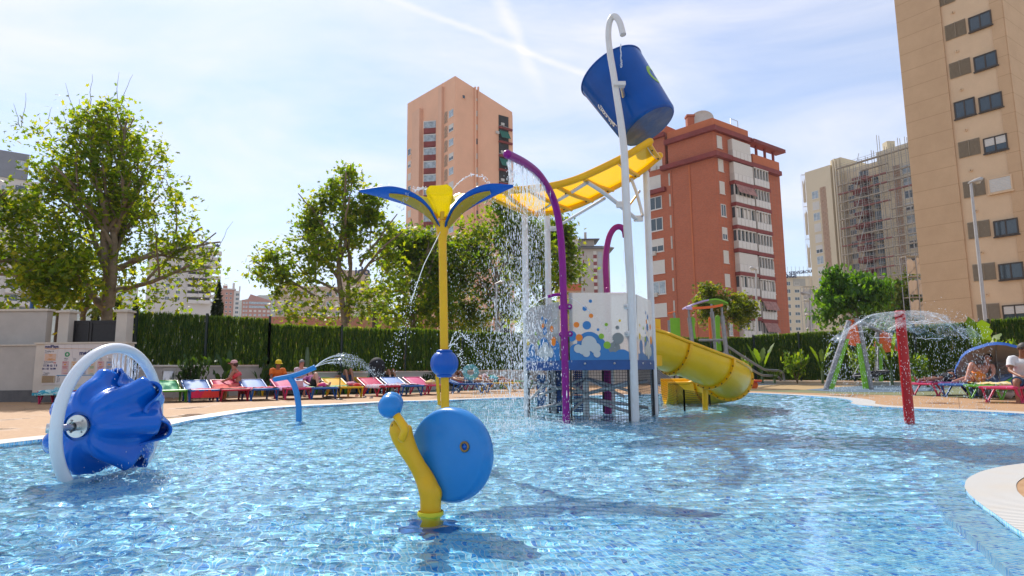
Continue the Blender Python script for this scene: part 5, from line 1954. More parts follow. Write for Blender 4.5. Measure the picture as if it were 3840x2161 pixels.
# round dark tree by the scaffolded tower
Yt = 40.0
b0 = V(P(3215, 1250, Yt).x, Yt, GROUND_Z)
make_tree("round dark green mulberry tree in front of the scaffolded tower", b0, [b0, P(3215, 1230, Yt), P(3215, 1170, Yt)], .2,
   [(P(3215, 1200, Yt), V(-.6, 0, .8), 2.2, .1), (P(3215, 1190, Yt), V(.6, 0, .8), 2.2, .1), (P(3215, 1180, Yt), V(0, .2, 1), 2.4, .1), (P(3215, 1180, Yt), V(.1, -.6, .8), 2.0, .08)],
   blobs([(3190, 1080, 90, 60), (3120, 1120, 65, 70), (3250, 1100, 80, 70), (3190, 1150, 120, 70), (3110, 1180, 50, 60), (3300, 1130, 40, 40), (3130, 1040, 35, 30), (3260, 1210, 60, 35)], Yt),
   7000, .34, LEAF_OVAL, M_LEAF3, 71, name="mulberry_tree", depth=1, clump=.36, droop=1.0)

def conifer(label, px, pyt, Y, wpx, seed, n=2600):
 b0 = V(P(px, 1215, Y).x, Y, GROUND_Z)
 top = P(px, pyt, Y)
 t = empty("cypress_tree", b0, label, "tree", "dark cypresses beyond the fence")
 MB().tube([b0, V(b0.x, Y, top.z * .9)], [.12, .02], 6).build("trunk", M_BARK_D, t)
 r = np.random.default_rng(seed)
 h = r.uniform(0, 1, n) ** .8
 w = wpx * Y / FPX
 rr = w * np.minimum(1, 2.2 * (1 - h) + .05) * np.minimum(1, .5 + 3 * h) * r.uniform(.5, 1, n) ** .5 * (1 + .2 * np.sin(h * 23 + seed))
 a = r.uniform(0, 2 * math.pi, n)
 c = np.stack([b0.x + rr * np.cos(a), Y + rr * np.sin(a), GROUND_Z + .5 + h * (top.z - GROUND_Z - .5)], 1)
 cr = link("crown", leaves_mesh("crown", c, r.uniform(.14, .34, n), LEAF_OVAL * np.array((.6, 1.2, 1)), M_CYP, seed, -1.0), t)
 tag(cr, kind="stuff")

conifer("dark cypress right of the plane tree trunk by the gate", 437, 1110, 29, 26, 1)
conifer("small dark conifer left of the tall screen fence", 505, 1120, 31, 24, 2)
conifer("tall dark cypress in front of the balcony hotel", 812, 1055, 33, 28, 3)
conifer("dark conifer left of the plane tree trunk by the gate", 355, 1130, 29, 20, 4)

# palm beyond the fence
Yp = 47
pb = V(P(1405, 1215, Yp).x, Yp, GROUND_Z)
t = empty("palm_tree", pb, "palm tree beyond the fence beside the two stemmed plane", "tree")
pt = P(1405, 1165, Yp)
MB().tube([pb, V(pb.x + .1, Yp, 2.0), pt], [.28, .24, .2], 8).build("trunk", M_BARK_D, t)
rnd = random.Random(5)
for i in range(16):
 a = 2 * math.pi * i / 16 + rnd.uniform(-.1, .1)
 el = rnd.uniform(.1, .9)
 d = V(math.cos(a) * math.cos(el), math.sin(a) * math.cos(el), math.sin(el))
 b = MB()
 path = [pt + d * (2.2 * k / 8) + V(0, 0, -1.6 * (k / 8) ** 2) for k in range(9)]
 b.tube(path, [.03 - .003 * k for k in range(9)], 4, False)
 for k in range(1, 9):
  tn = (path[k] - path[k - 1]).normalized()
  sd = tn.cross(Z).normalized()
  for s in (-1, 1):
   for f in (0, .5):
    p = path[k - 1].lerp(path[k], f)
    q = p + (sd * s * .55 + tn * .35 - Z * .25) * (1 - .06 * k)
    b.add([p - tn * .02, p + tn * .03, q], [(0, 1, 2)])
 b.build("frond", M_LEAF3, t, fix=False)

# ---- planting beds: leafy plants in front of the walls ---------------------------
M_PLANT = leaf_mat("bed_leaf", (0.045, 0.10, 0.014), (0.08, 0.15, 0.018), (0.15, 0.20, 0.03), 0.45)
M_PLANT_D = leaf_mat("bed_leaf_dark", (0.016, 0.045, 0.012), (0.030, 0.070, 0.016), (0.055, 0.10, 0.02), 0.35)
M_CACT = mat("cactus_green", (0.10, 0.15, 0.07), 0.7, var=.2, vscale=12, bump=.3, bscale=40)

def blade(b, base, tip, w, sag, n=6, cup=.25, split=0):
 base, tip = Vector(base), Vector(tip)
 d = tip - base
 sd = d.cross(Z)
 sd = sd.normalized() if sd.length > 1e-4 else X
 rows = []
 for i in range(n + 1):
  f = i / n
  p = base + d * f + Z * (-sag * f * f + sag * .6 * f)
  ww = w * math.sin(math.pi * min(1, .08 + f * .92)) ** .7 + .002
  if split and i % 2:
   ww *= .72
  rows.append([p - sd * ww + Z * ww * cup, p, p + sd * ww + Z * ww * cup])
 b.loft(rows, closed=False, smooth=True)

def banana(label, base, n, h, w, seed, m=None, spread=.5):
 rnd = random.Random(seed)
 t = empty("banana_plant", base, label, "plant", "broad leaved plants in the flower beds")
 base = Vector(base)
 MB().tube([base, base + V(0, 0, h * .35)], [.06, .045], 7).build("stem", M_PLANT_D if False else M_CACT, t)
 for i in range(n):
  a = 2 * math.pi * i / n + rnd.uniform(-.4, .4)
  d = V(math.cos(a) * spread, math.sin(a) * spread * .6, 0)
  p1 = base + V(0, 0, h * .3) + d * .25 * h
  p1.z = base.z + h * rnd.uniform(.42, .55)
  p2 = base + d * h * rnd.uniform(.7, 1.1)
  p2.z = base.z + h * rnd.uniform(.75, 1.08)
  b = MB()
  b.tube([base + V(0, 0, h * .25), p1], [.025, .014], 5)
  blade(b, p1, p2, w * rnd.uniform(.8, 1.15), h * .10, 8, split=1)
  b.build("leaf", m or M_PLANT, t, fix=False)
 return t

def shrub(label, base, h, w, n, seed, m=None, leaf=.16, nm="shrub", stems=5):
 r = np.random.default_rng(seed)
 rnd = random.Random(seed)
 t = empty(nm, base, label, "plant", "leafy shrubs in the flower beds")
 base = Vector(base)
 st = MB()
 cs = []
 for i in range(stems):
  a = 2 * math.pi * i / stems + rnd.uniform(-.5, .5)
  tip = base + V(math.cos(a) * w * rnd.uniform(.3, .9), math.sin(a) * w * .6 * rnd.uniform(.3, .9), h * rnd.uniform(.6, 1))
  st.tube([base, (base + tip) / 2 + V(0, 0, h * .1), tip], [.02, .014, .006], 5, False)
  for f in np.linspace(.35, 1, 9):
   cs.append(base.lerp(tip, f) + V(0, 0, h * .1 * math.sin(math.pi * f)))
 tag(st.build("stems", M_BARK_D, t, fix=False), kind="stuff")
 cs = np.array([tuple(c) for c in cs])
 c = cs[r.integers(0, len(cs), n)] + r.normal(0, 1, (n, 3)) * np.array((w * .16, w * .16, h * .08))
 cr = link("foliage", leaves_mesh("foliage", c, leaf * r.uniform(.6, 1.2, n), LEAF_OVAL * np.array((.75, 1, 1)), m or M_PLANT, seed, .9), t)
 tag(cr, kind="stuff")
 return t

def onbed(px, py, Y):
 p = P(px, py, Y)
 return V(p.x, p.y, .10 if Y > 24 and p.x > 6 else DECK_Z)

shrub("dark papaya like shrub against the higher grey wall", onbed(722, 1440, 20.0), 1.25, .6, 330, 5, M_PLANT_D, .22)
shrub("low dark shrub beside the papaya like shrub", onbed(752, 1450, 20.2), .55, .45, 160, 6, M_PLANT_D, .18)
banana("upright banana plant behind the woman in the pink cap", onbed(852, 1450, 21.2), 6, 1.65, .13, 7, M_PLANT_D, .28)
banana("small banana plant left of the woman in the pink cap", onbed(828, 1450, 20.6), 4, .95, .10, 8, M_PLANT_D, .4)
banana("spiky yucca like plant where the higher wall ends", onbed(975, 1440, 22.0), 7, 1.0, .035, 9, M_PLANT_D, .5)
shrub("bushy palm like plant behind the man in the yellow cap", onbed(1005, 1450, 22.6), 1.3, .55, 260, 10, M_PLANT_D, .22)
banana("dark leafed plant behind the sunbather with raised leg", onbed(1160, 1450, 23.0), 5, .75, .07, 12, M_PLANT_D, .5)
shrub("trailing plant on the low wall behind the loungers", onbed(1290, 1420, 24.6), 1.0, .3, 130, 13, M_PLANT_D, .2)
shrub("dark creeping shrub under the screen fence near the flower pole", onbed(1600, 1450, 27.0), .9, .8, 320, 14, M_PLANT_D, .2)
shrub("low dark hedge plant right of the creeping shrub", onbed(1700, 1450, 27.6), .6, .8, 260, 15, M_PLANT_D, .18)
for lab, px, Y, h in (("tall column cactus against the fence behind the seated women", 1148, 24.0, 1.75), ("column cactus against the fence left of the black stroller", 1400, 26.2, 1.75)):
 bs = onbed(px, 1440, Y)
 t = empty("column_cactus", bs, lab, "cactus")
 b = MB()
 rows = []
 for i in range(9):
  f = i / 8
  rr = .10 * (1 - .5 * max(0, f - .8) / .2) * (.85 if f == 0 else 1)
  rows.append([bs + V(math.cos(2 * math.pi * k / 16) * rr * (1 if k % 2 else .8), math.sin(2 * math.pi * k / 16) * rr * (1 if k % 2 else .8), h * f) for k in range(16)])
 b.loft(rows, cap=True)
 b.build("stem", M_CACT, t)
 MB().tube([bs + V(.02, 0, .5), bs + V(.22, -.05, .6), bs + V(.28, -.05, 1.0)], [.05, .06, .04], 8).build("arm", M_CACT, t)
# right hand bed
banana("banana plant behind the slide handrail", onbed(2858, 1420, 30.2), 6, 1.9, .17, 20, M_PLANT, .42)
shrub("yellow green shrub left of the banana plant by the slide", onbed(2790, 1425, 31.0), 1.2, .55, 260, 21, M_PLANT, .2)
shrub("bright leafy shrub between the handrail and the swing", onbed(2990, 1430, 28.6), 1.35, .75, 420, 22, M_PLANT, .24)
banana("banana plant behind the left swing leg", onbed(3085, 1425, 28.0), 5, 2.0, .12, 23, M_PLANT, .35)
shrub("yellowish shrub seen between the swing frames", onbed(3240, 1430, 26.2), 1.5, .7, 380, 24, M_PLANT, .22)
banana("tattered banana plant behind the red water post", onbed(3345, 1430, 25.0), 4, 2.1, .10, 25, M_PLANT, .4)
shrub("leafy shrub between the swing and the parasol", onbed(3440, 1435, 24.3), 1.2, .7, 320, 26, M_PLANT, .2)
banana("tall banana plant with broad yellow green leaves behind the tilted parasol", onbed(3700, 1440, 22.2), 4, 2.5, .30, 27, M_PLANT, .28)
shrub("low shrub in the bed behind the man in the white shirt", onbed(3800, 1430, 21.6), 1.6, .6, 260, 28, M_PLANT, .24)
for i, (px, Y) in enumerate(((2905, 29.8), (3120, 27.4), (3480, 24))):
 banana(("spiky pale grass tuft by the end of the handrail", "spiky pale grass tuft between the left swing legs", "spiky pale grass tuft right of the swing")[i],
   onbed(px, 1432, Y), 11, .75, .022, 31 + i, M_PLANT, .9)

# ------------------------------------------------------------------ water play tower
M_WPOLE = mat("white_powdercoat", (0.66, 0.65, 0.64), 0.32, var=0.05, vscale=3, dirt=(0.50, 0.47, 0.42), dscale=4, damt=.25)
M_PURPLE = mat("purple_gelcoat", (0.24, 0.004, 0.20), 0.30, var=0.10, vscale=5, spec=.35)
M_PURPLE2 = mat("magenta_gelcoat", (0.30, 0.015, 0.16), 0.30, var=0.10, vscale=5, spec=.35)
M_YELLOW = mat("yellow_gelcoat", (0.80, 0.42, 0.006), 0.32, var=0.07, vscale=3, spec=.4, dirt=(0.55, 0.30, 0.03), dscale=5, damt=.25)
M_YEL2 = mat("yellow_panel", (0.80, 0.47, 0.008), 0.3, var=0.05, vscale=3, spec=.4)
M_BLUEBEAM = mat("blue_beam", (0.004, 0.070, 0.25), 0.35, var=0.12, vscale=6)
M_BUCKET = mat("bucket_blue", (0.003, 0.072, 0.32), 0.20, var=0.12, vscale=2, spec=.3)
M_BOLT = mat("bolt_steel", (0.52, 0.50, 0.48), 0.3, metal=.9)
M_CORD = mat("black_cord", (0.012, 0.013, 0.016), 0.8)
M_BLACK = mat("black_plastic", (0.015, 0.015, 0.018), 0.5)

def frosted(name, c, clear, transl=.5):
 m = bpy.data.materials.new(name)
 m.use_nodes = True
 N, L = m.node_tree.nodes, m.node_tree.links
 b = N["Principled BSDF"]
 b.inputs["Base Color"].default_value = (*c, 1); b.inputs["Roughness"].default_value = .28
 out = N["Material Output"]
 tr = N.new("ShaderNodeBsdfTranslucent"); tr.inputs[0].default_value = (*c, 1)
 m1 = N.new("ShaderNodeMixShader"); m1.inputs[0].default_value = transl
 L.new(b.outputs[0], m1.inputs[1]); L.new(tr.outputs[0], m1.inputs[2])
 tp = N.new("ShaderNodeBsdfTransparent"); tp.inputs[0].default_value = (*[min(1, .35 + x) for x in c], 1)
 nz = N.new("ShaderNodeTexNoise"); nz.inputs["Scale"].default_value = 160; nz.inputs["Detail"].default_value = 3
 tc = N.new("ShaderNodeTexCoord"); L.new(tc.outputs["Object"], nz.inputs["Vector"])
 mr = N.new("ShaderNodeMapRange"); mr.inputs["From Min"].default_value = .35; mr.inputs["From Max"].default_value = .65
 mr.inputs["To Min"].default_value = clear - .12; mr.inputs["To Max"].default_value = clear + .12
 L.new(nz.outputs["Fac"], mr.inputs["Value"])
 m2 = N.new("ShaderNodeMixShader"); L.new(mr.outputs[0], m2.inputs[0])
 L.new(m1.outputs[0], m2.inputs[1]); L.new(tp.outputs[0], m2.inputs[2]); L.new(m2.outputs[0], out.inputs[0])
 MATS[name] = m
 return m

M_FROST = frosted("frosted_panel", (0.57, 0.57, 0.57), .34, .6)
M_YTRANS = frosted("translucent_yellow", (0.85, 0.48, 0.0), .10, .6)
M_BTRANS = frosted("translucent_blue", (0.012, 0.14, 0.48), .12, .45)
M_LTRANS = frosted("translucent_lime", (0.80, 0.66, 0.0), .12, .6)
PRT = {k: mat("print_" + k, c, .3) for k, c in dict(blue=(0.02, 0.17, 0.42), orange=(0.80, 0.20, 0.01), green=(0.22, 0.42, 0.02), yellow=(0.75, 0.50, 0.02),
  grey=(0.19, 0.21, 0.21), cloud=(0.50, 0.51, 0.50)).items()}

HX = dict(L=V(.246, 11.22, 0), P=V(.831, 10.01, 0), H=V(1.935, 10.07, 0), R=V(2.524, 11.34, 0), C=V(1.93, 12.35, 0), B=V(.72, 12.30, 0))
tower = empty("play_tower", (1.385, 11.2, FLOOR_Z), "white and purple water play tower with frosted bubble print panels and black netting", "play tower")

def pole(nm, p, top, r, m, taper=1.0):
 b = MB().tube([(p.x, p.y, FLOOR_Z), (p.x, p.y, top)], [r, r * taper], 16)
 cap_dome(b, (p.x, p.y, top), (0, 0, 1), r * taper, 16, 3)
 return b.build(nm, m, tower)

zL = P(1956, 800, HX["L"].y).z
pole("pole", HX["L"], zL, .056, M_WPOLE)
pole("pole", HX["B"], P(2062, 792, 12.3).z, .060, M_WPOLE)
pole("pole", HX["R"], P(2404, 650, 11.34).z, .062, M_WPOLE)
pole("pole", HX["C"], .80, .056, M_WPOLE)
pole("inner_pole", V(1.30, 11.3, 0), .80, .055, M_WPOLE)
# tall hooked feed pipe
Yh = HX["H"].y
hp = [(2382, 1610), (2382, 1578), (2372, 1269), (2364, 1060), (2357, 926), (2348, 753), (2341, 579), (2328, 459), (2313, 362), (2301, 280), (2288, 203), (2281, 135), (2283, 95), (2293, 76), (2306, 84), (2318, 113), (2327, 160)]
pts = [P(x, y, Yh) for x, y in hp]
pts[0] = V(pts[1].x, pts[1].y, FLOOR_Z)
for i, q in enumerate(pts[12:], 1):
 q.y -= .05 * i
sp_ = spline(pts, 5)
MB().tube(sp_, [.068 - .016 * max(0, (q.z - 3) / 3.6) for q in sp_], 18).build("hooked_feed_pipe", M_WPOLE, tower)
# purple shower pipe leaning out to the viewer
pp = [(2124, 1582, 10.01), (2117, 1260, 10.01), (2112, 1080, 10.01), (2109, 985, 9.99), (2103, 891, 9.93), (2091, 805, 9.82), (2074, 745, 9.62), (2050, 698, 9.3), (2014, 648, 8.85), (1966, 611, 8.35), (1903, 579, 7.75)]
pts = [P(*q) for q in pp]
pts = [V(pts[0].x, pts[0].y, FLOOR_Z)] + pts[1:]
SHOWER = spline(pts, 5)
b = MB().tube(SHOWER, .0575, 18)
cap_dome(b, SHOWER[-1], SHOWER[-1] - SHOWER[-2], .0575, 18, 4)
b.build("shower_pipe", M_PURPLE, tower)
# inner arch pipe with water cannon
ap = [(2277, 1125), (2274, 1060), (2271, 995), (2275, 935), (2286, 885), (2304, 857), (2324, 851), (2341, 864), (2346, 890)]
Ya = 10.75
pts = [P(x, y, Ya) for x, y in ap]
pts = [V(pts[0].x, Ya, .84)] + pts
SPOUT2 = pts[-1]
MB().tube(spline(pts, 5), .052, 14).build("arch_pipe", M_PURPLE2, tower)
cn = MB().tube([P(2278, 1085, 10.55), P(2278, 1125, 10.55)], .034, 12)
cap_dome(cn, P(2278, 1085, 10.55), (0, 0, 1), .034, 12)
cn.ball(P(2278, 1133, 10.55), .066, 16, 10)
cannon = cn.build("water_cannon", M_PURPLE2, tower)
MB().tube([P(2282, 1103, 10.5), P(2345, 1103, 10.12)], .026, 10).build("cannon_arm", M_PURPLE2, tower)
MB().tube([P(2343, 1103, 10.13), P(2362, 1103, 10.07)], .022, 10).build("cannon_bracket", M_WPOLE, tower)
nz = MB().tube([P(2108, 1104, 10.0), P(2080, 1106, 9.98), P(2055, 1113, 9.95)], .026, 10)
nz.build("side_nozzle", M_PURPLE, tower)

# deck of the tower
order = ["L", "P", "H", "R", "C", "B"]
poly = [(HX[k].x, HX[k].y) for k in order]
MB().prism(poly, (0, 0, 0), X, Yv, Z, .795, .84).build("platform", M_BLUEBEAM, tower)
PANZ0, PANZ1 = .835, 2.0

def frm(a, c):
 u = (c - a).normalized()
 n = V(u.y, -u.x, 0)
 if n.dot(EYE - a) < 0:
  n = -n
 return u, n

def circle_poly(cx, cy, r, w, h, n=22):
 return [(min(max(cx + r * math.cos(2 * math.pi * i / n), 0), w), min(max(cy + r * math.sin(2 * math.pi * i / n), 0), h)) for i in range(n)]

PRINT = [  # x, y, r in the enlarged centre panel (630..1140, 210..790); drawn in order
 ("blue", 800, 655, 108), ("blue", 645, 585, 46), ("blue", 690, 720, 70), ("blue", 890, 655, 50), ("blue", 930, 745, 58), ("grey", 1015, 690, 52), ("blue", 1080, 775, 75), ("blue", 1000, 775, 55),
 ("orange", 712, 598, 30), ("green", 952, 664, 32), ("cloud", 797, 650, 66), ("cloud", 850, 688, 46), ("cloud", 742, 700, 42), ("cloud", 700, 692, 36), ("cloud", 770, 732, 32), ("cloud", 862, 738, 30),
 ("blue", 817, 284, 15), ("blue", 765, 349, 20), ("orange", 819, 411, 19), ("orange", 690, 488, 25), ("blue", 780, 493, 37), ("blue", 876, 531, 12),
 ("green", 949, 488, 15), ("yellow", 1067, 455, 11), ("grey", 1044, 514, 17), ("green", 903, 588, 24), ("grey", 1047, 608, 50)]
PRINT_SIDE = [("blue", 0.55, .22, .20), ("blue", .18, .2, .13), ("blue", .88, .2, .15), ("orange", .84, .33, .08), ("cloud", .6, .2, .13), ("cloud", .48, .15, .1), ("cloud", .76, .14, .09), ("cloud", .62, .1, .1),
    ("blue", .60, .53, .075), ("orange", .80, .55, .055), ("blue", .53, .76, .035), ("blue", .64, .70, .05), ("orange", .55, .62, .045), ("green", .33, .50, .035), ("yellow", .08, .36, .06), ("yellow", .10, .53, .03),
    ("green", .42, .33, .05), ("blue", .43, .43, .025)]

def panel(a, c, inset0, inset1, z0, z1, prints, side):
 u, n = frm(a, c)
 w = (c - a).length - inset0 - inset1
 o = a + u * inset0 + n * .02
 h = z1 - z0
 bm_ = MB()
 bm_.prism([(0, 0), (w, 0), (w, h), (0, h)], V(o.x, o.y, z0), u, Z, n, 0, .014)
 pn = bm_.build("bubble_panel", M_FROST, tower)
 lift = .0146
 wave = [(0, 0), (w, 0)] + [(w * (1 - i / 20), h * (.115 + .025 * math.sin(i * .9))) for i in range(21)]
 MB().prism(wave, V(o.x, o.y, z0), u, Z, n, lift, lift + .0006).build("printed_sea", PRT["blue"], pn)
 lift += .0008
 for it in prints:
  if side:
   k, cx, cy, r = it
   cx, cy, r = cx * w, cy * h, r * w * .8
  else:
   k, px, py, r = it
   cx, cy, r = (px - 630) / 510 * w, (790 - py) / 580 * h, r / 545 * (w + h) / 2
  pl = circle_poly(cx, cy, r, w, h)
  MB().prism(pl, V(o.x, o.y, z0), u, Z, n, lift, lift + .0006).build("printed_cloud" if k == "cloud" or r > .07 else "printed_dot", PRT[k], pn)
  lift += .0008
 q = a + u * .05 + n * .0
 bmx = MB().obox(q, u, n, 0, (c - a).length - .1, -.03, .03, .80, .955)
 beam = bmx.build("beam", M_BLUEBEAM, tower)
 for f in (.25, .75):
  s = a + u * (w * f + inset0) + n * .032
  MB().lathe([(0, .016), (.014, .014), (.018, .006), (.018, 0)], 10, V(s.x, s.y, .90), n).build("bolt", M_BOLT, beam)
 return pn

panel(HX["P"], HX["H"], .075, .085, PANZ0 + .12, 2.03, PRINT, False)
panel(HX["L"], HX["P"], .06, .10, PANZ0 + .12, 1.90, PRINT_SIDE, True)
panel(HX["H"], HX["R"], .17, .10, PANZ0 + .12, 2.02, PRINT_SIDE, True)
u_, n_ = frm(HX["B"], HX["L"])
panel(HX["B"], HX["L"], .08, .08, PANZ0 + .12, 1.92, PRINT_SIDE[:6], True)

def clamp(c, d, m, z):
 t_ = MB()
 c = V(c.x, c.y, z)
 nrm = (V(0, 0, 0) - V(c.x, c.y, 0)).normalized()
 e = c + d * .088 + nrm * .03
 t_.lathe([(0, .012), (.040, .012), (.046, .004), (.046, -.012), (0, -.012)], 16, e, nrm)
 t_.obox(V(c.x, c.y, 0) + nrm * .03, d, nrm, .02, .088, -.011, .010, z - .042, z + .042)
 o = t_.build("clamp", m, tower)
 MB().lathe([(0, .028), (.012, .026), (.020, .016), (.020, .012)], 10, e, nrm).build("bolt", M_BOLT, o)

uP, _ = frm(HX["P"], HX["H"]); uL, _ = frm(HX["P"], HX["L"]); uR, _ = frm(HX["H"], HX["R"])
for z in (P(2124, 1151, 10).z, P(2124, 1253, 10).z):
 clamp(HX["P"], uP, M_PURPLE, z); clamp(HX["P"], uL, M_PURPLE, z)
 off = P(2372, 1269, Yh).x
 hpos = min(sp_, key=lambda q: abs(q.z - z))
 clamp(V(hpos.x, hpos.y, 0), -uP, M_WPOLE, z); clamp(V(hpos.x, hpos.y, 0), uR, M_WPOLE, z)
clamp(HX["L"], uL * -1, M_WPOLE, P(1975, 1267, 11.2).z)

def net(label_parent, a, c, z0a, z1a, z0c, z1c, cell=.045, r=.0032, seed=0, posts=True):
 rnd = random.Random(seed)
 d = c - a
 Ln = d.length
 u = d / Ln
 n = V(u.y, -u.x, 0)
 nx = int(Ln / cell)
 nz_ = int(max(z1a - z0a, z1c - z0c) / cell)
 b = MB()

 def q(i, j):
  f = i / nx
  z0 = z0a + (z0c - z0a) * f; z1 = z1a + (z1c - z1a) * f
  g = j / nz_
  jit = .004
  sag = .016 * math.sin(math.pi * f) * math.sin(3.1 * g + seed)
  h = math.sin(i * 12.9 + j * 78.2 + seed) * 43758.5
  h -= math.floor(h)
  return a + u * (Ln * f + (h - .5) * jit * 2) + n * sag + Z * (z0 + (z1 - z0) * g + (h - .5) * jit + .01 * math.sin(5 * f + seed) * (1 - g))
 for i in range(nx + 1):
  b.tube([q(i, j) for j in range(nz_ + 1)], r, 3, False)
 for j in range(nz_ + 1):
  b.tube([q(i, j) for i in range(nx + 1)], r, 3, False)
 o = b.build("safety_net", M_CORD, label_parent, fix=False)
 if posts:
  for p, zz in ((a, z1a), (c, z1c)):
   MB().boxx(p.x - .015, p.x + .015, p.y - .015, p.y + .015, -.02, zz).build("net_bar", M_BLACK, label_parent)
 return o

uPH = uP
net(tower, HX["P"] + uPH * .085, HX["H"] - uPH * .10, -.02, .80, -.02, .80, seed=1)
net(tower, HX["L"] - uL * .075, HX["P"] + uL * .085, -.02, .80, -.02, .80, seed=2)
net(tower, HX["H"] + uR * .12, HX["R"] - uR * .075, -.02, .80, -.02, .80, seed=3)
net(tower, HX["R"] + V(.07, .08, 0), V(3.35, 12.45, 0), -.02, .84, -.02, .40, seed=4)
net(tower, V(3.35, 12.45, 0), V(4.25, 13.75, 0), -.02, .40, -.02, .24, seed=5)
# bracing below the deck: crossed white bars, perforated blue screen
def bar(a, c, w=.045, m=None, nm="brace"):
 a, c = Vector(a), Vector(c)
 MB().tube([a, c], [w, w], 4, True).build(nm, m or M_WPOLE, tower)

cxm = V(1.30, 11.3, 0)
for k in ("P", "H", "R", "L"):
 p = HX[k]
 bar((p.x * .9 + cxm.x * .1, p.y * .9 + cxm.y * .1, .60), (cxm.x, cxm.y, .38), .028)
 bar((p.x * .9 + cxm.x * .1, p.y * .9 + cxm.y * .1, .12), (cxm.x, cxm.y, .30), .028)
 bar((cxm.x, cxm.y, .66), (p.x * .8 + cxm.x * .2, p.y * .8 + cxm.y * .2, .36), .026)
bar((.30, 11.35, .28), (.62, 11.1, .62), .026)

def perf_nodes(N, L, b):
 tc = N.new("ShaderNodeTexCoord")
 sc_ = N.new("ShaderNodeVectorMath"); sc_.operation = 'MULTIPLY'; sc_.inputs[1].default_value = (28, 28, 28)
 L.new(tc.outputs["Object"], sc_.inputs[0])
 fr_ = N.new("ShaderNodeVectorMath"); fr_.operation = 'FRACTION'; L.new(sc_.outputs[0], fr_.inputs[0])
 sp2 = N.new("ShaderNodeSeparateXYZ"); L.new(fr_.outputs[0], sp2.inputs[0])
 prev = None
 for ax in ("X", "Z"):
  s = N.new("ShaderNodeMath"); s.operation = 'SUBTRACT'; L.new(sp2.outputs[ax], s.inputs[0]); s.inputs[1].default_value = .5
  q = N.new("ShaderNodeMath"); q.operation = 'MULTIPLY'; L.new(s.outputs[0], q.inputs[0]); L.new(s.outputs[0], q.inputs[1])
  if prev is None:
   prev = q
  else:
   a = N.new("ShaderNodeMath"); a.operation = 'ADD'; L.new(prev.outputs[0], a.inputs[0]); L.new(q.outputs[0], a.inputs[1]); prev = a
 g = N.new("ShaderNodeMath"); g.operation = 'GREATER_THAN'; g.inputs[1].default_value = .055; L.new(prev.outputs[0], g.inputs[0])
 L.new(g.outputs[0], b.inputs["Alpha"])
 b.inputs["Base Color"].default_value = (0.012, 0.04, 0.20, 1); b.inputs["Roughness"].default_value = .4

M_PERF = surf_mat("perforated_blue", perf_nodes)
a = P(2150, 1450, 11.9); c = P(2206, 1450, 11.9)
MB().add([(a.x, 11.9, .02), (c.x, 11.9, .02), (c.x, 11.9, .79), (a.x, 11.9, .79)], [(0, 1, 2, 3)]).build("perforated_screen", M_PERF, tower)
a = P(2088, 1450, 11.7); c = P(2106, 1450, 11.7)
MB().boxx(a.x, c.x, 11.69, 11.71, .05, .79).build("perforated_screen", M_BLUEBEAM, tower)
a = P(2014, 1450, 11.9); c = P(2046, 1450, 11.9)
MB().boxx(a.x, c.x, 11.9, 11.93, .10, .72).build("blue_post_board", mat("mid_blue", (0.03, 0.14, 0.36), .4), tower)
a = P(2277, 1450, 12.0)
MB().tube([(a.x, 12.0, FLOOR_Z), (a.x, 12.0, .79)], .075, 12).build("rear_pipe", M_PURPLE2, tower)
for px in (2062, 2090, 2262):
 q = P(px, 1450, 11.75)
 MB().boxx(q.x - .018, q.x + .018, 11.74, 11.78, .02, .79).build("net_bar", M_BLACK, tower)
q0 = P(2078, 1450, 11.8)
MB().tube([(q0.x, 11.8, .02), (q0.x, 11.8, .79)], .055, 10).build("inner_pole", M_WPOLE, tower)

# ---- yellow flume roof ---------------------------------------------------------------
flume = empty("yellow_flume", (1.0, 10.7, 3.7), "curved translucent yellow flume roof above the play tower", "flume")
near = [(2437, 531, 10.2), (2362, 577, 10.2), (2285, 617, 10.2), (2190, 661, 10.2), (2126, 684, 10.2), (2060, 699, 10.2), (1990, 708, 10.2), (1930, 713, 10.2), (1860, 714, 10.2), (1795, 711, 10.2)]
farr = [(2474, 584, 11.25), (2420, 630, 11.25), (2367, 667, 11.25), (2298, 704, 11.25), (2247, 731, 11.22), (2195, 757, 11.2), (2143, 777, 11.15), (2057, 797, 11.1), (1960, 790, 10.95), (1800, 716, 10.6)]
NR = spline([P(*q) for q in near], 6)
FRr = spline([P(*q) for q in farr], 6)
for rl in (NR, FRr):
 b = MB().tube(rl, .062, 14)
 cap_dome(b, rl[0], rl[0] - rl[1], .062, 14)
 cap_dome(b, rl[-1], rl[-1] - rl[-2], .062, 14)
 b.build("rail", M_YELLOW, flume)
nseg = 6
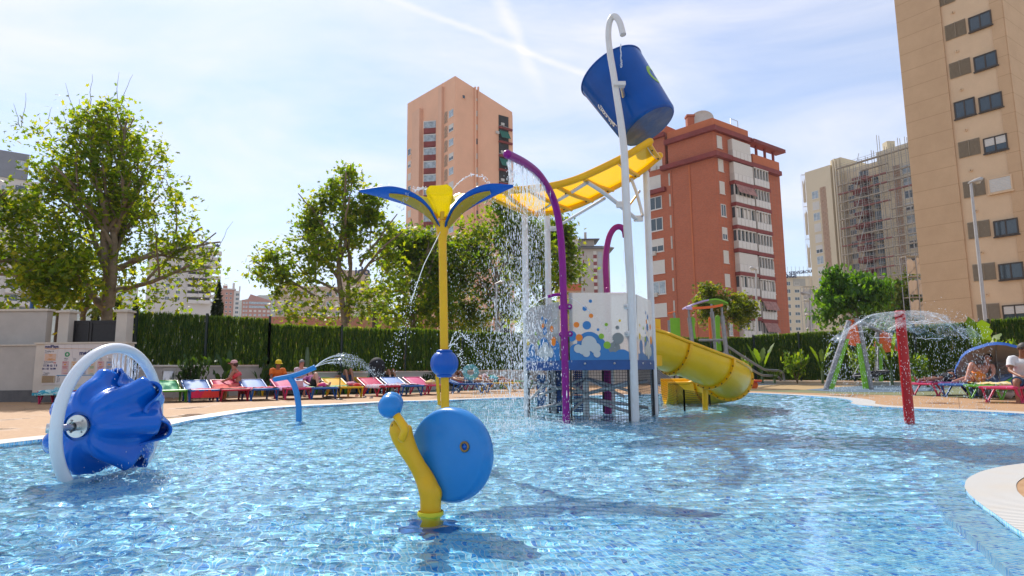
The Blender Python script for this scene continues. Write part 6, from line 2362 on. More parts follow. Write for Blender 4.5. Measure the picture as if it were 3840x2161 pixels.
for k in range(nseg):
 i0 = int(len(NR) * k / nseg); i1 = min(len(NR) - 1, int(len(NR) * (k + 1) / nseg))
 rows = []
 for i in range(i0, i1 + 1):
  f = (i - i0) / max(1, i1 - i0)
  row = []
  for j in range(7):
   t_ = .05 + .9 * j / 6
   p = NR[i].lerp(FRr[i], t_)
   row.append(p - Z * (.035 * math.sin(math.pi * t_)))
  rows.append(row)
 MB().loft(rows[0:], closed=False).build("panel", M_YTRANS, flume)
 for i, m, dz in ((i0, M_YELLOW, -.05),):
  b = MB().tube([NR[i].lerp(FRr[i], t_ / 6) + Z * (dz - .03 * math.sin(math.pi * t_ / 6)) for t_ in range(7)], .036, 8)
  rib = b.build("cross_rib", m, flume)
  i2 = min(i + 1, len(NR) - 1)
  b = MB().tube([NR[i2].lerp(FRr[i2], .08 + .84 * t_ / 6) + Z * (-.045 - .03 * math.sin(math.pi * t_ / 6)) for t_ in range(7)], .011, 5)
  b.build("white_edge_strip", M_WPOLE, rib)
  for t_ in (.2, .8):
   q = NR[i].lerp(FRr[i], t_) + Z * (dz - .06)
   MB().ball(q, .016, 8, 5).build("bolt", M_BLACK, rib)
# white struts
A_ = P(2202, 684, 10.3); B_ = P(2267, 745, 11.2)

def strut(a, c, r=.042, bend=0, m=None):
 a, c = Vector(a), Vector(c)
 mid = (a + c) / 2 + Z * bend
 b = MB().tube(spline([a, mid, c], 6), r, 12, flat=(1, .75))
 o = b.build("strut", m or M_WPOLE, flume)
 for q in (a, c):
  vd = (EYE - q).normalized()
  MB().lathe([(0, .05), (.018, .05), (.026, .04), (.026, .0)], 10, q, vd).build("bolt", M_BOLT, o)
 return o

strut(A_, P(1985, 803, 11.15), bend=-.03)
strut(A_, P(2322, 769, 10.55), bend=.02)
strut(P(2322, 769, 10.55), P(2384, 820, 11.2))
strut(B_, P(2076, 858, 12.2), .034)
strut(P(2368, 672, 11.2), P(2410, 808, 11.25), .036, bend=.06)
strut(P(2360, 770, 11.2), P(2398, 718, 11.3), .026, m=M_YELLOW)
for q, w_ in ((P(2330, 768, 10.5), .12), (P(2394, 820, 11.25), .12), (P(2074, 858, 12.25), .1)):
 MB().rbox(q, (w_ * 1.5, .04, w_), .02).build("bracket", M_WPOLE, flume)

# ---- tipping bucket --------------------------------------------------------------------
BC = P(2362, 372, 10.8)
v_ = (BC - EYE).normalized()
r_ = v_.cross(Z).normalized()
u2 = r_.cross(v_).normalized()
bax = (r_ * .539 * .88 - u2 * .842 * .88 - v_ * .475).normalized()
bucket = empty("tipping_bucket", BC, "large dark blue tipping bucket under the white hooked pipe", "bucket")
BLN = 1.34
r0_, r1_ = .625, .525
top_c = BC - bax * (BLN / 2)
prof = [(r0_ - .03, .0), (r0_, .0)] + [(r0_ + (r1_ - r0_) * f, BLN * f) for f in (.02, .1, .3, .5, .7, .9, .965)] + [(r1_ - .02, BLN * .995), (r1_ - .05, BLN)]
b = MB().lathe(prof, 48, top_c, bax)
b.lathe([(r0_ - .03, .0), (r1_ - .02, BLN - .05)], 48, top_c, bax)
b.build("shell", M_BUCKET, bucket)
M_BBASE = mat("scuffed_blue", (0.016, 0.07, 0.24), .35, var=.3, vscale=6, dirt=(0.16, 0.18, 0.26), dscale=2.2, damt=.75)
MB().lathe([(r1_ - .05, BLN + .001), (r1_ * .5, BLN + .004), (0, BLN + .005)], 48, top_c, bax).build("base", M_BBASE, bucket)
b = MB().lathe([(r0_ - .005, -.012), (r0_ + .014, .0), (r0_ + .008, .02)], 48, top_c, bax)
b.build("rim", M_BUCKET, bucket)
qv = BC - v_ * (r0_ + .0) - r_ * .10
MB().tube([P(2316, 316, Yh), P(2330, 326, 10.15), qv + v_ * .10], .035, 10).build("axle", M_BOLT, bucket)
MB().rbox(P(2322, 318, 10.02), (.20, .14, .07), .01).build("axle_bracket", M_WPOLE, bucket)
MB().ball(top_c + bax * (BLN + .012) - r_ * .02 - u2 * .28, .026, 10, 6).build("drain_plug", M_BOLT, bucket)
# lettering and green ring printed on the shell
fa, fb = frame_of(bax)

def on_shell(ang, h, out=.004):
 d = fa * math.cos(ang) + fb * math.sin(ang)
 rr = r0_ + (r1_ - r0_) * h / BLN
 return top_c + bax * h + d * (rr + out), d

ang0 = math.atan2((-v_).dot(fb), (-v_).dot(fa))      # side that faces the viewer
angR = math.atan2((r_).dot(fb), (r_).dot(fa))
sgn = 1 if ((angR - ang0 + math.pi) % (2 * math.pi) - math.pi) > 0 else -1
M_WPRINT = mat("print_white", (0.75, 0.75, 0.74), .4)

def shell_patch(fn, ang_c, h_c, m, name, n=26, r_out=.2, r_in=.1):
 vs = []
 for i in range(n):
  w = 2 * math.pi * i / n
  for rr in (r_in, r_out):
   p, d = on_shell(ang_c + rr * math.cos(w) / r0_ * sgn, h_c + rr * math.sin(w))
   vs.append(p)
 fs = [(2 * i, 2 * i + 1, (2 * i + 3) % (2 * n), (2 * i + 2) % (2 * n)) for i in range(n)]
 MB().add(vs, fs, True).build(name, m, bucket)

shell_patch(None, ang0 + sgn * 1.33, .64, PRT["green"], "printed_ring", r_out=.19, r_in=.11)
# ".com" curved onto the shell
def shell_text(s, ang_c, h_c, size, m):
 cu = bpy.data.curves.new("t", 'FONT'); cu.body = s; cu.size = size; cu.offset = .004; cu.resolution_u = 3
 t_ = bpy.data.objects.new("t", cu)
 me = bpy.data.meshes.new_from_object(t_)
 bpy.data.objects.remove(t_); bpy.data.curves.remove(cu)
 for v in me.vertices:
  p, d = on_shell(ang_c - sgn * v.co.y / r0_, h_c - v.co.x, .005)
  v.co = p
 me.materials.clear(); me.materials.append(m)
 return link("lettering", me, bucket)

shell_text("pls.com", ang0 - sgn * .98, 1.06, .17, M_WPRINT)
cv = []
for i in range(16):
 f = i / 15
 p, d = on_shell(ang0 - sgn * (.92 + .05 * math.sin(math.pi * f)), 1.12 - .52 * f, .006)
 cv.append(p)
MB().tube(cv, .008, 5).build("printed_swoosh", M_WPRINT, bucket)

# ---- spiral slide ------------------------------------------------------------------------
slide = empty("water_slide", (3.8, 12.8, FLOOR_Z), "yellow curving flume slide leaving the play tower with bolted seams", "slide")
ctr = [V(2.22, 11.72, 1.34), V(2.75, 11.98, 1.27), V(3.35, 12.22, 1.10), V(3.95, 12.55, .89), V(4.45, 13.15, .69), V(4.62, 13.9, .53), V(4.35, 14.55, .45), V(3.85, 14.85, .43), V(3.55, 14.88, .43)]
PT = spline(ctr, 8)
RS = .43
TH = .03

def section(i, R, a0=-100, a1=100, n=18, extra=0.0):
 p = PT[i]
 t_ = (PT[min(i + 1, len(PT) - 1)] - PT[max(i - 1, 0)]).normalized()
 sd = t_.cross(Z).normalized()
 up = sd.cross(t_).normalized()
 out = []
 for k in range(n + 1):
  w = rad(a0 + (a1 - a0) * k / n)
  out.append(p + sd * (R * math.sin(w)) - up * (R * math.cos(w)))
 return out, sd, up

rows_o, rows_i, lip = [], [], []
rim_b = MB()
ro, ri = [], []
for i in range(len(PT)):
 f = i / (len(PT) - 1)
 a1 = 104 + 12 * math.exp(-((f) / .14) ** 2)
 o_, sd, up = section(i, RS + TH, -96, a1)
 n_, _, _ = section(i, RS, -96, a1)
 rows_o.append(o_); rows_i.append(n_)
b = MB().loft(rows_o, closed=False).loft(rows_i, closed=False)
for rows, e in ((0, 0), (len(PT) - 1, 1)):
 a_, c_ = rows_o[rows], rows_i[rows]
 b.add(a_ + c_, [(k, k + 1, len(a_) + k + 1, len(a_) + k) for k in range(len(a_) - 1)])
chan = b.build("channel", M_YEL2, slide, fix=False)
for e in (0, -1):
 rl = [r[e] for r in rows_o]
 MB().tube([p + Z * .0 for p in rl], .045, 8, flat=(1, .8)).build("rim", M_YELLOW, slide)
for i in (1, 13, 24, 35, 46, 57):
 o_, sd, up = section(i, RS + TH, -92, 100, 24)
 o2, _, _ = section(i, RS + TH + .055, -92, 100, 24)
 t_ = (PT[i + 1] - PT[i - 1]).normalized() * .03
 b = MB()
 b.loft([[p - t_ for p in o_], [p - t_ for p in o2], [p + t_ for p in o2], [p + t_ for p in o_]], closed=False, smooth=False)
 fl = b.build("seam_flange", M_YELLOW, slide)
 for k in range(2, 24, 2):
  q = o2[k].lerp(o_[k], .35)
  MB().ball(q - t_ * 1.1, .015, 8, 5).build("bolt", mat("dark_bolt", (.10, .07, .02), .4, metal=.6), fl)
MB().tube([(3.82, 12.72, FLOOR_Z), (3.84, 12.66, .48)], .055, 12).build("support_post", M_YELLOW, slide)
MB().rbox((3.84, 12.66, .47), (.22, .22, .06), .015).build("support_saddle", M_YELLOW, slide)
# entry hood board where the slide leaves the tower
o_, sd, up = section(0, RS + .02, -96, 114)
MB().obox(HX["R"] + V(.02, .14, 0), V(.9, .43, 0).normalized(), V(.43, -.9, 0).normalized(), 0.0, .20, -.02, .02, .86, 1.72).build("entry_board", M_YELLOW, slide)

# ------------------------------------------------------------------ spinning bowl in a ring
M_BLUE_G = mat("royal_blue_gelcoat", (0.001, 0.115, 0.52), 0.13, var=0.06, vscale=2, spec=.45)
M_SKY = mat("sky_blue_gelcoat", (0.018, 0.20, 0.52), 0.25, var=0.05, vscale=3, spec=.4, dirt=(0.05, 0.26, 0.55), dscale=5, damt=.3)
M_SKY2 = mat("sky_blue_paint", (0.020, 0.22, 0.56), 0.30, var=0.06, vscale=6)
M_WRING = mat("white_gelcoat", (0.70, 0.71, 0.73), 0.22, var=0.03, vscale=2, coat=.4)
M_BRUSH = mat("brushed_steel", (0.62, 0.60, 0.57), 0.30, metal=.9, var=.08, vscale=14)
ring_c = V(-3.40, 5.42, .40)
w_ax = V(.05, 1, 0).normalized()
RR = .625
bowl = empty("spinning_bowl", (ring_c.x, ring_c.y, FLOOR_Z), "royal blue lobed spinning bowl held in a white ring", "water toy")
b = MB().tube([ring_c + w_ax * (RR * math.cos(2 * math.pi * i / 72)) + Z * (RR * math.sin(2 * math.pi * i / 72)) for i in range(73)], .044, 20, False)
b.build("ring", M_WRING, bowl)
hub_near = ring_c - w_ax * (RR - .02)
hub = ring_c - w_ax * (RR - .22)
MB().tube([hub_near, hub], .026, 14).build("axle", M_BRUSH, bowl)
MB().lathe([(0, .085), (.036, .085), (.036, .055)], 16, hub_near + w_ax * .02 - X * .0, V(-.85, -.5, .05)).build("axle_cap", M_BRUSH, bowl)
pl = MB().lathe([(.038, -.06), (.034, -.012), (.088, -.012), (.088, .006)], 36, hub, w_ax, smooth=False).build("hub_plate", M_BRUSH, bowl)
for k in range(4):
 a = math.pi / 4 + k * math.pi / 2
 MB().ball(hub - w_ax * .014 + X * .062 * math.cos(a) + Z * .062 * math.sin(a), .008, 8, 5).build("bolt", M_STEEL, pl)
# lobed shell: grows from the hub, seven folds deepening to the lip
NL = 7
BS = 1
PHI0 = .25

def bowl_pt(f, ph, off=0.0, h=None, ax=None, ph0=0.0):
 h = h or hub
 ax = ax or w_ax
 c = math.cos(NL * ph + PHI0 + ph0)
 fold = c * (1.25 - .25 * c * c)
 g = f ** 1.4
 r = .085 + .300 * f ** .62 + .046 * g * fold + .014 * math.sin(2 * ph + .6) * g
 t = .36 * f ** 2.2 - .085 * g * fold + .07 * g * math.sin(ph + .4)
 lip = max(0, f - .80) / .20
 r += .035 * lip * lip * (.7 + .3 * fold)
 r += 0
 t += .012 * math.exp(-((f - .45) / .2) ** 2) * max(0, math.cos(2 * NL * ph)) ** 6
 r -= off
 t += off * .6
 return h + ax * t + X * (r * math.cos(ph)) + Z * (r * math.sin(ph))

nph, nf = 168, 30
outer_r = [[bowl_pt(.02 + .98 * i / nf, 2 * math.pi * k / nph) for k in range(nph)] for i in range(nf + 1)]
inner_r = [[bowl_pt(.02 + .98 * i / nf, 2 * math.pi * k / nph, .022) for k in range(nph)] for i in range(nf + 1)]
b = MB().loft(outer_r + inner_r[::-1])
b.build("lobed_shell", M_BLUE_G, bowl)
hub_b = hub + w_ax * .78
outer_r = [[bowl_pt(.02 + .98 * i / nf, 2 * math.pi * k / nph, 0, hub_b, -w_ax, 1.1) for k in range(nph)] for i in range(nf + 1)]
inner_r = [[bowl_pt(.02 + .98 * i / nf, 2 * math.pi * k / nph, .022, hub_b, -w_ax, 1.1) for k in range(nph)] for i in range(nf + 1)]
MB().loft(outer_r + inner_r[::-1]).build("lobed_shell", M_BLUE_G, bowl)
far_hub = ring_c + w_ax * (RR - .30)
MB().tube([ring_c + w_ax * (RR - .02), hub + w_ax * .05], .026, 12).build("axle", M_BRUSH, bowl)

# ------------------------------------------------------------------ snail
SY = 3.64
snail = empty("snail_toy", V(P(1617, 1935, SY).x, SY, FLOOR_Z), "yellow snail water toy with round sky blue shell and ball eyes", "water toy")

def sp(x, y, Y=SY):
 return P(1300 + x / 1.788, 1350 + y / 1.788, Y)

dc = sp(700, 633, SY + .06)
nrm = V(-math.sin(rad(28)), -math.cos(rad(28)), .02).normalized()
Rd = .268
prof = []
hw = .065
for i in range(9):
 a = math.pi * i / 8 - math.pi / 2
 prof.append((Rd - .035 + .035 * math.cos(a), hw * math.sin(a) * .95))
prof = [(0, -hw)] + [(Rd * .5, -hw)] + prof + [(Rd * .5, hw), (0, hw)]
b = MB().lathe(prof, 72, dc, -nrm)
shell = b.build("shell", M_SKY, snail)
# nozzle on the shell face
tx, ty = frame_of(nrm)
nzc = sp(835, 575, SY - .0)
d_ = (dc - nrm * 0 - nzc)
nzc = nzc + nrm * (dc + nrm * hw - nzc).dot(nrm)
M_BRASS = mat("bronze_ring", (0.30, 0.17, 0.06), .35, metal=.7)
nz = MB().lathe([(.030, 0), (.031, .006), (.027, .010), (.019, .008), (.018, 0)], 28, nzc, nrm).build("nozzle_ring", M_BRASS, snail)
MB().lathe([(.0185, .0), (.0185, .004), (0, .005)], 24, nzc, nrm).build("nozzle_insert", M_BLUE_G, nz)
for k in range(4):
 a = k * math.pi / 2 + .6
 MB().ball(nzc + nrm * .005 + tx * .011 * math.cos(a) + ty * .011 * math.sin(a), .0025, 6, 4).build("nozzle_hole", M_BLACK, nz)
k_ = SY / FPX / 1.788
bodyp = [(563, 1090, 68), (563, 1010, 68), (562, 930, 68), (548, 860, 68), (520, 790, 62), (478, 715, 54), (437, 645, 56), (402, 580, 64), (376, 520, 72), (362, 470, 76), (360, 435, 66), (366, 412, 40), (368, 404, 10)]
pts = [sp(x, y, SY + (0.02 if i > 3 else .0)) for i, (x, y, r) in enumerate(bodyp)]
pts[0].z = FLOOR_Z
cs = spline(pts, 4)
rr = [r for *_, r in bodyp]
rs = []
for i in range(len(cs)):
 f = i / 4
 j = min(int(f), len(rr) - 2)
 rs.append((rr[j] + (rr[j + 1] - rr[j]) * (f - j)) * k_)
b = MB().tube(cs, rs, 24, flat=(1, .80), up=(0, 1, 0))
b.build("body", M_YELLOW, snail)
# tail of the foot that cradles the shell
tl = [(565, 985, 66), (600, 930, 50), (606, 890, 42), (585, 850, 36), (560, 815, 26)]
MB().tube(spline([sp(x, y, SY + .0) for x, y, r in tl], 4), [40 * k_ * 1.0 + .0 for _ in range(17)], 14, flat=(1, .8)).build("shell_cradle", M_YELLOW, snail)
st = MB().tube(spline([sp(372, 525, SY - .075), sp(388, 470, SY - .085), sp(366, 420, SY - .075), sp(338, 380, SY - .05), sp(312, 335, SY - .02)], 5), 27 * k_, 14)
cap_dome(st, sp(372, 525, SY - .075), (0, 0, -1), 27 * k_, 14)
st.build("eye_stalk", M_YELLOW, snail)
MB().tube(spline([sp(376, 470, SY + .10), sp(352, 400, SY + .12), sp(318, 330, SY + .13)], 5), 25 * k_, 12).build("eye_stalk", M_YELLOW, snail)
MB().ball(sp(292, 312, SY - .03), 79 * k_, 32, 20).build("eye_ball", M_SKY, snail)
MB().ball(sp(302, 292, SY + .13), 79 * k_, 32, 20).build("eye_ball", M_SKY, snail)
MB().tube([sp(306, 432, SY - .062), sp(304, 438, SY - .060), sp(302, 445, SY - .056)], .003, 6).build("mouth", M_BLACK, snail)
ft = sp(563, 1030, SY)
MB().lathe([(.070, -.03), (.073, -.028), (.073, .018), (.069, .022)], 28, (ft.x, ft.y, .005)).build("foot_collar", mat("lime_collar", (.62, .55, .01), .35), snail)
fl = [( (.16 + .015 * math.cos(8 * a)) * math.cos(a), (.16 + .015 * math.cos(8 * a)) * math.sin(a)) for a in [2 * math.pi * i / 64 for i in range(64)]]
bp_ = MB().prism(fl, (ft.x, ft.y, 0), X, Yv, Z, FLOOR_Z + .006, FLOOR_Z + .03)
o = bp_.build("painted_shadow_disc", mat("painted_shadow_blue", (0.004, 0.13, 0.44), .35), snail)  # dark blue disc paints the shadow patch round the snail's foot
o.cycles.is_caustics_receiver = True

# ------------------------------------------------------------------ flower fountain
FY = 6.3
flower = empty("flower_fountain", V(P(1675, 1690, FY).x, FY, FLOOR_Z), "tall yellow pole flower fountain with blue and yellow petals", "fountain")
f0, f1 = P(1674, 1690, FY), P(1659, 880, FY)
f0.z = FLOOR_Z
MB().tube([f0, f1], .0415, 20).build("pole", M_YELLOW, flower)
b = MB().lathe([(.042, -.16), (.048, -.10), (.064, -.03), (.072, .02), (.070, .05), (.05, .055), (0, .055)], 24, P(1659, 850, FY), (f1 - f0).normalized())
b.build("hub", M_YELLOW, flower)
bc = P(1666.5, 1363.5, FY)
rows = []
for i in range(15):
 th = math.pi * (i + .3) / 14.6
 row = []
 for k in range(80):
  a = 2 * math.pi * k / 80
  g = 1 - .035 * max(0, math.cos(a * 10)) ** 8
  rr_ = .140 * math.sin(th) ** .8 * g
  row.append(bc + V(rr_ * math.cos(a), rr_ * math.sin(a), .128 * math.cos(th)))
 rows.append(row)
rows = [[bc + (p - bc) for p in r] for r in rows]
MB().loft(rows, cap=True).build("melon_ball", mat("melon_blue", (.003, .09, .42), .32, var=.06, vscale=6, bump=.1, bscale=120), flower)
for s in (-1, 1):
 MB().lathe([(.05, 0), (.078, .004), (.078, .022), (.055, .03), (.05, .03)], 24, bc + Z * (s * .108), (0, 0, s)).build("collar", MATS["melon_blue"], flower)

def petal(path, wprof, m, nm, n=12, cup=.08, thick=.008, parent=None, side=None, lift=0.0, f0_=0.0, f1_=1.0):
 pts = spline(path, n)
 m_ = len(pts)
 rows_t, rows_b = [], []
 for i, p in enumerate(pts):
  f = i / (m_ - 1)
  if f < f0_ or f > f1_:
   continue
  t = (pts[min(i + 1, m_ - 1)] - pts[max(i - 1, 0)]).normalized()
  s = (side - t * side.dot(t)).normalized()
  nn = s.cross(t).normalized()
  if nn.z < 0:
   nn = -nn
  g = (f - f0_) / (f1_ - f0_)
  w = wprof(g)
  rt, rb = [], []
  for k in range(-4, 5):
   q = p + s * (w * k / 4) + nn * (cup * w * (k / 4) ** 2 + lift)
   rt.append(q + nn * thick / 2); rb.append(q - nn * thick / 2)
  rows_t.append(rt); rows_b.append(rb)
 rings = [a + b_[::-1] for a, b_ in zip(rows_t, rows_b)]
 return MB().loft(rings, cap=True).build(nm, m, parent or flower)

hubp = P(1659, 848, FY)
k6 = FY / FPX
def fp(x, y, dy=0.0):
 q = P(850 + x / 1.9815, 600 + y / 1.9815, FY + dy)
 return q

M_YBACK = frosted("petal_yellow", (.85, .58, .06), .05, .55)
long_w = lambda f: .012 + .125 * math.sin(math.pi * min(1, f * .80 + .07)) ** 1.0 * (1 if f < .75 else 1 - ((f - .75) / .25) ** 2 * .93)
inner_w = lambda f: .010 + .085 * math.sin(math.pi * min(1, f * .92 + .04))
lpath = [fp(1583, 515), fp(1555, 470, -.02), fp(1500, 398, -.04), fp(1420, 332, -.06), fp(1310, 280, -.08), fp(1170, 248, -.10), fp(985, 232, -.12)]
rpath = [fp(1632, 515), fp(1655, 468, -.02), fp(1705, 398, -.04), fp(1775, 330, -.06), fp(1870, 270, -.08), fp(1990, 225, -.10), fp(2130, 195, -.12)]
for path, sd in ((lpath, V(.12, .9, -.42)), (rpath, V(-.12, .9, -.42))):
 pt_ = petal(path, long_w, M_BTRANS, "blue_petal", 8, .10, .008, side=sd.normalized())
 inn = petal(path, inner_w, M_YBACK, "yellow_backing", 8, .10, .008, parent=pt_, side=sd.normalized(), lift=-.016, f0_=.03, f1_=.80)
 ps = spline(path, 8)
 for f in (.25, .45, .62):
  q = ps[int(f * (len(ps) - 1))]
  for s in (-1, 1):
   MB().ball(q + sd.normalized() * .06 * s - Z * .02, .007, 6, 4).build("bolt", M_BOLT, pt_)
short_w = lambda f: .030 + .125 * f ** .8 * (1 if f < .82 else 1 - ((f - .82) / .18) ** 2 * .55)
for path, sd in (([fp(1603, 425, -.03), fp(1600, 370, -.07), fp(1588, 290, -.10), fp(1572, 190, -.10)], V(1, .25, .05)),
     ([fp(1560, 430, .03), fp(1530, 370, .06), fp(1490, 320, .10), fp(1450, 272, .14)], V(.6, .8, 0)),
     ([fp(1615, 440, .06), fp(1655, 370, .14), fp(1710, 310, .22), fp(1770, 250, .28)], V(.8, -.6, 0)),
     ([fp(1600, 430, .08), fp(1600, 370, .18), fp(1596, 320, .28), fp(1590, 262, .34)], V(1, 0, 0))):
 pt_ = petal(path, short_w, M_LTRANS, "yellow_petal", 6, .12, .007, side=sd.normalized())
 q = spline(path, 6)[1]
 MB().rbox(q - V(0, .02, .0), (.045, .02, .09), .008).build("petal_bracket", M_YELLOW, pt_)

# slim yellow post further back
q = G(1650, 1517, 0)
t = empty("yellow_post", (q.x, q.y, FLOOR_Z), "slim yellow spray post standing in the pool behind the flower pole", "post")
MB().tube([(q.x, q.y, FLOOR_Z), (q.x - .09, q.y, .86)], .042, 14).build("shaft", M_YELLOW, t)
MB().lathe([(.042, 0), (.046, .01), (.046, .05), (.02, .07), (0, .07)], 14, (q.x - .09, q.y, .86)).build("nozzle_cap", M_YELLOW, t)
MB().lathe([(.05, 0), (.05, .02), (.044, .022)], 14, (q.x - .01, q.y, .06)).build("collar", M_YELLOW, t)

# ------------------------------------------------------------------ blue T shaped spout
TY = 10.8
t = empty("curved_spout", G(1119, 1577, 0), "sky blue T shaped spout arching a jet of water over the pool edge", "water toy")

def ts(x, y):
 return P(900 + x / 2.576, 1150 + y / 2.576, TY)

pts = [ts(568, 1100), ts(568, 1040), ts(565, 950), ts(545, 830), ts(515, 740), ts(482, 690)]
pts = [V(pts[0].x, TY, FLOOR_Z)] + pts
MB().tube(spline(pts, 6), .049, 16).build("stem", M_SKY2, t)
bar_ = spline([ts(340, 703), ts(400, 692), ts(500, 672), ts(600, 640), ts(712, 592)], 6)
b = MB().tube(bar_, .043, 16)
cap_dome(b, bar_[0], bar_[0] - bar_[1], .043, 16)
b.build("spout_bar", M_SKY2, t)
d = (bar_[-1] - bar_[-2]).normalized()
MB().lathe([(.043, 0), (.046, .004), (.046, .03), (.03, .034), (0, .034)], 16, bar_[-1] - d * .002, d).build("nozzle_head", M_SKY2, t)
SPOUT_TIP = bar_[-1]

# ------------------------------------------------------------------ red water post
ry = 9.4
t = empty("red_water_post", G(3411, 1582, 0), "red water post throwing a clear dome of water", "water toy")
a, c = G(3411, 1582, 0), P(3376, 1190, ry)
M_RED = mat("red_gelcoat", (0.42, 0.006, 0.010), .28, var=.1, vscale=6, spec=.4)
MB().tube([V(a.x, a.y, FLOOR_Z), c], .069, 20).build("post", M_RED, t)
MB().lathe([(.069, 0), (.074, .006), (.074, .03), (.069, .036), (.060, .038), (.060, .058), (.072, .062), (.072, .09), (.05, .10), (0, .10)], 24, c, (0, 0, 1)).build("spray_head", M_RED, t)
RED_TOP = c + Z * .05

# ------------------------------------------------------------------ playground and lamps
M_GALV = mat("grey_tube", (0.26, 0.26, 0.27), .45, metal=.3, var=.15, vscale=8)
M_GREEN = mat("lime_board", (0.18, 0.45, 0.02), .5, var=.08, vscale=5)
M_ORNG = mat("orange_board", (0.72, 0.13, 0.02), .5, var=.08, vscale=5)
M_LILAC = mat("lilac_board", (0.42, 0.33, 0.55), .5)
M_PINKB = mat("pink_board", (0.60, 0.06, 0.14), .5)
PY = 26.0
house = empty("climbing_house", V(P(2650, 1430, PY).x, PY, DECK_Z), "climbing frame with arched lilac, green and orange roof behind the yellow slide", "climbing frame")

def hs(x, y, Y=PY):
 return P(2440 + x / 2.9, 1050 + y / 2.9, Y)

for x, y0, Y in ((415, 320, PY), (660, 260, PY + 1.3), (772, 300, PY - .2)):
 a = hs(x, y0, Y)
 MB().tube([(a.x + .16, Y, DECK_Z), (a.x + .06, Y, a.z - 1.2), (a.x, Y, a.z - .35)], .085, 10).build("post", M_GALV, house)
 MB().tube([(a.x, Y, a.z - .4), (a.x, Y, a.z)], .05, 8).build("roof_strut", M_GALV, house)
for x0, x1, y0, y1, m, Y in ((432, 482, 395, 640, M_GREEN, PY + .02), (720, 752, 380, 770, M_GREEN, PY + .3), (640, 652, 400, 660, M_ORNG, PY + 1.2)):
 a, c = hs(x0, y1, Y), hs(x1, y0, Y)
 w = c.x - a.x
 MB().prism([(0, 0), (w, 0), (w * .8, (c.z - a.z) * .5), (w, c.z - a.z - .1), (w * .5, c.z - a.z), (0, c.z - a.z - .1)], (a.x, Y, a.z), X, Z, Yv, -.02, .02).build("side_board", m, house)

def arc_board(pts, w, th, m, nm):
 ps = spline(pts, 8)
 top, bot = [], []
 rings = []
 for p in ps:
  rings.append([p + V(0, -w / 2, th / 2), p + V(0, w / 2, th / 2), p + V(0, w / 2, -th / 2), p + V(0, -w / 2, -th / 2)])
 MB().loft(rings, smooth=False, cap=True).build(nm, m, house)

arc_board([hs(385, 303), hs(440, 275), hs(520, 248), hs(585, 236)], 1.2, .06, M_LILAC, "roof_board")
arc_board([hs(586, 235), hs(660, 228), hs(720, 240), hs(790, 270)], 1.2, .06, M_GREEN, "roof_board")
arc_board([hs(450, 308, PY - .6), hs(560, 304, PY - .6), hs(680, 292, PY - .6), hs(785, 272, PY - .6)], .06, .10, M_ORNG, "roof_fascia")
arc_board([hs(385, 305, PY - .6), hs(420, 307, PY - .6), hs(450, 309, PY - .6)], .06, .12, M_LILAC, "roof_fascia")
MB().tube([hs(525, 655), hs(790, 655)], .05, 8).build("rail", M_GALV, house)
MB().tube(spline([hs(700, 740), hs(690, 680), hs(730, 665), hs(750, 690)], 5), .035, 8).build("hand_loop", M_GALV, house)
pf = hs(440, 700)
MB().boxx(hs(410, 700).x, hs(800, 700).x, PY - .3, PY + 1.4, 1.15, 1.25).build("floor", M_GALV, house)
for x in (205, 262):
 a = hs(x, 440, PY + 1)
 MB().tube([(a.x, PY + 1, DECK_Z), (a.x, PY + 1, a.z)], .09, 8).build("post", M_GALV, house)
a = hs(205, 430, PY + 1)
MB().boxx(a.x, a.x + .42, PY + .9, PY + .94, a.z - .9, a.z + .05).build("side_board", M_GREEN, house)
MB().tube([hs(185, 368, PY + 1), hs(268, 348, PY + 1)], .04, 6).build("roof_bar", M_ORNG, house)
MB().tube([hs(250, 350, PY + 1), hs(264, 430, PY + 1)], .05, 6).build("roof_strut", M_GALV, house)
# handrails running down to the ground
g1 = G(2943, 1441, DECK_Z); g2 = G(2931, 1441, DECK_Z)
hr = empty("handrail", g1, "pair of grey tube handrails sloping down right of the slide", "handrail")
for pts, g in (([(800, 700), (900, 765), (1060, 870), (1200, 955), (1250, 978), (1340, 985), (1400, 990), (1440, 1020)], g1), ([(800, 790), (960, 880), (1100, 975), (1200, 1030), (1250, 1040), (1340, 1045), (1385, 1055), (1412, 1085)], g2)):
 n = len(pts)
 ps = [P(2440 + x / 2.9, 1050 + y / 2.9, PY + (g.y - PY) * (i / (n - 1)) ** .8) for i, (x, y) in enumerate(pts)]
 ps.append(V(g.x, g.y, DECK_Z))
 MB().tube(spline(ps, 4), .055, 8).build("rail", M_GALV, hr)
# red scoop panel behind the tower net
a = G(2500, 1436, DECK_Z)
t = empty("red_scoop", a, "dark red play scoop with green post glimpsed behind the slide net", "play equipment")
ps = [P(2474, 1376, a.y), P(2484, 1400, a.y), P(2500, 1420, a.y), P(2524, 1428, a.y)]
MB().loft([[p - Yv * .5, p + Yv * .5] for p in spline(ps, 5)], closed=False).build("scoop", mat("dark_red", (.22, .012, .01), .4), t)
MB().tube([(a.x + .25, a.y, DECK_Z), (a.x + .25, a.y, .75)], .06, 8).build("post", M_GREEN, t)
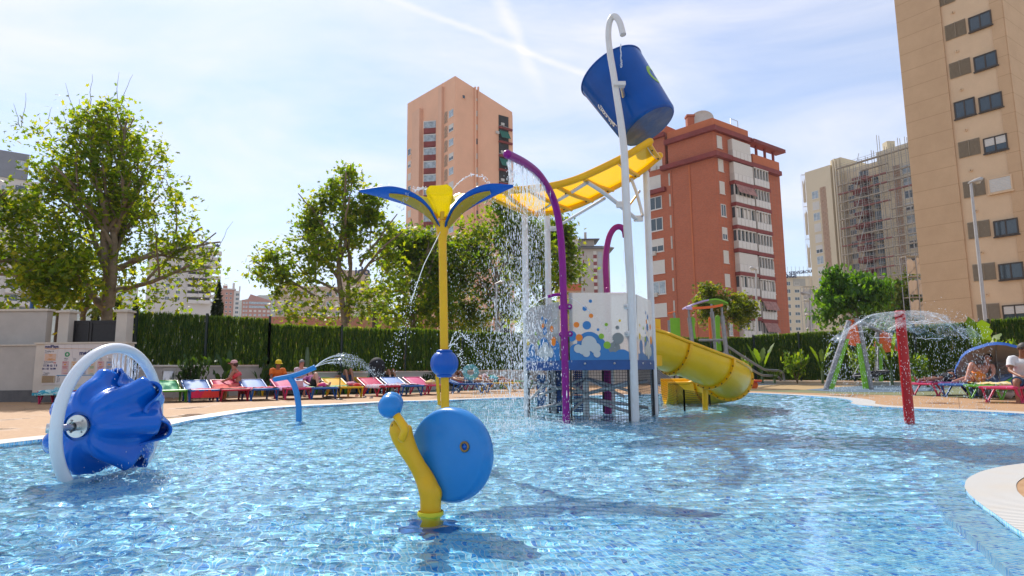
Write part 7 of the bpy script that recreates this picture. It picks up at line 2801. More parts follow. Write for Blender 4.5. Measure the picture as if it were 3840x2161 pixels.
# balance board
a = G(2822, 1458, DECK_Z)
t = empty("balance_rocker", a, "small orange and pink balance rocker on the play surface", "play equipment")
k = a.y / FPX
MB().lathe([(0, .0), (34 * k, .0), (35 * k, .03), (33 * k, .06), (0, .07)], 28, (a.x, a.y, .30)).build("seat_disc", M_ORNG, t)
MB().lathe([(30 * k, -.03), (35 * k, -.001), (0, -.001)], 28, (a.x, a.y, .30)).build("seat_edge", M_PINKB, t)
MB().tube([(a.x, a.y, DECK_Z), (a.x, a.y, .28)], .10, 10).build("stand", M_PINKB, t)
MB().lathe([(0, -.06), (.13, -.06), (.16, 0), (.13, .06), (0, .06)], 18, (a.x + .02, a.y - .12, .16), (0, 1, 0)).build("spring_cover", M_ORNG, t)

# ---- basket swing --------------------------------------------------------------------
def sw(x, y, Y):
 return P(3050 + x / 3.624, 1150 + y / 3.624, Y)

fa_ = G(3095, 1461, DECK_Z); fb_ = G(3268, 1465, DECK_Z)
Y1 = (fa_.y + fb_.y) / 2
fc_ = G(3287, 1446, DECK_Z); fd_ = G(3450, 1443, DECK_Z)
Y2 = (fc_.y + fd_.y) / 2
swing = empty("basket_swing", ((fa_.x + fb_.x) / 2, (Y1 + Y2) / 2, DECK_Z), "green and orange A frame basket swing behind the red water post", "swing")

def leg_board(top, foot, inner, wt, wb, m_hi, m_lo, split):
 d = foot - top
 sd = V(inner, 0, 0)

 def strip(f0, f1, m, nm):
  pl_ = []
  a0 = top.lerp(foot, f0); a1 = top.lerp(foot, f1)
  w0 = wt + (wb - wt) * f0; w1 = wt + (wb - wt) * f1
  b = MB()
  q = [a0, a0 + sd * w0, a1 + sd * w1, a1]
  b.add([p + V(0, -.02, 0) for p in q] + [p + V(0, .02, 0) for p in q], [(0, 1, 2, 3), (7, 6, 5, 4), (0, 4, 5, 1), (1, 5, 6, 2), (2, 6, 7, 3), (3, 7, 4, 0)])
  b.build(nm, m, swing)
 strip(.02, split, m_hi, "upper_board")
 strip(split + .003, .985, m_lo, "lower_board")

tops = []
for (tl, tr_, fl_, fr_, Y) in (((488, 195), (612, 190), fa_, fb_, Y1), ((872, 310), (1045, 380), fc_, fd_, Y2)):
 a, c = sw(*tl, Y), sw(*tr_, Y)
 fl2, fr2 = V(fl_.x * Y / fl_.y, Y, DECK_Z), V(fr_.x * Y / fr_.y, Y, DECK_Z)
 MB().tube([a, fl2], .085, 10).build("leg", M_GALV, swing)
 MB().tube([c, fr2], .085, 10).build("leg", M_GALV, swing)
 leg_board(a + X * .06, fl2 + X * .06, 1, .14, .22, M_ORNG, M_GREEN, .26)
 leg_board(c - X * .06, fr2 - X * .06, -1, .14, .22, M_ORNG, M_GREEN, .33)
 wv = [(a.x, a.z + .04), (c.x, c.z + .04), (c.x + .05, c.z - .75), ((a.x + c.x) / 2, (a.z + c.z) / 2 - .9), (a.x - .2, a.z - .8)]
 MB().prism(wv, (0, Y + .03, 0), X, Z, Yv, -.02, .02).build("gable_board", M_ORNG, swing)
 tops.append((a + c) / 2)
MB().tube([tops[0] - Yv * .2, tops[1] + Yv * .2], .08, 10).build("top_beam", M_GALV, swing)
sc_ = (tops[0] + tops[1]) / 2
nc = V(sc_.x - .15, sc_.y, .55)
ring_ = [nc + V(.62 * math.cos(2 * math.pi * i / 28), .62 * math.sin(2 * math.pi * i / 28), .10 * math.cos(2 * math.pi * i / 28)) for i in range(29)]
nest = MB().tube(ring_, .05, 8, False).build("nest_ring", M_BLACK, swing)
b = MB()
for i in range(9):
 o_ = -.5 + i / 8
 L_ = math.sqrt(max(0, .6 ** 2 - o_ ** 2))
 for ax_ in (0, 1):
  pts = []
  for j in range(7):
   s_ = -L_ + 2 * L_ * j / 6
   x_, y_ = (o_, s_) if ax_ else (s_, o_)
   pts.append(nc + V(x_, y_, .10 * x_ / .62 - .16 * (1 - (x_ * x_ + y_ * y_) / .36)))
  b.tube(pts, .012, 4, False)
tag(b.build("nest_net", M_CORD, swing, fix=False), kind="stuff")
for k_i in (3, 11, 17, 25):
 tp = tops[0] if math.sin(2 * math.pi * k_i / 28) < 0 else tops[1]
 MB().tube([ring_[k_i], tp.lerp(sc_, .45)], .010, 5).build("rope", M_STEEL, swing)

# ---- street lamps ----------------------------------------------------------------------
M_LAMP = mat("lamp_grey", (0.42, 0.41, 0.40), .45, metal=.2, var=.08)
M_LENS = mat("lamp_lens", (0.5, 0.48, 0.42), .15, spec=.7)

def lamp(label, bx, by, tx, ty, hx, hy, Y, r):
 a, c = P(bx, by, Y), P(tx, ty, Y)
 d = (c - a)
 ft = c + d * ((GROUND_Z - c.z) / d.z)
 t_ = empty("street_lamp", ft, label, "street lamp", "street lamps beyond the fence")
 MB().tube([ft, a.lerp(c, .5), c], [r * 1.25, r, r * .8], 10).build("pole", M_LAMP, t_)
 h = P(hx, hy, Y)
 L_ = (h - c)
 b = MB()
 pts = [c - L_ * .18, c + L_ * .15, c + L_ * .5, c + L_ * .85, h]
 b.tube(pts, [r * .9, r * 1.6, r * 2.4, r * 2.6, r * .8], 10, flat=(1.2, .6))
 hd = b.build("head", M_LAMP, t_)
 MB().ball(c + L_ * .62 - Z * r * 1.0, r * 1.7, 12, 8, (1.2, 1, .9)).build("lens", M_LENS, hd)

lamp("tall grey street lamp in front of the tan tower", 3690, 1150, 3640, 684, 3680, 672, 45, .115)
lamp("grey street lamp in front of the brick block's galleries", 2838, 1240, 2835, 1012, 2812, 1003, 60, .10)
lamp("street lamp in front of the small cream hotel", 3040, 1230, 3036, 1103, 3003, 1099, 88, .13)
lamp("street lamp behind the falling spray by the dense plane tree", 1863, 1380, 1861, 1064, 1893, 1053, 33, .055)
lamp("street lamp beside the palm beyond the fence", 1400, 1215, 1397, 1132, 1446, 1124, 50, .10)
lamp("street lamp in front of the grey concrete tower", 2184, 1090, 2183, 964, 2157, 960, 120, .14)
a = P(214, 1165, 30)
t = empty("street_pole", (a.x, 30, GROUND_Z), "dark plain street pole seen over the tall rendered wall", "pole")
MB().tube([(a.x, 30, GROUND_Z), (a.x + .1, 30, P(216, 1060, 30).z)], .085, 8).build("pole", M_BARK_D, t)
MB().lathe([(.09, 0), (.12, .02), (.12, .1), (0, .14)], 8, (a.x + .1, 30, P(216, 1060, 30).z)).build("cap", M_BARK_D, t)
a = P(119, 1165, 30)
t = empty("sign_pole", (a.x, 30, GROUND_Z), "blue pole with tilted orange top over the tall rendered wall", "pole")
MB().tube([(a.x, 30, GROUND_Z), (a.x, 30, P(121, 1108, 30).z)], .10, 8).build("pole", mat("pole_blue", (.02, .09, .3), .4), t)
MB().rbox(P(124, 1104, 30), (.5, .3, .12), .02, Matrix.Rotation(.45, 3, 'Y')).build("top_plate", mat("terracotta_tile", (.4, .2, .12), .7), t)

# ------------------------------------------------------------------ sun loungers, towels, people
LC = dict(green=((0.10, 0.36, 0.015), (0.15, 0.46, 0.24)), blue=((0.012, 0.10, 0.36), (0.26, 0.36, 0.60)), red=((0.52, 0.02, 0.06), (0.52, 0.05, 0.12)),
   pink=((0.56, 0.03, 0.12), (0.55, 0.10, 0.21)), yellow=((0.68, 0.42, 0.005), (0.64, 0.36, 0.03)), teal=((0.012, 0.26, 0.26), (0.25, 0.48, 0.5)))
FRM = {k: mat("lounger_" + k, v[0], .38, var=.08, vscale=7) for k, v in LC.items()}
SEAT = {k: mat("lounger_seat_" + k, v[1], .6, var=.10, vscale=7, spec=.15) for k, v in LC.items()}
_lm = {}

def lounger_meshes(col):
 if col in _lm:
  return _lm[col]
 W, H, RC = .34, .32, .30
 parts = []
 for s in (-1, 1):
  b = MB().rbox((s * W, .60, H), (.055, 1.24, .055), .015)
  parts.append(("side_rail", b.mesh("side_rail", FRM[col])))
 b = MB().rbox((0, .015, H - .004), (.68, .06, .06), .018)
 parts.append(("foot_rail", b.mesh("foot_rail", FRM[col])))
 b = MB()
 rows = []
 for i in range(13):
  y = .045 + i * .095
  rows.append([V(-W + .03, y, H + .012), V(-W * .5, y, H + .004 - .004 * (i % 2)), V(W * .5, y, H + .004 - .004 * (i % 2)), V(W - .03, y, H + .012)])
 top = rows
 bot = [[p - Z * .02 for p in r] for r in rows]
 b.loft([a + c[::-1] for a, c in zip(top, bot)], cap=True)
 parts.append(("seat_panel", b.mesh("seat_panel", SEAT[col])))
 a = rad(19)
 bx = Matrix.Rotation(a, 3, 'X')
 c = V(0, 1.20, H)
 b = MB()
 rows = []
 for i in range(9):
  f = i / 8
  w = (W - .035) * (1 - .06 * max(0, f - .7) / .3)
  rows.append([c + bx @ V(x * w, .74 * f, .012 * (1 - x * x) + .015 * math.sin(f * 3.1)) for x in (-1, -.5, 0, .5, 1)])
 bot = [[p - Z * .025 for p in r] for r in rows]
 b.loft([r + q[::-1] for r, q in zip(rows, bot)], cap=True)
 parts.append(("backrest", b.mesh("backrest", SEAT[col])))
 for s in (-1, 1):
  b = MB().rbox(c + bx @ V(s * W, .37, .0), (.05, .80, .05), .015, bx)
  parts.append(("back_rail", b.mesh("back_rail", FRM[col])))
 b = MB().rbox(c + bx @ V(0, .765, .0), (.66, .055, .05), .018, bx)
 parts.append(("head_rail", b.mesh("head_rail", FRM[col])))
 for s in (-1, 1):
  for y0, y1, yb in ((.06, .46, .20), (1.02, 1.46, 1.30)):
   b = MB()
   b.tube([(s * W, y0, H - .01), (s * (W + .015), yb - .02, .02)], [.030, .022], 6)
   b.tube([(s * W, y1 if y1 < 1.25 else 1.24, H - .01), (s * (W + .015), yb + .02, .02)], [.026, .020], 6)
   b.rbox((s * (W + .015), yb, .012), (.045, .10, .024), .006)
   parts.append(("leg", b.mesh("leg", FRM[col])))
 _lm[col] = parts
 return parts

def lounger(label, col, foot, fdir, group):
 rz = math.atan2(fdir.x, -fdir.y)
 t_ = empty("sun_lounger", (foot.x, foot.y, DECK_Z + .004), label, "sun lounger", group, rz)
 for nm, me in lounger_meshes(col):
  o = bpy.data.objects.new(nm, me)
  COL.objects.link(o)
  o.parent = t_
 return t_

def cloth(label, lg, pts_y, halfw, m, seed, drop=0.0, side=0.0, name="towel", lift=.03, wrinkle=.012, xoff=0.0, back=0.0):
 mw = Matrix.Translation(lg.location) @ Matrix.Rotation(lg.rotation_euler[2], 4, 'Z')
 y0, y1 = pts_y
 nx, ny = 16, 26
 rows = []
 total = (y1 - y0) + drop
 for j in range(ny + 1):
  s = j / ny * total
  row = []
  for i in range(nx + 1):
   x = (i / nx - .5) * 2 * halfw + xoff
   if s < drop:
    y, z = y0 - .045 - .02 * math.sin(s * 9 + seed), .345 - (drop - s)
   else:
    y, z = y0 + (s - drop) - .02, .355
    if y > 1.2:
     z += (y - 1.2) * math.tan(rad(19)) * 1.0 + .0
   ov = abs(x) - .36
   if ov > 0 and s >= drop:
    z -= ov * 1.6
    x = math.copysign(.37 + ov * .12, x)
   wz = mnoise.noise((x * 5 + seed, y * 6, seed * .7)) * wrinkle * 2 + mnoise.noise((x * 14, y * 13 + seed, 3)) * wrinkle
   if s < drop:
    y += -abs(wz) * 2
   else:
    z += abs(wz) + lift - .03
   jag = .03 * mnoise.noise((x * 3, seed, 1)) if j in (0, ny) else 0
   row.append(mw @ V(x, y + jag, z))
  rows.append(row)
 b = MB()
 b.loft(rows, closed=False)
 b.loft([[p - V(0, 0, .008) for p in r] for r in rows], closed=False)
 o = b.build(name, m, fix=False)
 return tag(o, label, "towel", "towels on the sun loungers")

def towel_mat(name, cols, scale, kind="stripe"):
 m = bpy.data.materials.new(name)
 m.use_nodes = True
 N, L = m.node_tree.nodes, m.node_tree.links
 b = N["Principled BSDF"]
 b.inputs["Roughness"].default_value = .95
 b.inputs["Sheen Weight"].default_value = .3
 geo = N.new("ShaderNodeNewGeometry")
 cr = N.new("ShaderNodeValToRGB"); cr.color_ramp.interpolation = 'CONSTANT' if kind != "soft" else 'LINEAR'
 e = cr.color_ramp.elements
 n = len(cols)
 e[0].position = 0; e[0].color = (*cols[0], 1)
 e[1].position = 1.0 / n; e[1].color = (*cols[min(1, n - 1)], 1)
 for i in range(2, n):
  k = e.new(i / n); k.color = (*cols[i], 1)
 if kind == "stripe":
  t = N.new("ShaderNodeTexWave"); t.inputs["Scale"].default_value = scale; t.inputs["Distortion"].default_value = 1.5; t.wave_profile = 'SAW'
  mp = N.new("ShaderNodeMapping"); mp.inputs["Rotation"].default_value = (0, 0, rad(35))
  L.new(geo.outputs["Position"], mp.inputs[0]); L.new(mp.outputs[0], t.inputs["Vector"])
 else:
  t = N.new("ShaderNodeTexNoise"); t.inputs["Scale"].default_value = scale; t.inputs["Detail"].default_value = 3; t.inputs["Distortion"].default_value = 1.2
  L.new(geo.outputs["Position"], t.inputs["Vector"])
 mr = N.new("ShaderNodeMapRange"); mr.inputs["From Min"].default_value = .25 if kind != "stripe" else 0; mr.inputs["From Max"].default_value = .75 if kind != "stripe" else 1
 L.new(t.outputs["Fac"], mr.inputs["Value"]); L.new(mr.outputs[0], cr.inputs[0]); L.new(cr.outputs[0], b.inputs["Base Color"])
 MATS[name] = m
 return m

T_RED = towel_mat("towel_red_orange", [(.55, .01, .06), (.60, .03, .02), (.62, .12, .01)], .9)
T_RED2 = towel_mat("towel_red", [(.55, .015, .02), (.62, .06, .01)], 1.4)
T_MAG = towel_mat("towel_magenta", [(.56, .02, .16), (.50, .02, .18), (.62, .12, .02)], 1.1)
T_LIL = towel_mat("towel_lilac", [(.48, .10, .36), (.56, .18, .42)], 6, "soft")
T_FLO = towel_mat("towel_flower", [(.60, .58, .62), (.10, .22, .45), (.62, .50, .55), (.45, .10, .25), (.20, .40, .25), (.65, .6, .5)], 9, "spot")
T_PWC = towel_mat("towel_pink_check", [(.60, .55, .58), (.55, .08, .14), (.60, .30, .36), (.06, .16, .45)], 6, "spot")
T_TEAL = towel_mat("towel_teal_print", [(.36, .60, .58), (.42, .66, .62), (.03, .30, .40), (.40, .62, .60), (.30, .05, .25)], 5, "spot")
T_YEL = towel_mat("towel_yellow", [(.66, .50, .12), (.60, .42, .08), (.60, .52, .30)], 6, "soft")
T_GRN = towel_mat("towel_green", [(.03, .30, .28), (.05, .36, .10), (.45, .55, .30)], 5, "soft")
FD = V(.58, -.81, 0).normalized()
GRP = "plastic sun loungers along the pool edge"
LG = {}

def L_(key, label, col, px, py, fd=FD, grp=GRP):
 LG[key] = lounger(label, col, G(px, py, DECK_Z), fd, grp)

L_("g1", "green sun lounger with bare pale green seat at the gate end of the front row", "green", 646, 1511)
L_("b2", "blue sun lounger with a red and orange towel hanging over its foot", "blue", 768, 1509)
L_("r3", "red sun lounger with red towels left of a blue lounger with magenta towel", "red", 884, 1506)
L_("b4", "blue sun lounger with a magenta towel spread on its seat", "blue", 997, 1503.5)
L_("p5", "pink sun lounger with lilac towel behind the blue spout", "pink", 1123, 1500)
L_("b6", "blue sun lounger carrying the woman in the purple top", "blue", 1222, 1498)
L_("y7", "yellow sun lounger with green towel and bundle beside the thin black stand", "yellow", 1322, 1493)
L_("r8", "red sun lounger with flowered towel behind the snail's eyes", "red", 1463, 1488)
L_("b9", "blue sun lounger with flowered towel next to the red one", "blue", 1553, 1486)
L_("p10", "pink sun lounger with a yellow bundle beside the flower pole", "pink", 1640, 1482)
S2 = V(.86, -.5, 0).normalized()
L_("b11", "blue sun lounger carrying the man in blue shorts", "blue", 1838, 1474, V(.97, -.22, 0))
L_("y12", "yellow sun lounger carrying the sunbather in teal shorts", "yellow", 1940, 1469, V(.96, -.28, 0))
L_("g13", "green sun lounger behind the yellow one near the tower", "green", 1992, 1458, V(.9, -.4, 0))
L_("p14", "pink sun lounger with teal print towel under the notice board", "pink", 196, 1516, V(.35, -.94, 0))
G2 = "sun loungers of the rear row by the fence"
L_("y21", "yellow sun lounger of the rear row behind the green one", "yellow", 662, 1491, FD, G2)
L_("b22", "blue sun lounger of the rear row where the woman in the pink cap sits", "blue", 800, 1488, FD, G2)
L_("y23", "yellow sun lounger of the rear row with a crimson cloth on its back", "yellow", 1030, 1485, FD, G2)
L_("b24", "blue sun lounger of the rear row behind the pink one", "blue", 1118, 1483, FD, G2)
L_("g25", "green sun lounger of the rear row left of the pink checked towel", "green", 1268, 1480, FD, G2)
L_("b26", "blue sun lounger of the rear row with pink checked towel", "blue", 1352, 1478, FD, G2)
L_("y27", "yellow sun lounger of the rear row with a green bag on it", "yellow", 1428, 1475, FD, G2)
L_("g28", "green sun lounger of the rear row below the bent bare knees", "green", 1502, 1472, FD, G2)
L_("p29", "pink sun lounger under the clear swim ring", "pink", 1775, 1461, V(.95, -.3, 0), G2)
FR_ = V(-.95, -.30, 0).normalized()
G3 = "sun loungers beside the tilted parasol"
L_("p31", "pink sun lounger carrying the woman in the black bikini", "pink", 3452, 1485, FR_, G3)
L_("b32", "blue sun lounger carrying the man in orange shorts", "blue", 3574, 1492, FR_, G3)
L_("g33", "green sun lounger with yellow towel beside the man in orange shorts", "green", 3676, 1499, FR_, G3)
L_("p34", "pink sun lounger where the man in the white shirt sits", "pink", 3742, 1512, FR_, G3)

cloth("red and orange striped towel hanging over the foot of a blue lounger", LG["b2"], (.04, .55), .35, T_RED, 2, drop=.22)
cloth("bright red towel on a red lounger drooping over its side", LG["r3"], (.35, 1.5), .48, T_RED2, 3, wrinkle=.03)
cloth("magenta towel spread on a blue lounger", LG["b4"], (.05, .95), .40, T_MAG, 4, wrinkle=.025)
cloth("lilac towel on the pink lounger behind the blue spout", LG["p5"], (.5, 1.25), .42, T_LIL, 5, wrinkle=.02)
cloth("green towel on the yellow lounger", LG["y7"], (.35, 1.1), .40, T_GRN, 6, wrinkle=.02)
cloth("flowered towel on the red lounger behind the snail", LG["r8"], (.05, 1.15), .42, T_FLO, 7, wrinkle=.02)
cloth("flowered towel on the blue lounger right of the red one", LG["b9"], (.3, 1.3), .42, T_FLO, 8, wrinkle=.03)
cloth("pink checked towel on the rear row blue lounger", LG["b26"], (.4, 1.75), .40, T_PWC, 9, wrinkle=.025)
cloth("crimson cloth over the back of the rear row yellow lounger", LG["y23"], (1.3, 1.7), .26, T_MAG, 10, wrinkle=.03, lift=.06)
cloth("teal print towel draped over the pink lounger by the notice board", LG["p14"], (.0, 1.5), .46, T_TEAL, 11, drop=.10, wrinkle=.02)
cloth("yellow towel on the green lounger by the parasol", LG["g33"], (.15, 1.0), .42, T_YEL, 12, wrinkle=.035)
cloth("purple towel under the woman in the black bikini", LG["p31"], (.3, 1.5), .40, towel_mat("towel_purple", [(.12, .03, .30), (.35, .05, .25), (.05, .06, .28)], 5, "spot"), 13, wrinkle=.02)
cloth("teal towel under the woman in the purple top", LG["b6"], (.05, 1.1), .36, T_GRN, 14, wrinkle=.015)

def lpoint(key, x, y, z):
 lg = LG[key]
 return Matrix.Translation(lg.location) @ Matrix.Rotation(lg.rotation_euler[2], 4, 'Z') @ V(x, y, z)

def bundle(label, c, r, m, seed, sc=(1, .8, .5), cat="bundle", name="cloth_bundle"):
 b = MB()
 b.ball(c, r, 20, 14, sc)
 b.v = [tuple(Vector(v) + (Vector(v) - Vector(c)) * (.35 * mnoise.noise(Vector(v) * 9 + V(seed, 0, 0)) + .2 * mnoise.noise(Vector(v) * 22))) for v in b.v]
 return tag(b.build(name, m), label, cat)

bundle("crumpled red and blue bundle on the yellow lounger", lpoint("y7", .12, .45, .40), .16, T_PWC, 3)
bundle("orange cloth bundle beside the crumpled red and blue one", lpoint("y7", .22, .18, .38), .13, T_RED2, 8)
bundle("folded yellow bundle on the pink lounger beside the flower pole", lpoint("p10", .15, .8, .40), .18, T_YEL, 5)
bundle("magenta cloth bundle behind the yellow rear lounger near the shrub", lpoint("b22", -.45, 1.6, .48), .17, T_MAG, 6)
bundle("crumpled magenta cloth beside the sunbather's feet on the blue lounger", lpoint("b6", -.05, .25, .39), .17, T_MAG, 9)
bundle("red bundle at the feet of the sunbather in teal shorts", lpoint("y12", .12, .55, .40), .15, T_RED2, 12)
bundle("dark bag on the ground under the blue lounger's head", lpoint("b11", .25, 1.9, .13), .16, M_BARK_D, 13, (1.2, .8, .8), "bag", "beach_bag")
bundle("white bag under the green lounger by the parasol", lpoint("g33", .1, .7, .12), .15, mat("canvas_white", (.55, .5, .47), .9, var=.1), 14, (1.3, .8, .7), "bag", "beach_bag")
bundle("dark flip flop heap under the blue lounger with the woman", lpoint("b6", .15, .12, .05), .15, M_BARK_D, 15, (1.2, 1, .25), "sandals", "sandal_heap")
# carton box on the pink lounger
c = lpoint("p5", .12, .55, .44)
t = empty("carton", c - Z * .1, "pale pink and white carton box on the pink lounger", "box")
MB().rbox(c, (.22, .26, .18), .01, Matrix.Rotation(LG["p5"].rotation_euler[2], 3, 'Z')).build("box", mat("carton_pink", (.58, .40, .40), .7), t)
MB().rbox(c + Z * .096, (.225, .265, .02), .006, Matrix.Rotation(LG["p5"].rotation_euler[2], 3, 'Z')).build("lid", mat("carton_white", (.62, .58, .56), .7), t)
# green carrier bag
c = lpoint("y27", .05, 1.1, .48)
t = empty("carrier_bag", c - Z * .1, "green plastic carrier bag on the rear yellow lounger", "bag")
gb_ = MB().ball(c + Z * .02, .17, 18, 12, (1, .7, .9))
gb_.v = [tuple(Vector(v) + V(0, 0, .02) * mnoise.noise(Vector(v) * 14)) for v in gb_.v]
M_BAG = mat("bag_green", (.01, .30, .08), .3)
gb_.build("sack", M_BAG, t)
for s in (-1, 1):
 MB().tube(spline([c + V(-.08, s * .02, .14), c + V(-.06, s * .03, .26), c + V(.03, s * .03, .27), c + V(.07, s * .02, .14)], 5), .014, 6, flat=(1.5, .5)).build("handle", M_BAG, t)
# flip flops
M_NAVYR = mat("navy_rubber", (.03, .04, .10), .7)
for i, (px, py) in enumerate(((1368, 1491), (1392, 1494))):
 q = G(px, py, DECK_Z)
 t = empty("flip_flop", q, ("navy flip flop on the paving nearer the yellow lounger's foot", "navy flip flop on the paving nearer the snail's eyes")[i], "flip flop", "navy flip flops by the pool edge")
 sole = [(.05 * math.cos(a) * (1 + .15 * math.sin(a)), .13 * math.sin(a)) for a in [2 * math.pi * k / 18 for k in range(18)]]
 MB().prism(sole, (q.x, q.y, DECK_Z), X, Yv, Z, .003, .022).build("sole", M_NAVYR, t)
 MB().tube(spline([q + V(-.04, 0, .02), q + V(-.02, .05, .06), q + V(0, .08, .022), q + V(.02, .05, .06), q + V(.04, 0, .02)], 4), .006, 5).build("strap", M_NAVYR, t)
q = G(1338, 1487, DECK_Z)
t = empty("sandal", q, "single red sandal under the yellow lounger's foot", "sandal")
MB().prism([(.05 * math.cos(a), .12 * math.sin(a)) for a in [2 * math.pi * k / 16 for k in range(16)]], (q.x, q.y, DECK_Z), X, Yv, Z, .003, .03).build("sole", mat("sandal_red", (.35, .03, .02), .6), t)
MB().tube(spline([q + V(-.045, .02, .03), q + V(0, .04, .07), q + V(.045, .02, .03)], 4), .012, 5).build("strap", MATS["sandal_red"], t)
# thin black stand
q = G(1273, 1499, DECK_Z)
t = empty("thin_stand", q, "thin black upright stand between the blue and yellow loungers", "stand")
MB().tube([q + Z * .02, V(q.x, q.y, P(1273, 1394, q.y).z)], .014, 8).build("rod", M_BLACK, t)
MB().lathe([(0, .03), (.03, .03), (.09, .012), (.10, 0), (0, 0)], 16, q + Z * .004).build("base", M_BLACK, t)
MB().boxx(q.x - .05, q.x + .05, q.y - .01, q.y + .01, P(1273, 1394, q.y).z, P(1273, 1394, q.y).z + .02).build("cross_tip", M_BLACK, t)
# steel bin by the wall
c = P(631, 1402, 20.0)
t = empty("steel_bin", (c.x, 20.0, DECK_Z), "brushed steel bin in a tube frame against the higher grey wall", "bin")
z0, z1 = P(631, 1420, 20).z - .35, P(631, 1392, 20).z
MB().lathe([(.16, z0), (.17, z1), (.155, z1), (.145, z0 + .05)], 20, (c.x, 20, 0)).build("drum", M_BRUSH, t)
for s in (-1, 1):
 MB().tube([(c.x + s * .22, 20, DECK_Z), (c.x + s * .22, 20, z1 + .0)], .018, 8).build("frame_post", M_BOLT, t)
 MB().tube([(c.x + s * .17, 20, z1 - .05), (c.x + s * .22, 20, z1 - .05)], .012, 6).build("pivot", M_BOLT, t)
MB().boxx(c.x - .2, c.x + .2, 20.1, 20.13, z1 + .02, P(631, 1386, 20).z + .05).build("back_plate", M_RENDER2, t)
MB().tube([(c.x - .22, 20, DECK_Z + .05), (c.x + .22, 20, DECK_Z + .05)], .018, 8).build("frame_foot", M_BOLT, t)

# ---- people ------------------------------------------------------------------------------
SKIN = {k: mat("skin_" + k, c, .5, var=.05, vscale=8, sss=.05) for k, c in dict(tan=(.36, .165, .09), light=(.50, .27, .19), pink=(.48, .22, .16), dark=(.26, .11, .06)).items()}
HAIR = {k: mat("hair_" + k, c, .6, var=.3, vscale=30) for k, c in dict(black=(.012, .010, .009), brown=(.06, .03, .015), grey=(.20, .19, .18), salt=(.075, .068, .062), blond=(.22, .13, .05)).items()}

def skin_body(name, J, E_, m, parent, sub=2):
 keys = list(J)
 me = bpy.data.meshes.new(name)
 me.from_pydata([tuple(J[k][0]) for k in keys], [(keys.index(a), keys.index(c)) for a, c in E_], [])
 o = bpy.data.objects.new(name, me)
 COL.objects.link(o)
 md = o.modifiers.new("s", 'SKIN')
 md.use_smooth_shade = True
 md.branch_smoothing = .6
 if not me.skin_vertices:
  pass
 lay = me.skin_vertices[0].data if len(me.skin_vertices) else None
 if lay is None:
  return o
 for i, k in enumerate(keys):
  lay[i].radius = (J[k][1], J[k][2])
  lay[i].use_root = (k == "pelvis")
 sd = o.modifiers.new("d", 'SUBSURF'); sd.levels = sub; sd.render_levels = sub
 dg = bpy.context.evaluated_depsgraph_get()
 m2 = bpy.data.meshes.new_from_object(o.evaluated_get(dg))
 bpy.data.objects.remove(o)
 m2.materials.clear(); m2.materials.append(m)
 for p in m2.polygons:
  p.use_smooth = True
 return link(name, m2, parent)

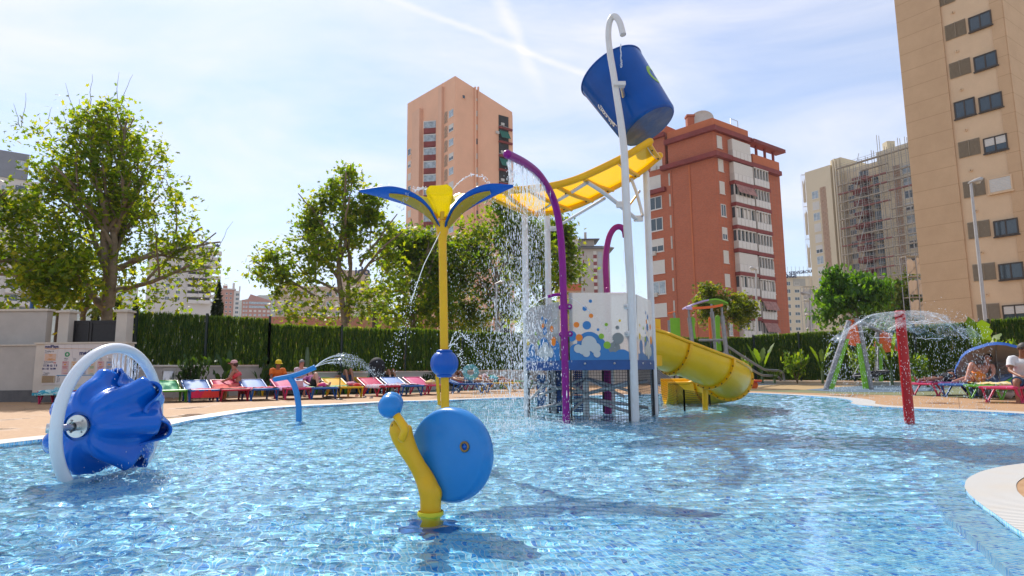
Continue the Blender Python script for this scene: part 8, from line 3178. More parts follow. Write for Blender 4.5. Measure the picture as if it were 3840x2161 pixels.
def person(label, loc, rz, pose, skin, hair=None, top=None, shorts=None, cap=None, shades=False, scale=1.0, bikini=None, long_hair=False, hat_brim=None):
 M4 = Matrix.Translation(Vector(loc)) @ Matrix.Rotation(rz, 4, 'Z') @ Matrix.Scale(scale, 4)
 W = {k: M4 @ Vector(v) for k, v in pose.items()}
 t_ = empty("person", loc, label, "person")
 R = dict(pelvis=(.135, .105), waist=(.125, .095), chest=(.145, .105), neck=(.055, .055), chin=(.062, .070), head=(.078, .095), crown=(.055, .065),
    shl=(.062, .06), shr=(.062, .06), ell=(.042, .042), elr=(.042, .042), wrl=(.028, .028), wrr=(.028, .028), hal=(.036, .020), har=(.036, .020),
    hil=(.095, .09), hir=(.095, .09), knl=(.060, .060), knr=(.060, .060), anl=(.038, .038), anr=(.038, .038), tol=(.036, .024), tor=(.036, .024))
 J = {k: (W[k], R[k][0] * scale, R[k][1] * scale) for k in W}
 up = (W["head"] - W["neck"]).normalized()
 J["crown"] = (W["head"] + up * .075 * scale, .055 * scale, .062 * scale)
 E_ = [("pelvis", "waist"), ("waist", "chest"), ("chest", "neck"), ("neck", "head"), ("head", "crown"), ("chest", "shl"), ("chest", "shr"), ("shl", "ell"), ("shr", "elr"),
   ("ell", "wrl"), ("elr", "wrr"), ("wrl", "hal"), ("wrr", "har"), ("pelvis", "hil"), ("pelvis", "hir"), ("hil", "knl"), ("hir", "knr"), ("knl", "anl"), ("knr", "anr"),
   ("anl", "tol"), ("anr", "tor")]
 for s in ("l", "r"):
  d = (W["ha" + s] - W["wr" + s]).normalized()
  a, b = frame_of(d)
  for i, (off, ln, bend) in enumerate(((-.030, .062, .3), (-.010, .072, .35), (.010, .068, .4), (.028, .052, .45))):
   k1, k2 = "f%s%da" % (s, i), "f%s%db" % (s, i)
   p1 = W["ha" + s] + (a * off + d * (.045 + .4 * ln)) * scale
   p2 = p1 + (d * math.cos(bend) - b * math.sin(bend)) * (.55 * ln * scale)
   J[k1] = (p1, .0095 * scale, .0095 * scale); J[k2] = (p2, .008 * scale, .008 * scale)
   E_ += [("ha" + s, k1), (k1, k2)]
  k1, k2 = "th%sa" % s, "th%sb" % s
  p1 = W["ha" + s] + (-a * .045 + d * .0) * scale
  J[k1] = (p1, .011 * scale, .011 * scale); J[k2] = (p1 + (d * .035 - a * .012) * scale, .009 * scale, .009 * scale)
  E_ += [("ha" + s, k1), (k1, k2)]
 body = skin_body("body", J, E_, skin, t_)
 hd = W["head"]
 side = (W["shr"] - W["shl"]).normalized()
 side = (side - up * side.dot(up)).normalized()
 fw = up.cross(side).normalized()
 lk = pose.get("face")
 sc = scale
 nose = MB().ball(hd + fw * .098 * sc + up * .0 * sc, .016 * sc, 8, 6, (1, 1, 1.2))
 nose.build("nose", skin, t_)
 for s in (-1, 1):
  MB().ball(hd + side * s * .083 * sc + up * .0, .022 * sc, 8, 6, (.6, 1, 1.3)).build("ear", skin, t_)
  if not shades:
   MB().ball(hd + fw * .082 * sc + side * s * .032 * sc + up * .022 * sc, .010 * sc, 8, 6).build("eye", HAIR["black"], t_)
 MB().tube([hd + fw * .088 * sc - side * .022 * sc - up * .045 * sc, hd + fw * .094 * sc - up * .048 * sc, hd + fw * .088 * sc + side * .022 * sc - up * .045 * sc], .006 * sc, 5).build("mouth", mat("lips", (.30, .08, .07), .5), t_)
 rot = Matrix((side, fw, up)).transposed()
 if shades:
  g = MB()
  for s in (-1, 1):
   g.ball(hd + fw * .088 * sc + side * s * .036 * sc + up * .022 * sc, .028 * sc, 10, 6, (1, .4, .7), rot)
  g.tube([hd + side * -.088 * sc + up * .03 * sc, hd + fw * .10 * sc + up * .03 * sc, hd + side * .088 * sc + up * .03 * sc], .006 * sc, 5)
  g.build("sunglasses", M_BLACK, t_)
 if hair is not None and cap is None:
  h = MB()
  rows = []
  for i in range(7):
   th = (math.pi * .58) * i / 6
   row = []
   for k in range(20):
    w = 2 * math.pi * k / 20
    dirn = side * math.cos(w) + fw * math.sin(w)
    drop = 1.0 - .38 * max(0, math.sin(w)) - (.0 if not long_hair else -.25 * max(0, -math.sin(w)))
    tt = th * drop
    rr = (.099 + .006 * mnoise.noise((w * 2, th * 5, 1))) * sc
    row.append(hd + up * (.012 * sc) + up * math.cos(tt) * rr * 1.12 + dirn * math.sin(tt) * rr * (1.0 if not math.sin(w) > .5 else .97))
   rows.append(row)
  h.loft(rows)
  if long_hair:
   h.tube(spline([hd - fw * .05 * sc + up * .03 * sc, hd - fw * .12 * sc - up * .06 * sc, W["neck"] - fw * .10 * sc - up * .08 * sc], 4), [.07 * sc] * 5 + [.06 * sc] * 3 + [.025 * sc], 10, flat=(1.3, .7))
  h.build("hair", hair, t_)
 if cap is not None:
  c = MB()
  c.lathe([(.100 * sc, .005 * sc), (.104 * sc, .03 * sc), (.094 * sc, .075 * sc), (.065 * sc, .108 * sc), (.02 * sc, .120 * sc), (0, .121 * sc)], 20, hd + up * .01 * sc, up)
  br = []
  for i in range(9):
   w = -1.0 + 2.0 * i / 8
   d = fw * math.cos(w) + side * math.sin(w)
   br.append([hd + up * .035 * sc + d * .098 * sc, hd + up * .024 * sc + d * (.098 + .085 * math.cos(w * 1.2)) * sc])
  c.loft(br, closed=False)
  c.loft([[p - up * .006 * sc for p in r] for r in br], closed=False)
  c.build("cap", cap, t_)
  if hair is not None:
   MB().ball(hd - fw * .03 * sc, .092 * sc, 14, 10, (1, .95, 1.0), rot).build("hair", hair, t_)
 grow_ = 1.16
 if top is not None:
  s_ = MB()
  s_.tube(spline([W["pelvis"] + (W["waist"] - W["pelvis"]) * .1, W["waist"], W["chest"], W["chest"].lerp(W["neck"], .72)], 4),
    [.155 * sc] * 4 + [.150 * sc] * 4 + [.165 * sc] * 3 + [.12 * sc, .075 * sc], 18, flat=(1.12, .86), up=tuple(fw))
  s_.build("shirt", top, t_)
  for s in ("l", "r"):
   MB().tube(spline([W["chest"].lerp(W["sh" + s], .55), W["sh" + s], W["sh" + s].lerp(W["el" + s], .62)], 4), [.085 * sc, .085 * sc, .083 * sc, .082 * sc, .08 * sc, .078 * sc, .076 * sc, .075 * sc, .078 * sc], 14).build("sleeve", top, t_)
 if bikini is not None:
  MB().tube(spline([W["waist"].lerp(W["chest"], .55), W["chest"], W["chest"].lerp(W["neck"], .1)], 4), [.155 * sc, .163 * sc, .168 * sc, .170 * sc, .170 * sc, .168 * sc, .166 * sc, .16 * sc, .155 * sc], 18, flat=(1.1, .84), up=tuple(fw)).build("bikini_top", bikini, t_)
  for s in ("l", "r"):
   MB().tube([W["chest"].lerp(W["sh" + s], .5) + fw * .10 * sc, W["chest"].lerp(W["sh" + s], .55) + up * .11 * sc, W["chest"].lerp(W["sh" + s], .5) - fw * .10 * sc], .010 * sc, 5).build("strap", bikini, t_)
 if shorts is not None:
  s_ = MB()
  s_.tube(spline([W["waist"].lerp(W["pelvis"], .45), W["pelvis"], W["pelvis"] - (W["waist"] - W["pelvis"]) * .25], 3), [.150 * sc, .155 * sc, .16 * sc, .16 * sc, .16 * sc, .155 * sc, .14 * sc], 18, flat=(1.15, .86), up=tuple(fw))
  s_.build("shorts", shorts, t_)
  for s in ("l", "r"):
   MB().tube(spline([W["pelvis"].lerp(W["hi" + s], .6), W["hi" + s], W["hi" + s].lerp(W["kn" + s], .50)], 4), [.118 * sc, .118 * sc, .116 * sc, .114 * sc, .112 * sc, .11 * sc, .106 * sc, .104 * sc, .106 * sc], 14).build("shorts_leg", shorts, t_)
 return t_

def pose_sit(lean=.05, hands="knees", head=(0, .04), kn=.46, drop=.42, spread=.12, arm=None):
 p = dict(pelvis=(0, 0, .10), waist=(0, lean * .3, .27), chest=(0, lean, .45), neck=(0, lean * 1.5, .62), head=(head[0], lean * 1.5 + head[1], .76),
    shl=(-.17, lean * 1.2, .55), shr=(.17, lean * 1.2, .55), ell=(-.23, .14 + lean, .32), elr=(.23, .14 + lean, .32), wrl=(-.14, .34 + lean, .24), wrr=(.14, .34 + lean, .24),
    hal=(-.10, .41 + lean, .22), har=(.10, .41 + lean, .22), hil=(-.10, .05, .08), hir=(.10, .05, .08), knl=(-spread, kn, .12), knr=(spread, kn, .12),
    anl=(-spread, kn + .02, .12 - drop), anr=(spread, kn + .02, .12 - drop), tol=(-spread - .02, kn + .16, .07 - drop), tor=(spread + .02, kn + .16, .07 - drop))
 if arm:
  p.update(arm)
 return p

def pose_lie(back=.30, knee_l=0.0, knee_r=0.0, head_up=.10):
 def leg(s, k):
  if k > 0:
   return (s * .10, .30, .10 + k), (s * .11, .62 - .12 * k, .06), (s * .11, .74 - .12 * k, .05)
  return (s * .11, .46, .10), (s * .13, .88, .07), (s * .15, .93, .18)
 kl, al, tl_ = leg(-1, knee_l)
 kr, ar, tr2 = leg(1, knee_r)
 b = back

 def sp_(d, lift=0.0, x=0.0):
  return (x, -d * math.cos(b) - lift * 0, .12 + d * math.sin(b) + lift)
 hd_ = sp_(.69)
 return dict(pelvis=(0, 0, .12), waist=sp_(.18), chest=sp_(.36), neck=sp_(.54), head=(0, hd_[1] + .06 * b, hd_[2] + .03 + head_up * .5),
    shl=sp_(.47, 0, -.18), shr=sp_(.47, 0, .18), ell=(-.27, -.30 * math.cos(b), .12 + .16 * math.sin(b)), elr=(.27, -.30 * math.cos(b), .12 + .16 * math.sin(b)),
    wrl=(-.24, -.04, .11), wrr=(.24, -.04, .11), hal=(-.23, .03, .11), har=(.23, .03, .11), hil=(-.10, .05, .11), hir=(.10, .05, .11),
    knl=kl, anl=al, tol=tl_, knr=kr, anr=ar, tor=tr2)

def fwd(rz_dir):
 return math.atan2(-rz_dir.x, rz_dir.y)

C_CORAL = mat("cloth_coral", (.60, .07, .08), .8)
C_BLACK = mat("cloth_black", (.012, .012, .016), .8)
C_ORANGE = mat("cloth_orange", (.66, .14, .01), .8, var=.08, vscale=9)
C_YELLOW = mat("cloth_yellow", (.68, .48, .01), .8)
C_PINKCAP = mat("cloth_pale_pink", (.60, .34, .33), .8)
C_PURPLE = mat("cloth_purple", (.22, .02, .14), .8)
C_TEAL = mat("cloth_teal", (.01, .26, .30), .8)
C_DENIM = mat("cloth_denim", (.06, .12, .22), .8, var=.2, vscale=10)
C_WHITE = mat("cloth_white", (.62, .62, .63), .85, var=.04, vscale=6, bump=.3, bscale=12)
C_FLORAL = towel_mat("cloth_floral", [(.55, .45, .47), (.50, .20, .26), (.60, .52, .52), (.40, .30, .34)], 14, "spot")
C_ORSH = towel_mat("cloth_tropical", [(.72, .22, .01), (.70, .16, .01), (.74, .26, .02), (.55, .35, .12)], 7, "spot")

# seated by the rear wall
q = P(905, 1437, 19.4)
person("woman in coral bikini, pale pink cap and sunglasses sitting on a lounger", V(q.x, 19.4, .32), fwd(V(-1, -.18, 0)), pose_sit(.16, head=(.02, .0)), SKIN["tan"], HAIR["brown"], bikini=C_CORAL, shorts=C_CORAL, cap=C_PINKCAP, shades=True)
q = P(1036, 1437, 20.6)
person("man in orange T shirt and yellow cap sitting behind the blue spout", V(q.x, 20.6, .34), fwd(V(.55, -.8, 0)), pose_sit(.10, head=(0, .03)), SKIN["dark"], HAIR["black"], top=C_ORANGE, shorts=C_DENIM, cap=C_YELLOW)
q = P(1120, 1440, 21.3)
person("grey haired woman in floral top seated next to the man in orange", V(q.x, 21.3, .36), fwd(V(.8, -.6, 0)), pose_sit(.08, head=(0, .02)), SKIN["pink"], HAIR["grey"], top=C_FLORAL, shorts=C_FLORAL)
# on the loungers
o = lpoint("b6", 0, .95, .33)
person("woman in purple top lying on a blue lounger with one knee raised", o, fwd(FD), pose_lie(.35, .0, .36), SKIN["light"], HAIR["brown"], top=C_PURPLE, shorts=C_BLACK, long_hair=True, scale=.96)
o = lpoint("b26", .0, 1.55, .40)
person("sunbather in dark blue shorts lying with crossed raised knees behind the checked towel", o, fwd(FD), pose_lie(.2, .42, .38), SKIN["tan"], HAIR["black"], shorts=C_DENIM)
o = lpoint("g28", .25, 1.75, .40)
person("sunbather with both bare knees raised right of the black stroller", o, fwd(FD), pose_lie(.15, .40, .38), SKIN["tan"], HAIR["black"], shorts=C_BLACK)
o = lpoint("b11", 0, .85, .33)
p_ = pose_lie(.12, 0, 0, .0)
p_ = pose_lie(.12, 0, 0, .0)
person("man in blue shorts lying flat on a blue lounger", o, fwd(V(.97, -.22, 0)), p_, SKIN["tan"], HAIR["grey"], shorts=C_DENIM)
o = lpoint("p29", 0, .95, .35)
person("sunbather with raised knees lying beneath the clear swim ring", o, fwd(V(.95, -.3, 0)), pose_lie(.6, .36, .36, .05), SKIN["dark"], HAIR["black"], top=C_FLORAL, shorts=C_FLORAL)
o = lpoint("y12", 0, .98, .34)
person("sunbather in teal shorts lying on a yellow lounger", o, fwd(V(.96, -.28, 0)), pose_lie(.22, .12, 0, .0), SKIN["tan"], HAIR["brown"], shorts=C_TEAL, bikini=C_PINKCAP)
# right: couple under the parasol and the man in the white shirt
o = lpoint("p31", 0, .95, .34)
person("woman in black bikini lying on a pink lounger in the parasol's shade", o, fwd(FR_), pose_lie(.35, 0, 0, .02), SKIN["dark"], HAIR["brown"], bikini=C_BLACK, shorts=C_BLACK, long_hair=True)
o = lpoint("b32", 0, .92, .35)
person("man in orange tropical shorts reclining with one knee raised under the parasol", o, fwd(FR_), pose_lie(.80, .42, .02, .0), SKIN["pink"], HAIR["black"], shorts=C_ORSH)
q = P(3842, 1440, 13.6)
mp_ = pose_sit(.12, head=(-.02, .05), kn=.44, drop=.44, spread=.17)
man = person("man in white T shirt and sunglasses sitting barefoot on a pink lounger", V(q.x, 13.6, .36), fwd(V(-.55, -.83, 0)), mp_, SKIN["dark"], HAIR["salt"], top=C_WHITE, shorts=C_DENIM, shades=True, scale=1.06)

# parasol lying tilted on its rim
pax = V(-.46, -.68, -.58).normalized()
apex = P(3735, 1362, 16.6)
par = empty("parasol", V(apex.x, apex.y, DECK_Z), "tilted blue parasol with brown grey lining shading the couple", "parasol")
pa_, pb_ = frame_of(pax)
RP, DP = .92, .40
n = 8
M_PBLUE = mat("parasol_blue", (.012, .085, .34), .75, var=.08, vscale=5)
M_PLIN = mat("parasol_lining", (.30, .225, .19), .85, var=.1, vscale=4)

def canopy(off, inset):
 rows = []
 for i in range(9):
  f = i / 8
  row = []
  for k in range(n * 4):
   w = 2 * math.pi * k / (n * 4)
   rib = abs(math.cos(w * n / 2))
   rr = (RP - inset) * f * (1 - .045 * (1 - rib) * f)
   d = DP * (f ** 1.5) * (1 - .06 * (1 - rib))
   row.append(apex + pax * (d + off) + pa_ * (rr * math.cos(w)) + pb_ * (rr * math.sin(w)))
  rows.append(row)
 return rows

MB().loft(canopy(-.012, 0)).build("canopy", M_PBLUE, par, fix=False)
MB().loft(canopy(.006, .02)).build("lining", M_PLIN, par, fix=False)
vr = []
c_out = canopy(-.012, 0)[-1]
MB().loft([c_out + [c_out[0]], [p + pax * .13 for p in c_out] + [c_out[0] + pax * .13]], closed=False).build("valance", M_PBLUE, par, fix=False)
for k in range(n):
 w = 2 * math.pi * k / n
 pts = [apex + pax * (DP * f ** 1.5 + .02) + (pa_ * math.cos(w) + pb_ * math.sin(w)) * ((RP - .03) * f) for f in (.03, .3, .6, .98)]
 MB().tube(pts, .007, 5).build("rib", M_STEEL, par)
 m_ = pts[2]
 MB().tube([apex + pax * .42, m_], .006, 5).build("stretcher", M_STEEL, par)
MB().tube([apex - pax * .06, apex + pax * 1.25], .016, 8).build("pole", M_STEEL, par)
# clear swim ring
c = P(1765, 1396, 22.0)
rot = Matrix.Rotation(rad(22), 3, 'X') @ Matrix.Rotation(rad(15), 3, 'Y')
b = MB()
rows = []
for i in range(36):
 a = 2 * math.pi * i / 36
 row = []
 for k in range(14):
  w = 2 * math.pi * k / 14
  r = .205 + .088 * math.cos(w)
  row.append(c + rot @ V(r * math.cos(a), .088 * math.sin(w), r * math.sin(a)))
 rows.append(row)
b.loft(rows + [rows[0]])
t = empty("swim_ring", c - Z * .3, "clear turquoise inflatable swim ring propped on the rear pink lounger", "swim ring")
b.build("tube", frosted("clear_vinyl", (.20, .48, .55), .62, .3), t)
MB().tube([c + rot @ V(-.2, -.09, .0), c + rot @ V(-.2, -.115, .0)], .012, 8).build("valve", M_WPOLE, t)
# black stroller
c = V(P(1412, 1440, 24.0).x, 24.0, DECK_Z)
t = empty("stroller", c, "black baby stroller with raised hood behind the yellow lounger", "stroller")
hood = []
for i in range(8):
 th = rad(-20 + 150 * i / 7)
 hood.append([c + V(.26 * math.cos(w) , -.05 + .34 * math.cos(th), 1.08 + .34 * math.sin(th) * (.6 + .4 * abs(math.sin(w)))) for w in [math.pi * k / 8 for k in range(9)]])
b = MB().ball(c + V(0, 0, 1.02), .30, 20, 14, (1, 1.1, 1.05))
b.build("hood", C_BLACK, t)
MB().rbox(c + V(.0, -.02, .74), (.46, .55, .48), .08).build("seat", C_BLACK, t)
for sx in (-.22, .22):
 MB().tube([c + V(sx, .45, 1.0), c + V(sx, .1, .65), c + V(sx, -.32, .14)], .018, 6).build("frame_tube", M_BLACK, t)
 MB().tube([c + V(sx, .1, .65), c + V(sx, .32, .13)], .018, 6).build("frame_tube", M_BLACK, t)
 for sy in (-.32, .32):
  w = MB().lathe([(.07, -.02), (.12, -.02), (.12, .02), (.07, .02), (.07, -.02)], 18, c + V(sx, sy, .125), (1, 0, 0)).build("wheel", M_BLACK, t)
MB().tube([c + V(-.22, .45, 1.0), c + V(.22, .45, 1.0)], .02, 8).build("handle", M_BLACK, t)
b = MB().rbox(c + V(-.22, -.2, .86), (.12, .08, .22), .02)
b.build("side_pouch", mat("pouch_grey", (.16, .20, .26), .8), t)

# ------------------------------------------------------------------ moving water: jets, spray, splashes
def drop_nodes(N, L, b):
 out = N["Material Output"]
 b.inputs["Base Color"].default_value = (.80, .86, .92, 1)
 b.inputs["Roughness"].default_value = .08
 tr = N.new("ShaderNodeBsdfTranslucent"); tr.inputs[0].default_value = (.92, .95, .98, 1)
 tp = N.new("ShaderNodeBsdfTransparent")
 m1 = N.new("ShaderNodeMixShader"); m1.inputs[0].default_value = .55
 L.new(b.outputs[0], m1.inputs[1]); L.new(tr.outputs[0], m1.inputs[2])
 m2 = N.new("ShaderNodeMixShader"); m2.inputs[0].default_value = .25
 L.new(m1.outputs[0], m2.inputs[1]); L.new(tp.outputs[0], m2.inputs[2]); L.new(m2.outputs[0], out.inputs[0])

M_DROP = surf_mat("water_drops", drop_nodes)

def film_nodes(N, L, b):
 out = N["Material Output"]
 b.inputs["Base Color"].default_value = (.85, .9, .95, 1)
 b.inputs["Roughness"].default_value = .05
 geo = N.new("ShaderNodeNewGeometry")
 nz = N.new("ShaderNodeTexNoise"); nz.inputs["Scale"].default_value = 9; nz.inputs["Detail"].default_value = 6; nz.inputs["Distortion"].default_value = 1.5
 L.new(geo.outputs["Position"], nz.inputs["Vector"])
 lw = N.new("ShaderNodeLayerWeight"); lw.inputs["Blend"].default_value = .35
 mr = N.new("ShaderNodeMapRange"); mr.inputs["From Min"].default_value = .48; mr.inputs["From Max"].default_value = .70; mr.inputs["To Max"].default_value = .26
 L.new(nz.outputs["Fac"], mr.inputs["Value"])
 ad = N.new("ShaderNodeMath"); ad.operation = 'MULTIPLY_ADD'; ad.use_clamp = True
 L.new(lw.outputs["Facing"], ad.inputs[0]); ad.inputs[1].default_value = .22; L.new(mr.outputs[0], ad.inputs[2])
 tp = N.new("ShaderNodeBsdfTransparent"); tp.inputs[0].default_value = (.96, .98, 1, 1)
 mx = N.new("ShaderNodeMixShader")
 L.new(ad.outputs[0], mx.inputs[0]); L.new(tp.outputs[0], mx.inputs[1]); L.new(b.outputs[0], mx.inputs[2]); L.new(mx.outputs[0], out.inputs[0])
 bp_n = N.new("ShaderNodeBump"); bp_n.inputs["Strength"].default_value = .6; bp_n.inputs["Distance"].default_value = .05
 L.new(nz.outputs["Fac"], bp_n.inputs["Height"]); L.new(bp_n.outputs[0], b.inputs["Normal"])

M_FILM = surf_mat("water_film", film_nodes)
_oct = np.array([(1, 0, 0), (-1, 0, 0), (0, 1, 0), (0, -1, 0), (0, 0, 1), (0, 0, -1)], float)
_octf = np.array([(0, 2, 4), (2, 1, 4), (1, 3, 4), (3, 0, 4), (2, 0, 5), (1, 2, 5), (3, 1, 5), (0, 3, 5)])

def drops(name, c, r, stretch=1.0, vel=None):
 c = np.asarray(c, float)
 n = len(c)
 r = np.broadcast_to(np.asarray(r, float), (n,))
 st = np.broadcast_to(np.asarray(stretch, float), (n,))
 if vel is None:
  vel = np.tile((0, 0, -1.0), (n, 1))
 v = np.asarray(vel, float)
 v = v / np.linalg.norm(v, axis=1)[:, None]
 h = np.where(np.abs(v[:, 2:3]) < .9, np.array((0, 0, 1.0)), np.array((1.0, 0, 0)))
 a = np.cross(v, h); a /= np.linalg.norm(a, axis=1)[:, None]
 b = np.cross(v, a)
 pts = (_oct[None, :, 0:1] * a[:, None] + _oct[None, :, 1:2] * b[:, None] + _oct[None, :, 2:3] * v[:, None] * st[:, None, None]) * r[:, None, None] + c[:, None]
 f = (_octf[None] + (np.arange(n) * 6)[:, None, None]).reshape(-1, 3)
 o = link(name, np_mesh(name, pts.reshape(-1, 3), f, M_DROP, True))
 return tag(o, kind="stuff")

g_ = 9.81
rs_ = np.random.default_rng(77)

def lerp_path(pts, n, rng):
 pts = np.array([tuple(p) for p in pts])
 t = rng.uniform(0, len(pts) - 1.001, n)
 i = t.astype(int)
 f = (t - i)[:, None]
 return pts[i] * (1 - f) + pts[i + 1] * f

# shower from the purple pipe: strands that break into falling drops and drift
tip = SHOWER[-15:]
n = 7200
src = lerp_path(tip, n, rs_)
fall = rs_.uniform(0, 1, n) ** .75 * (src[:, 2] - .0)
spread = .05 + .16 * fall
c = src.copy()
c[:, 2] -= fall + .05
c[:, 0] += rs_.normal(-.03, 1, n) * spread * .42 - .06 * fall
c[:, 1] += rs_.normal(0, 1, n) * spread * .55
c = c[c[:, 2] > 0]
m = len(c)
drops("shower_spray", c, rs_.uniform(.0015, .0036, m) * (1 + 1.2 * (rs_.random(m) > .94)), rs_.uniform(2.5, 9.0, m))
b = MB()
for k in range(64):
 p = Vector(lerp_path(tip, 1, rs_)[0])
 ln = rs_.uniform(.18, .75)
 pts = []
 for i in range(8):
  f = i / 7
  pts.append(p + V(.02 * mnoise.noise((k, f * 4, 0)) * (1 + f), .02 * mnoise.noise((k, f * 4, 5)), -.05 - ln * f))
 b.tube(pts, [.0045 * (1 - .6 * i / 7) * (1 + .4 * mnoise.noise((k * 3, i * 1.3, 2))) for i in range(8)], 5, False)
tag(b.build("shower_strands", M_DROP, fix=False), kind="stuff")

# fine mist of drops round the left of the tower
n = 2600
c = np.column_stack([rs_.normal(-.30, .34, n), rs_.normal(9.2, .7, n), rs_.uniform(0.02, 2.6, n)])
drops("drifting_spray", c, rs_.uniform(.0012, .003, n), rs_.uniform(1.5, 7, n))

def arc(p0, p1, apex_z, n):
 p0, p1 = Vector(p0), Vector(p1)
 up_ = max(.02, apex_z - p0.z); dn = max(.02, apex_z - p1.z)
 t1, t2 = math.sqrt(2 * up_ / g_), math.sqrt(2 * dn / g_)
 T = t1 + t2
 out = []
 for i in range(n + 1):
  t = T * i / n
  out.append(V(p0.x + (p1.x - p0.x) * t / T, p0.y + (p1.y - p0.y) * t / T, apex_z - .5 * g_ * (t - t1) ** 2))
 return out

def jet(name, paths, r, beads, solid=.35, jitter=.012, grow_=1.0):
 cs, vs, rr = [], [], []
 b = MB()
 for path in paths:
  n = len(path)
  k = max(3, int(n * solid))
  b.tube(path[:k], [r * .8] * k, 5, False)
  P_ = np.array([tuple(p) for p in path])
  t = rs_.uniform(n * solid * .7, n - 1.001, beads)
  i = t.astype(int); f = (t - i)[:, None]
  c = P_[i] * (1 - f) + P_[i + 1] * f
  s = ((t / n) * jitter * 2)[:, None]
  cs.append(c + rs_.normal(0, 1, c.shape) * s)
  vs.append(P_[i + 1] - P_[i])
  rr.append(r * rs_.uniform(.6, 1.25, beads) * grow_)
 tag(b.build(name + "_cord", M_DROP, fix=False), kind="stuff")
 return drops(name, np.concatenate(cs), np.concatenate(rr), 1.5, np.concatenate(vs))

# blue spout jets
e0 = P(1415, 1400, 10.4); e1 = P(1330, 1378, 10.6); e2 = P(1400, 1402, 10.3)
st_ = SPOUT_TIP
zt_a = P(1310, 1330, 10.6).z
jet("spout_jet", [arc(st_, P(1425, 1420, 10.3), zt_a, 40), arc(st_, P(1412, 1415, 10.45), zt_a - .02, 40), arc(st_, P(1390, 1400, 10.6), P(1300, 1346, 10.6).z, 40),
     arc(st_, P(1336, 1380, 10.7), P(1265, 1359, 10.7).z, 30)], .0045, 260, .5, .02, .8)
# flower fountain jets
fj = [[fp(x, y, -.05) for x, y in ((1597, 515), (1575, 560), (1545, 620), (1510, 690), (1470, 770), (1440, 850), (1405, 950), (1375, 1040), (1340, 1150), (1305, 1270), (1270, 1385), (1225, 1540), (1180, 1720))]]
jet("flower_jet", [spline(fj[0], 5)], .005, 260, .62, .03, .8)
jet("petal_jet", [spline([fp(x, y, dy) for x, y, dy in ((1560, 400, 0), (1530, 300, -.03), (1490, 222, -.06), (1440, 215, -.1), (1400, 225, -.13), (1345, 262, -.16), (1280, 360, -.2))], 6),
     spline([fp(x, y, .05) for x, y in ((1635, 300), (1660, 250), (1700, 195), (1760, 140), (1820, 112), (1880, 120), (1930, 150), (1965, 205), (1985, 280), (2000, 380))], 6)], .005, 140, .35, .010, 1.0)
# ground jets behind the flower pole
gj = G(1700, 1545, 0)
jet("ground_jet", [spline([P(x, y, gj.y) for x, y in q], 6) for q in (((1684, 1300), (1700, 1262), (1716, 1245), (1735, 1255), (1760, 1290), (1785, 1330), (1800, 1400), (1808, 1480)),
                  ((1684, 1310), (1710, 1275), (1735, 1260), (1765, 1272), (1790, 1310), (1806, 1360), (1815, 1440)),
                  ((1682, 1300), (1700, 1290), (1720, 1310), (1733, 1350), (1740, 1400)))], .009, 90, .1, .03)
# tower: side nozzle jet, panel jet, thin drips
jet("nozzle_jet", [spline([P(x, y, 9.9) for x, y in ((2054, 1113), (2030, 1122), (2005, 1138), (1985, 1155), (1965, 1178), (1950, 1210), (1940, 1260))], 6)], .009, 90, .6, .01)
jet("panel_jet", [spline([P(x, y, 9.93) for x, y in ((2135, 1116), (2160, 1128), (2190, 1150), (2222, 1178), (2255, 1212), (2285, 1250), (2310, 1300))], 6)], .005, 60, .5, .006)
jet("arch_drip", [[P(2341, 893 + i * 14, 10.75) + V(.015 * math.sin(i), 0, 0) for i in range(16)], [P(2376 + i * 1.2, 925 + i * 14, 10.9) for i in range(16)]], .0055, 60, .5, .02)
hk = P(2327, 165, 9.8)
jet("hook_drip", [[hk - Z * (.05 * i) + V(.008 * math.sin(i * 2 + k), 0, 0) for i in range(9)] for k in range(3)], .008, 14, .9, .004)
# curtain from the ring on to the bowl, and runs off it
b = MB()
rc_ = ring_c + w_ax * .0
for k in range(26):
 yy = rs_.uniform(-.14, .16)
 p = V(ring_c.x + rs_.normal(0, .02), ring_c.y + yy + .1, ring_c.z + math.sqrt(max(.05, RR ** 2 - (yy + .1) ** 2)) - .05)
 ln = rs_.uniform(.13, .21)
 pts = [p + V(.006 * mnoise.noise((k, i * .8, 1)), .006 * mnoise.noise((k, i * .8, 4)), -ln * i / 6) for i in range(7)]
 b.tube(pts, [.0026 * (1 + .5 * mnoise.noise((k * 2.3, i * 1.1, 0))) for i in range(7)], 5, False)
tag(b.build("ring_curtain", M_DROP, fix=False), kind="stuff")
n = 260
a = rs_.uniform(-.2, 1.2, n)
c = np.column_stack([ring_c.x + .15 + rs_.normal(.1, .16, n), ring_c.y + rs_.normal(.0, .14, n), rs_.uniform(0, .30, n) ** 1.3])
drops("bowl_drips", c, rs_.uniform(.002, .0042, n), rs_.uniform(1.5, 4, n))
n = 160
c = np.column_stack([ring_c.x + rs_.normal(.12, .10, n), ring_c.y + rs_.normal(.02, .10, n), rs_.normal(.86, .05, n)])
drops("bowl_splash", c, rs_.uniform(.002, .0045, n), 1.3, rs_.normal(0, 1, (n, 3)))

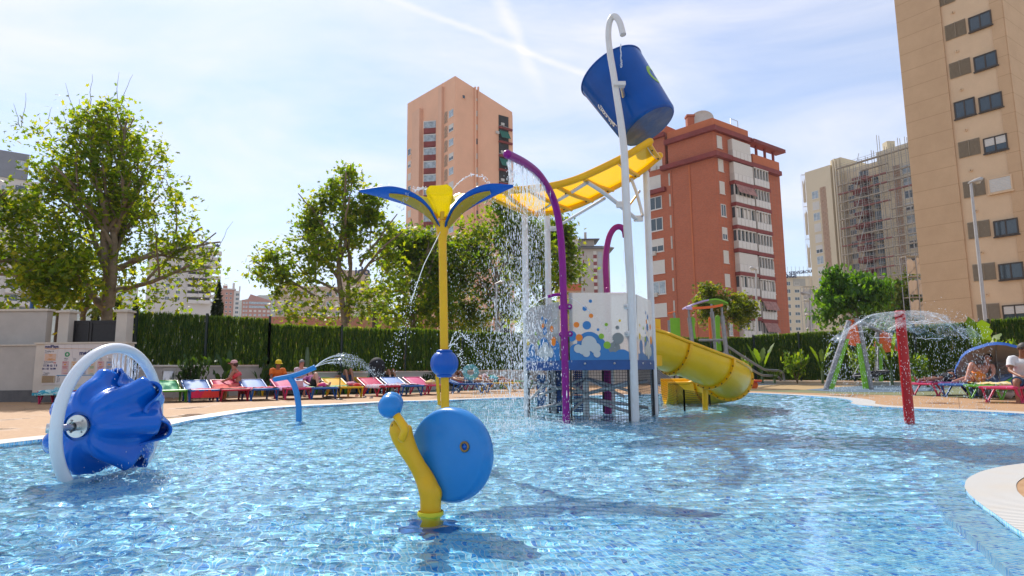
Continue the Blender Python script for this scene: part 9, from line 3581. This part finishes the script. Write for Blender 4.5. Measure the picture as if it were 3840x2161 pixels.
# clear water dome thrown from the red post
rows = []
nph_, nr_ = 160, 34
cx, cy, cz = RED_TOP
for i in range(nr_ + 1):
 f = i / nr_
 row = []
 for k in range(nph_):
  w = 2 * math.pi * k / nph_
  R_ = .84 * (1 + .30 * mnoise.noise((math.cos(w) * 1.7, math.sin(w) * 1.7, 2)) + .16 * mnoise.noise((math.cos(w) * 5, math.sin(w) * 5, 7)))
  r = .075 + R_ * f
  z = .02 + .14 * f - .55 * f * f
  z += (.03 * mnoise.noise((math.cos(w) * 6, math.sin(w) * 6, f * 3)) + .015 * mnoise.noise((math.cos(w) * 15, math.sin(w) * 15, f * 7))) * f
  row.append(V(cx + r * math.cos(w), cy + r * math.sin(w), cz + z))
 rows.append(row)
b = MB()
vs = [p for r in rows for p in r]
fs = []
for i in range(nr_):
 for k in range(nph_):
  w = 2 * math.pi * k / nph_
  f = i / nr_
  tear = mnoise.noise((math.cos(w) * 3.5, math.sin(w) * 3.5, f * 5)) + .5 * mnoise.noise((math.cos(w) * 11, math.sin(w) * 11, f * 12))
  if f > .42 and tear > .42 - 1.1 * (f - .42):
   continue
  k2 = (k + 1) % nph_
  fs.append((i * nph_ + k, i * nph_ + k2, (i + 1) * nph_ + k2, (i + 1) * nph_ + k))
b.add(vs, fs, True)
tag(b.build("water_dome", M_FILM, fix=False), kind="stuff")
# ropes of water along the dome's rim and drops falling from it
b = MB()
for j in range(12):
 w0 = rs_.uniform(0, 2 * math.pi); dw = rs_.uniform(.15, .6)
 f0 = rs_.uniform(.6, 1.0)
 pts = []
 for i in range(10):
  w = w0 + dw * i / 9
  f = min(1, f0 + .10 * mnoise.noise((w * 3, j, 0)))
  k = int((w % (2 * math.pi)) / (2 * math.pi) * nph_) % nph_
  pts.append(rows[int(f * nr_)][k] + V(0, 0, .012 * mnoise.noise((w * 8, j, 3))))
 b.tube(pts, [.003 * (1 + .8 * mnoise.noise((i * .9, j, 9))) for i in range(10)], 5, False)
tag(b.build("dome_ropes", M_DROP, fix=False), kind="stuff")
n = 3400
w = rs_.uniform(0, 2 * math.pi, n)
fz = rs_.uniform(0, 1, n) ** .8
r = .62 + .42 * rs_.random(n) ** .7 + .28 * fz * rs_.random(n)
c = np.column_stack([cx + r * np.cos(w), cy + r * np.sin(w), np.maximum(.01, (cz - .12) * (1 - fz) + .0 + rs_.normal(0, .08, n))])
drops("dome_spray", c, rs_.uniform(.0015, .004, n), rs_.uniform(1, 5, n))
n = 420
w = rs_.uniform(0, 2 * math.pi, n); r = .5 + .55 * rs_.random(n)
c = np.column_stack([cx + r * np.cos(w), cy + r * np.sin(w), cz - .55 * (r - .1) ** 2 + rs_.normal(.05, .10, n)])
drops("dome_flecks", c, rs_.uniform(.002, .005, n), 1.8, rs_.normal(0, 1, (n, 3)))

# churned water where jets and drops come down
def churn(name, cx, cy, rx, ry, n, h=.10, r0=.002, r1=.0055):
 a = rs_.uniform(0, 2 * math.pi, n); rr = np.sqrt(rs_.uniform(0, 1, n))
 c = np.column_stack([cx + rx * rr * np.cos(a), cy + ry * rr * np.sin(a), .004 + h * rs_.exponential(.22, n)])
 drops(name, c, rs_.uniform(r0, r1, n), rs_.uniform(.8, 1.6, n))

churn("churned_water", .55, 9.35, .95, .75, 1200, .13)
churn("churned_water", 5.8, 9.2, 1.25, 1.1, 1500, .09)
churn("churned_water", -2.75, 5.15, .65, .5, 500, .06, .002, .005)
churn("churned_water", -.55, 8.4, .9, .9, 700, .08)
churn("churned_water", 3.6, 13.2, .8, .8, 500, .08)
churn("churned_water", .75, 7.2, .35, .35, 120, .10, .003, .006)
churn("churned_water", .62, 4.75, .12, .12, 70, .10, .002, .005)
churn("churned_water", -1.6, 6.6, .7, .6, 260, .05, .002, .005)

# ------------------------------------------------------------------ haze over the far town
hz = MB().boxx(-2450, 2450, -60, 1900, GROUND_Z - 2.5, 215)
M_HAZE = bpy.data.materials.new("haze_air")
M_HAZE.use_nodes = True
_N, _L = M_HAZE.node_tree.nodes, M_HAZE.node_tree.links
_N.clear()
_o = _N.new("ShaderNodeOutputMaterial")
_v = _N.new("ShaderNodeVolumePrincipled")
_v.inputs["Color"].default_value = (.86, .91, .97, 1)
_v.inputs["Density"].default_value = .00022
_v.inputs["Anisotropy"].default_value = .0
_L.new(_v.outputs[0], _o.inputs["Volume"])
haze = hz.build("haze", M_HAZE)
tag(haze, kind="stuff")
scene.cycles.volume_bounces = 0
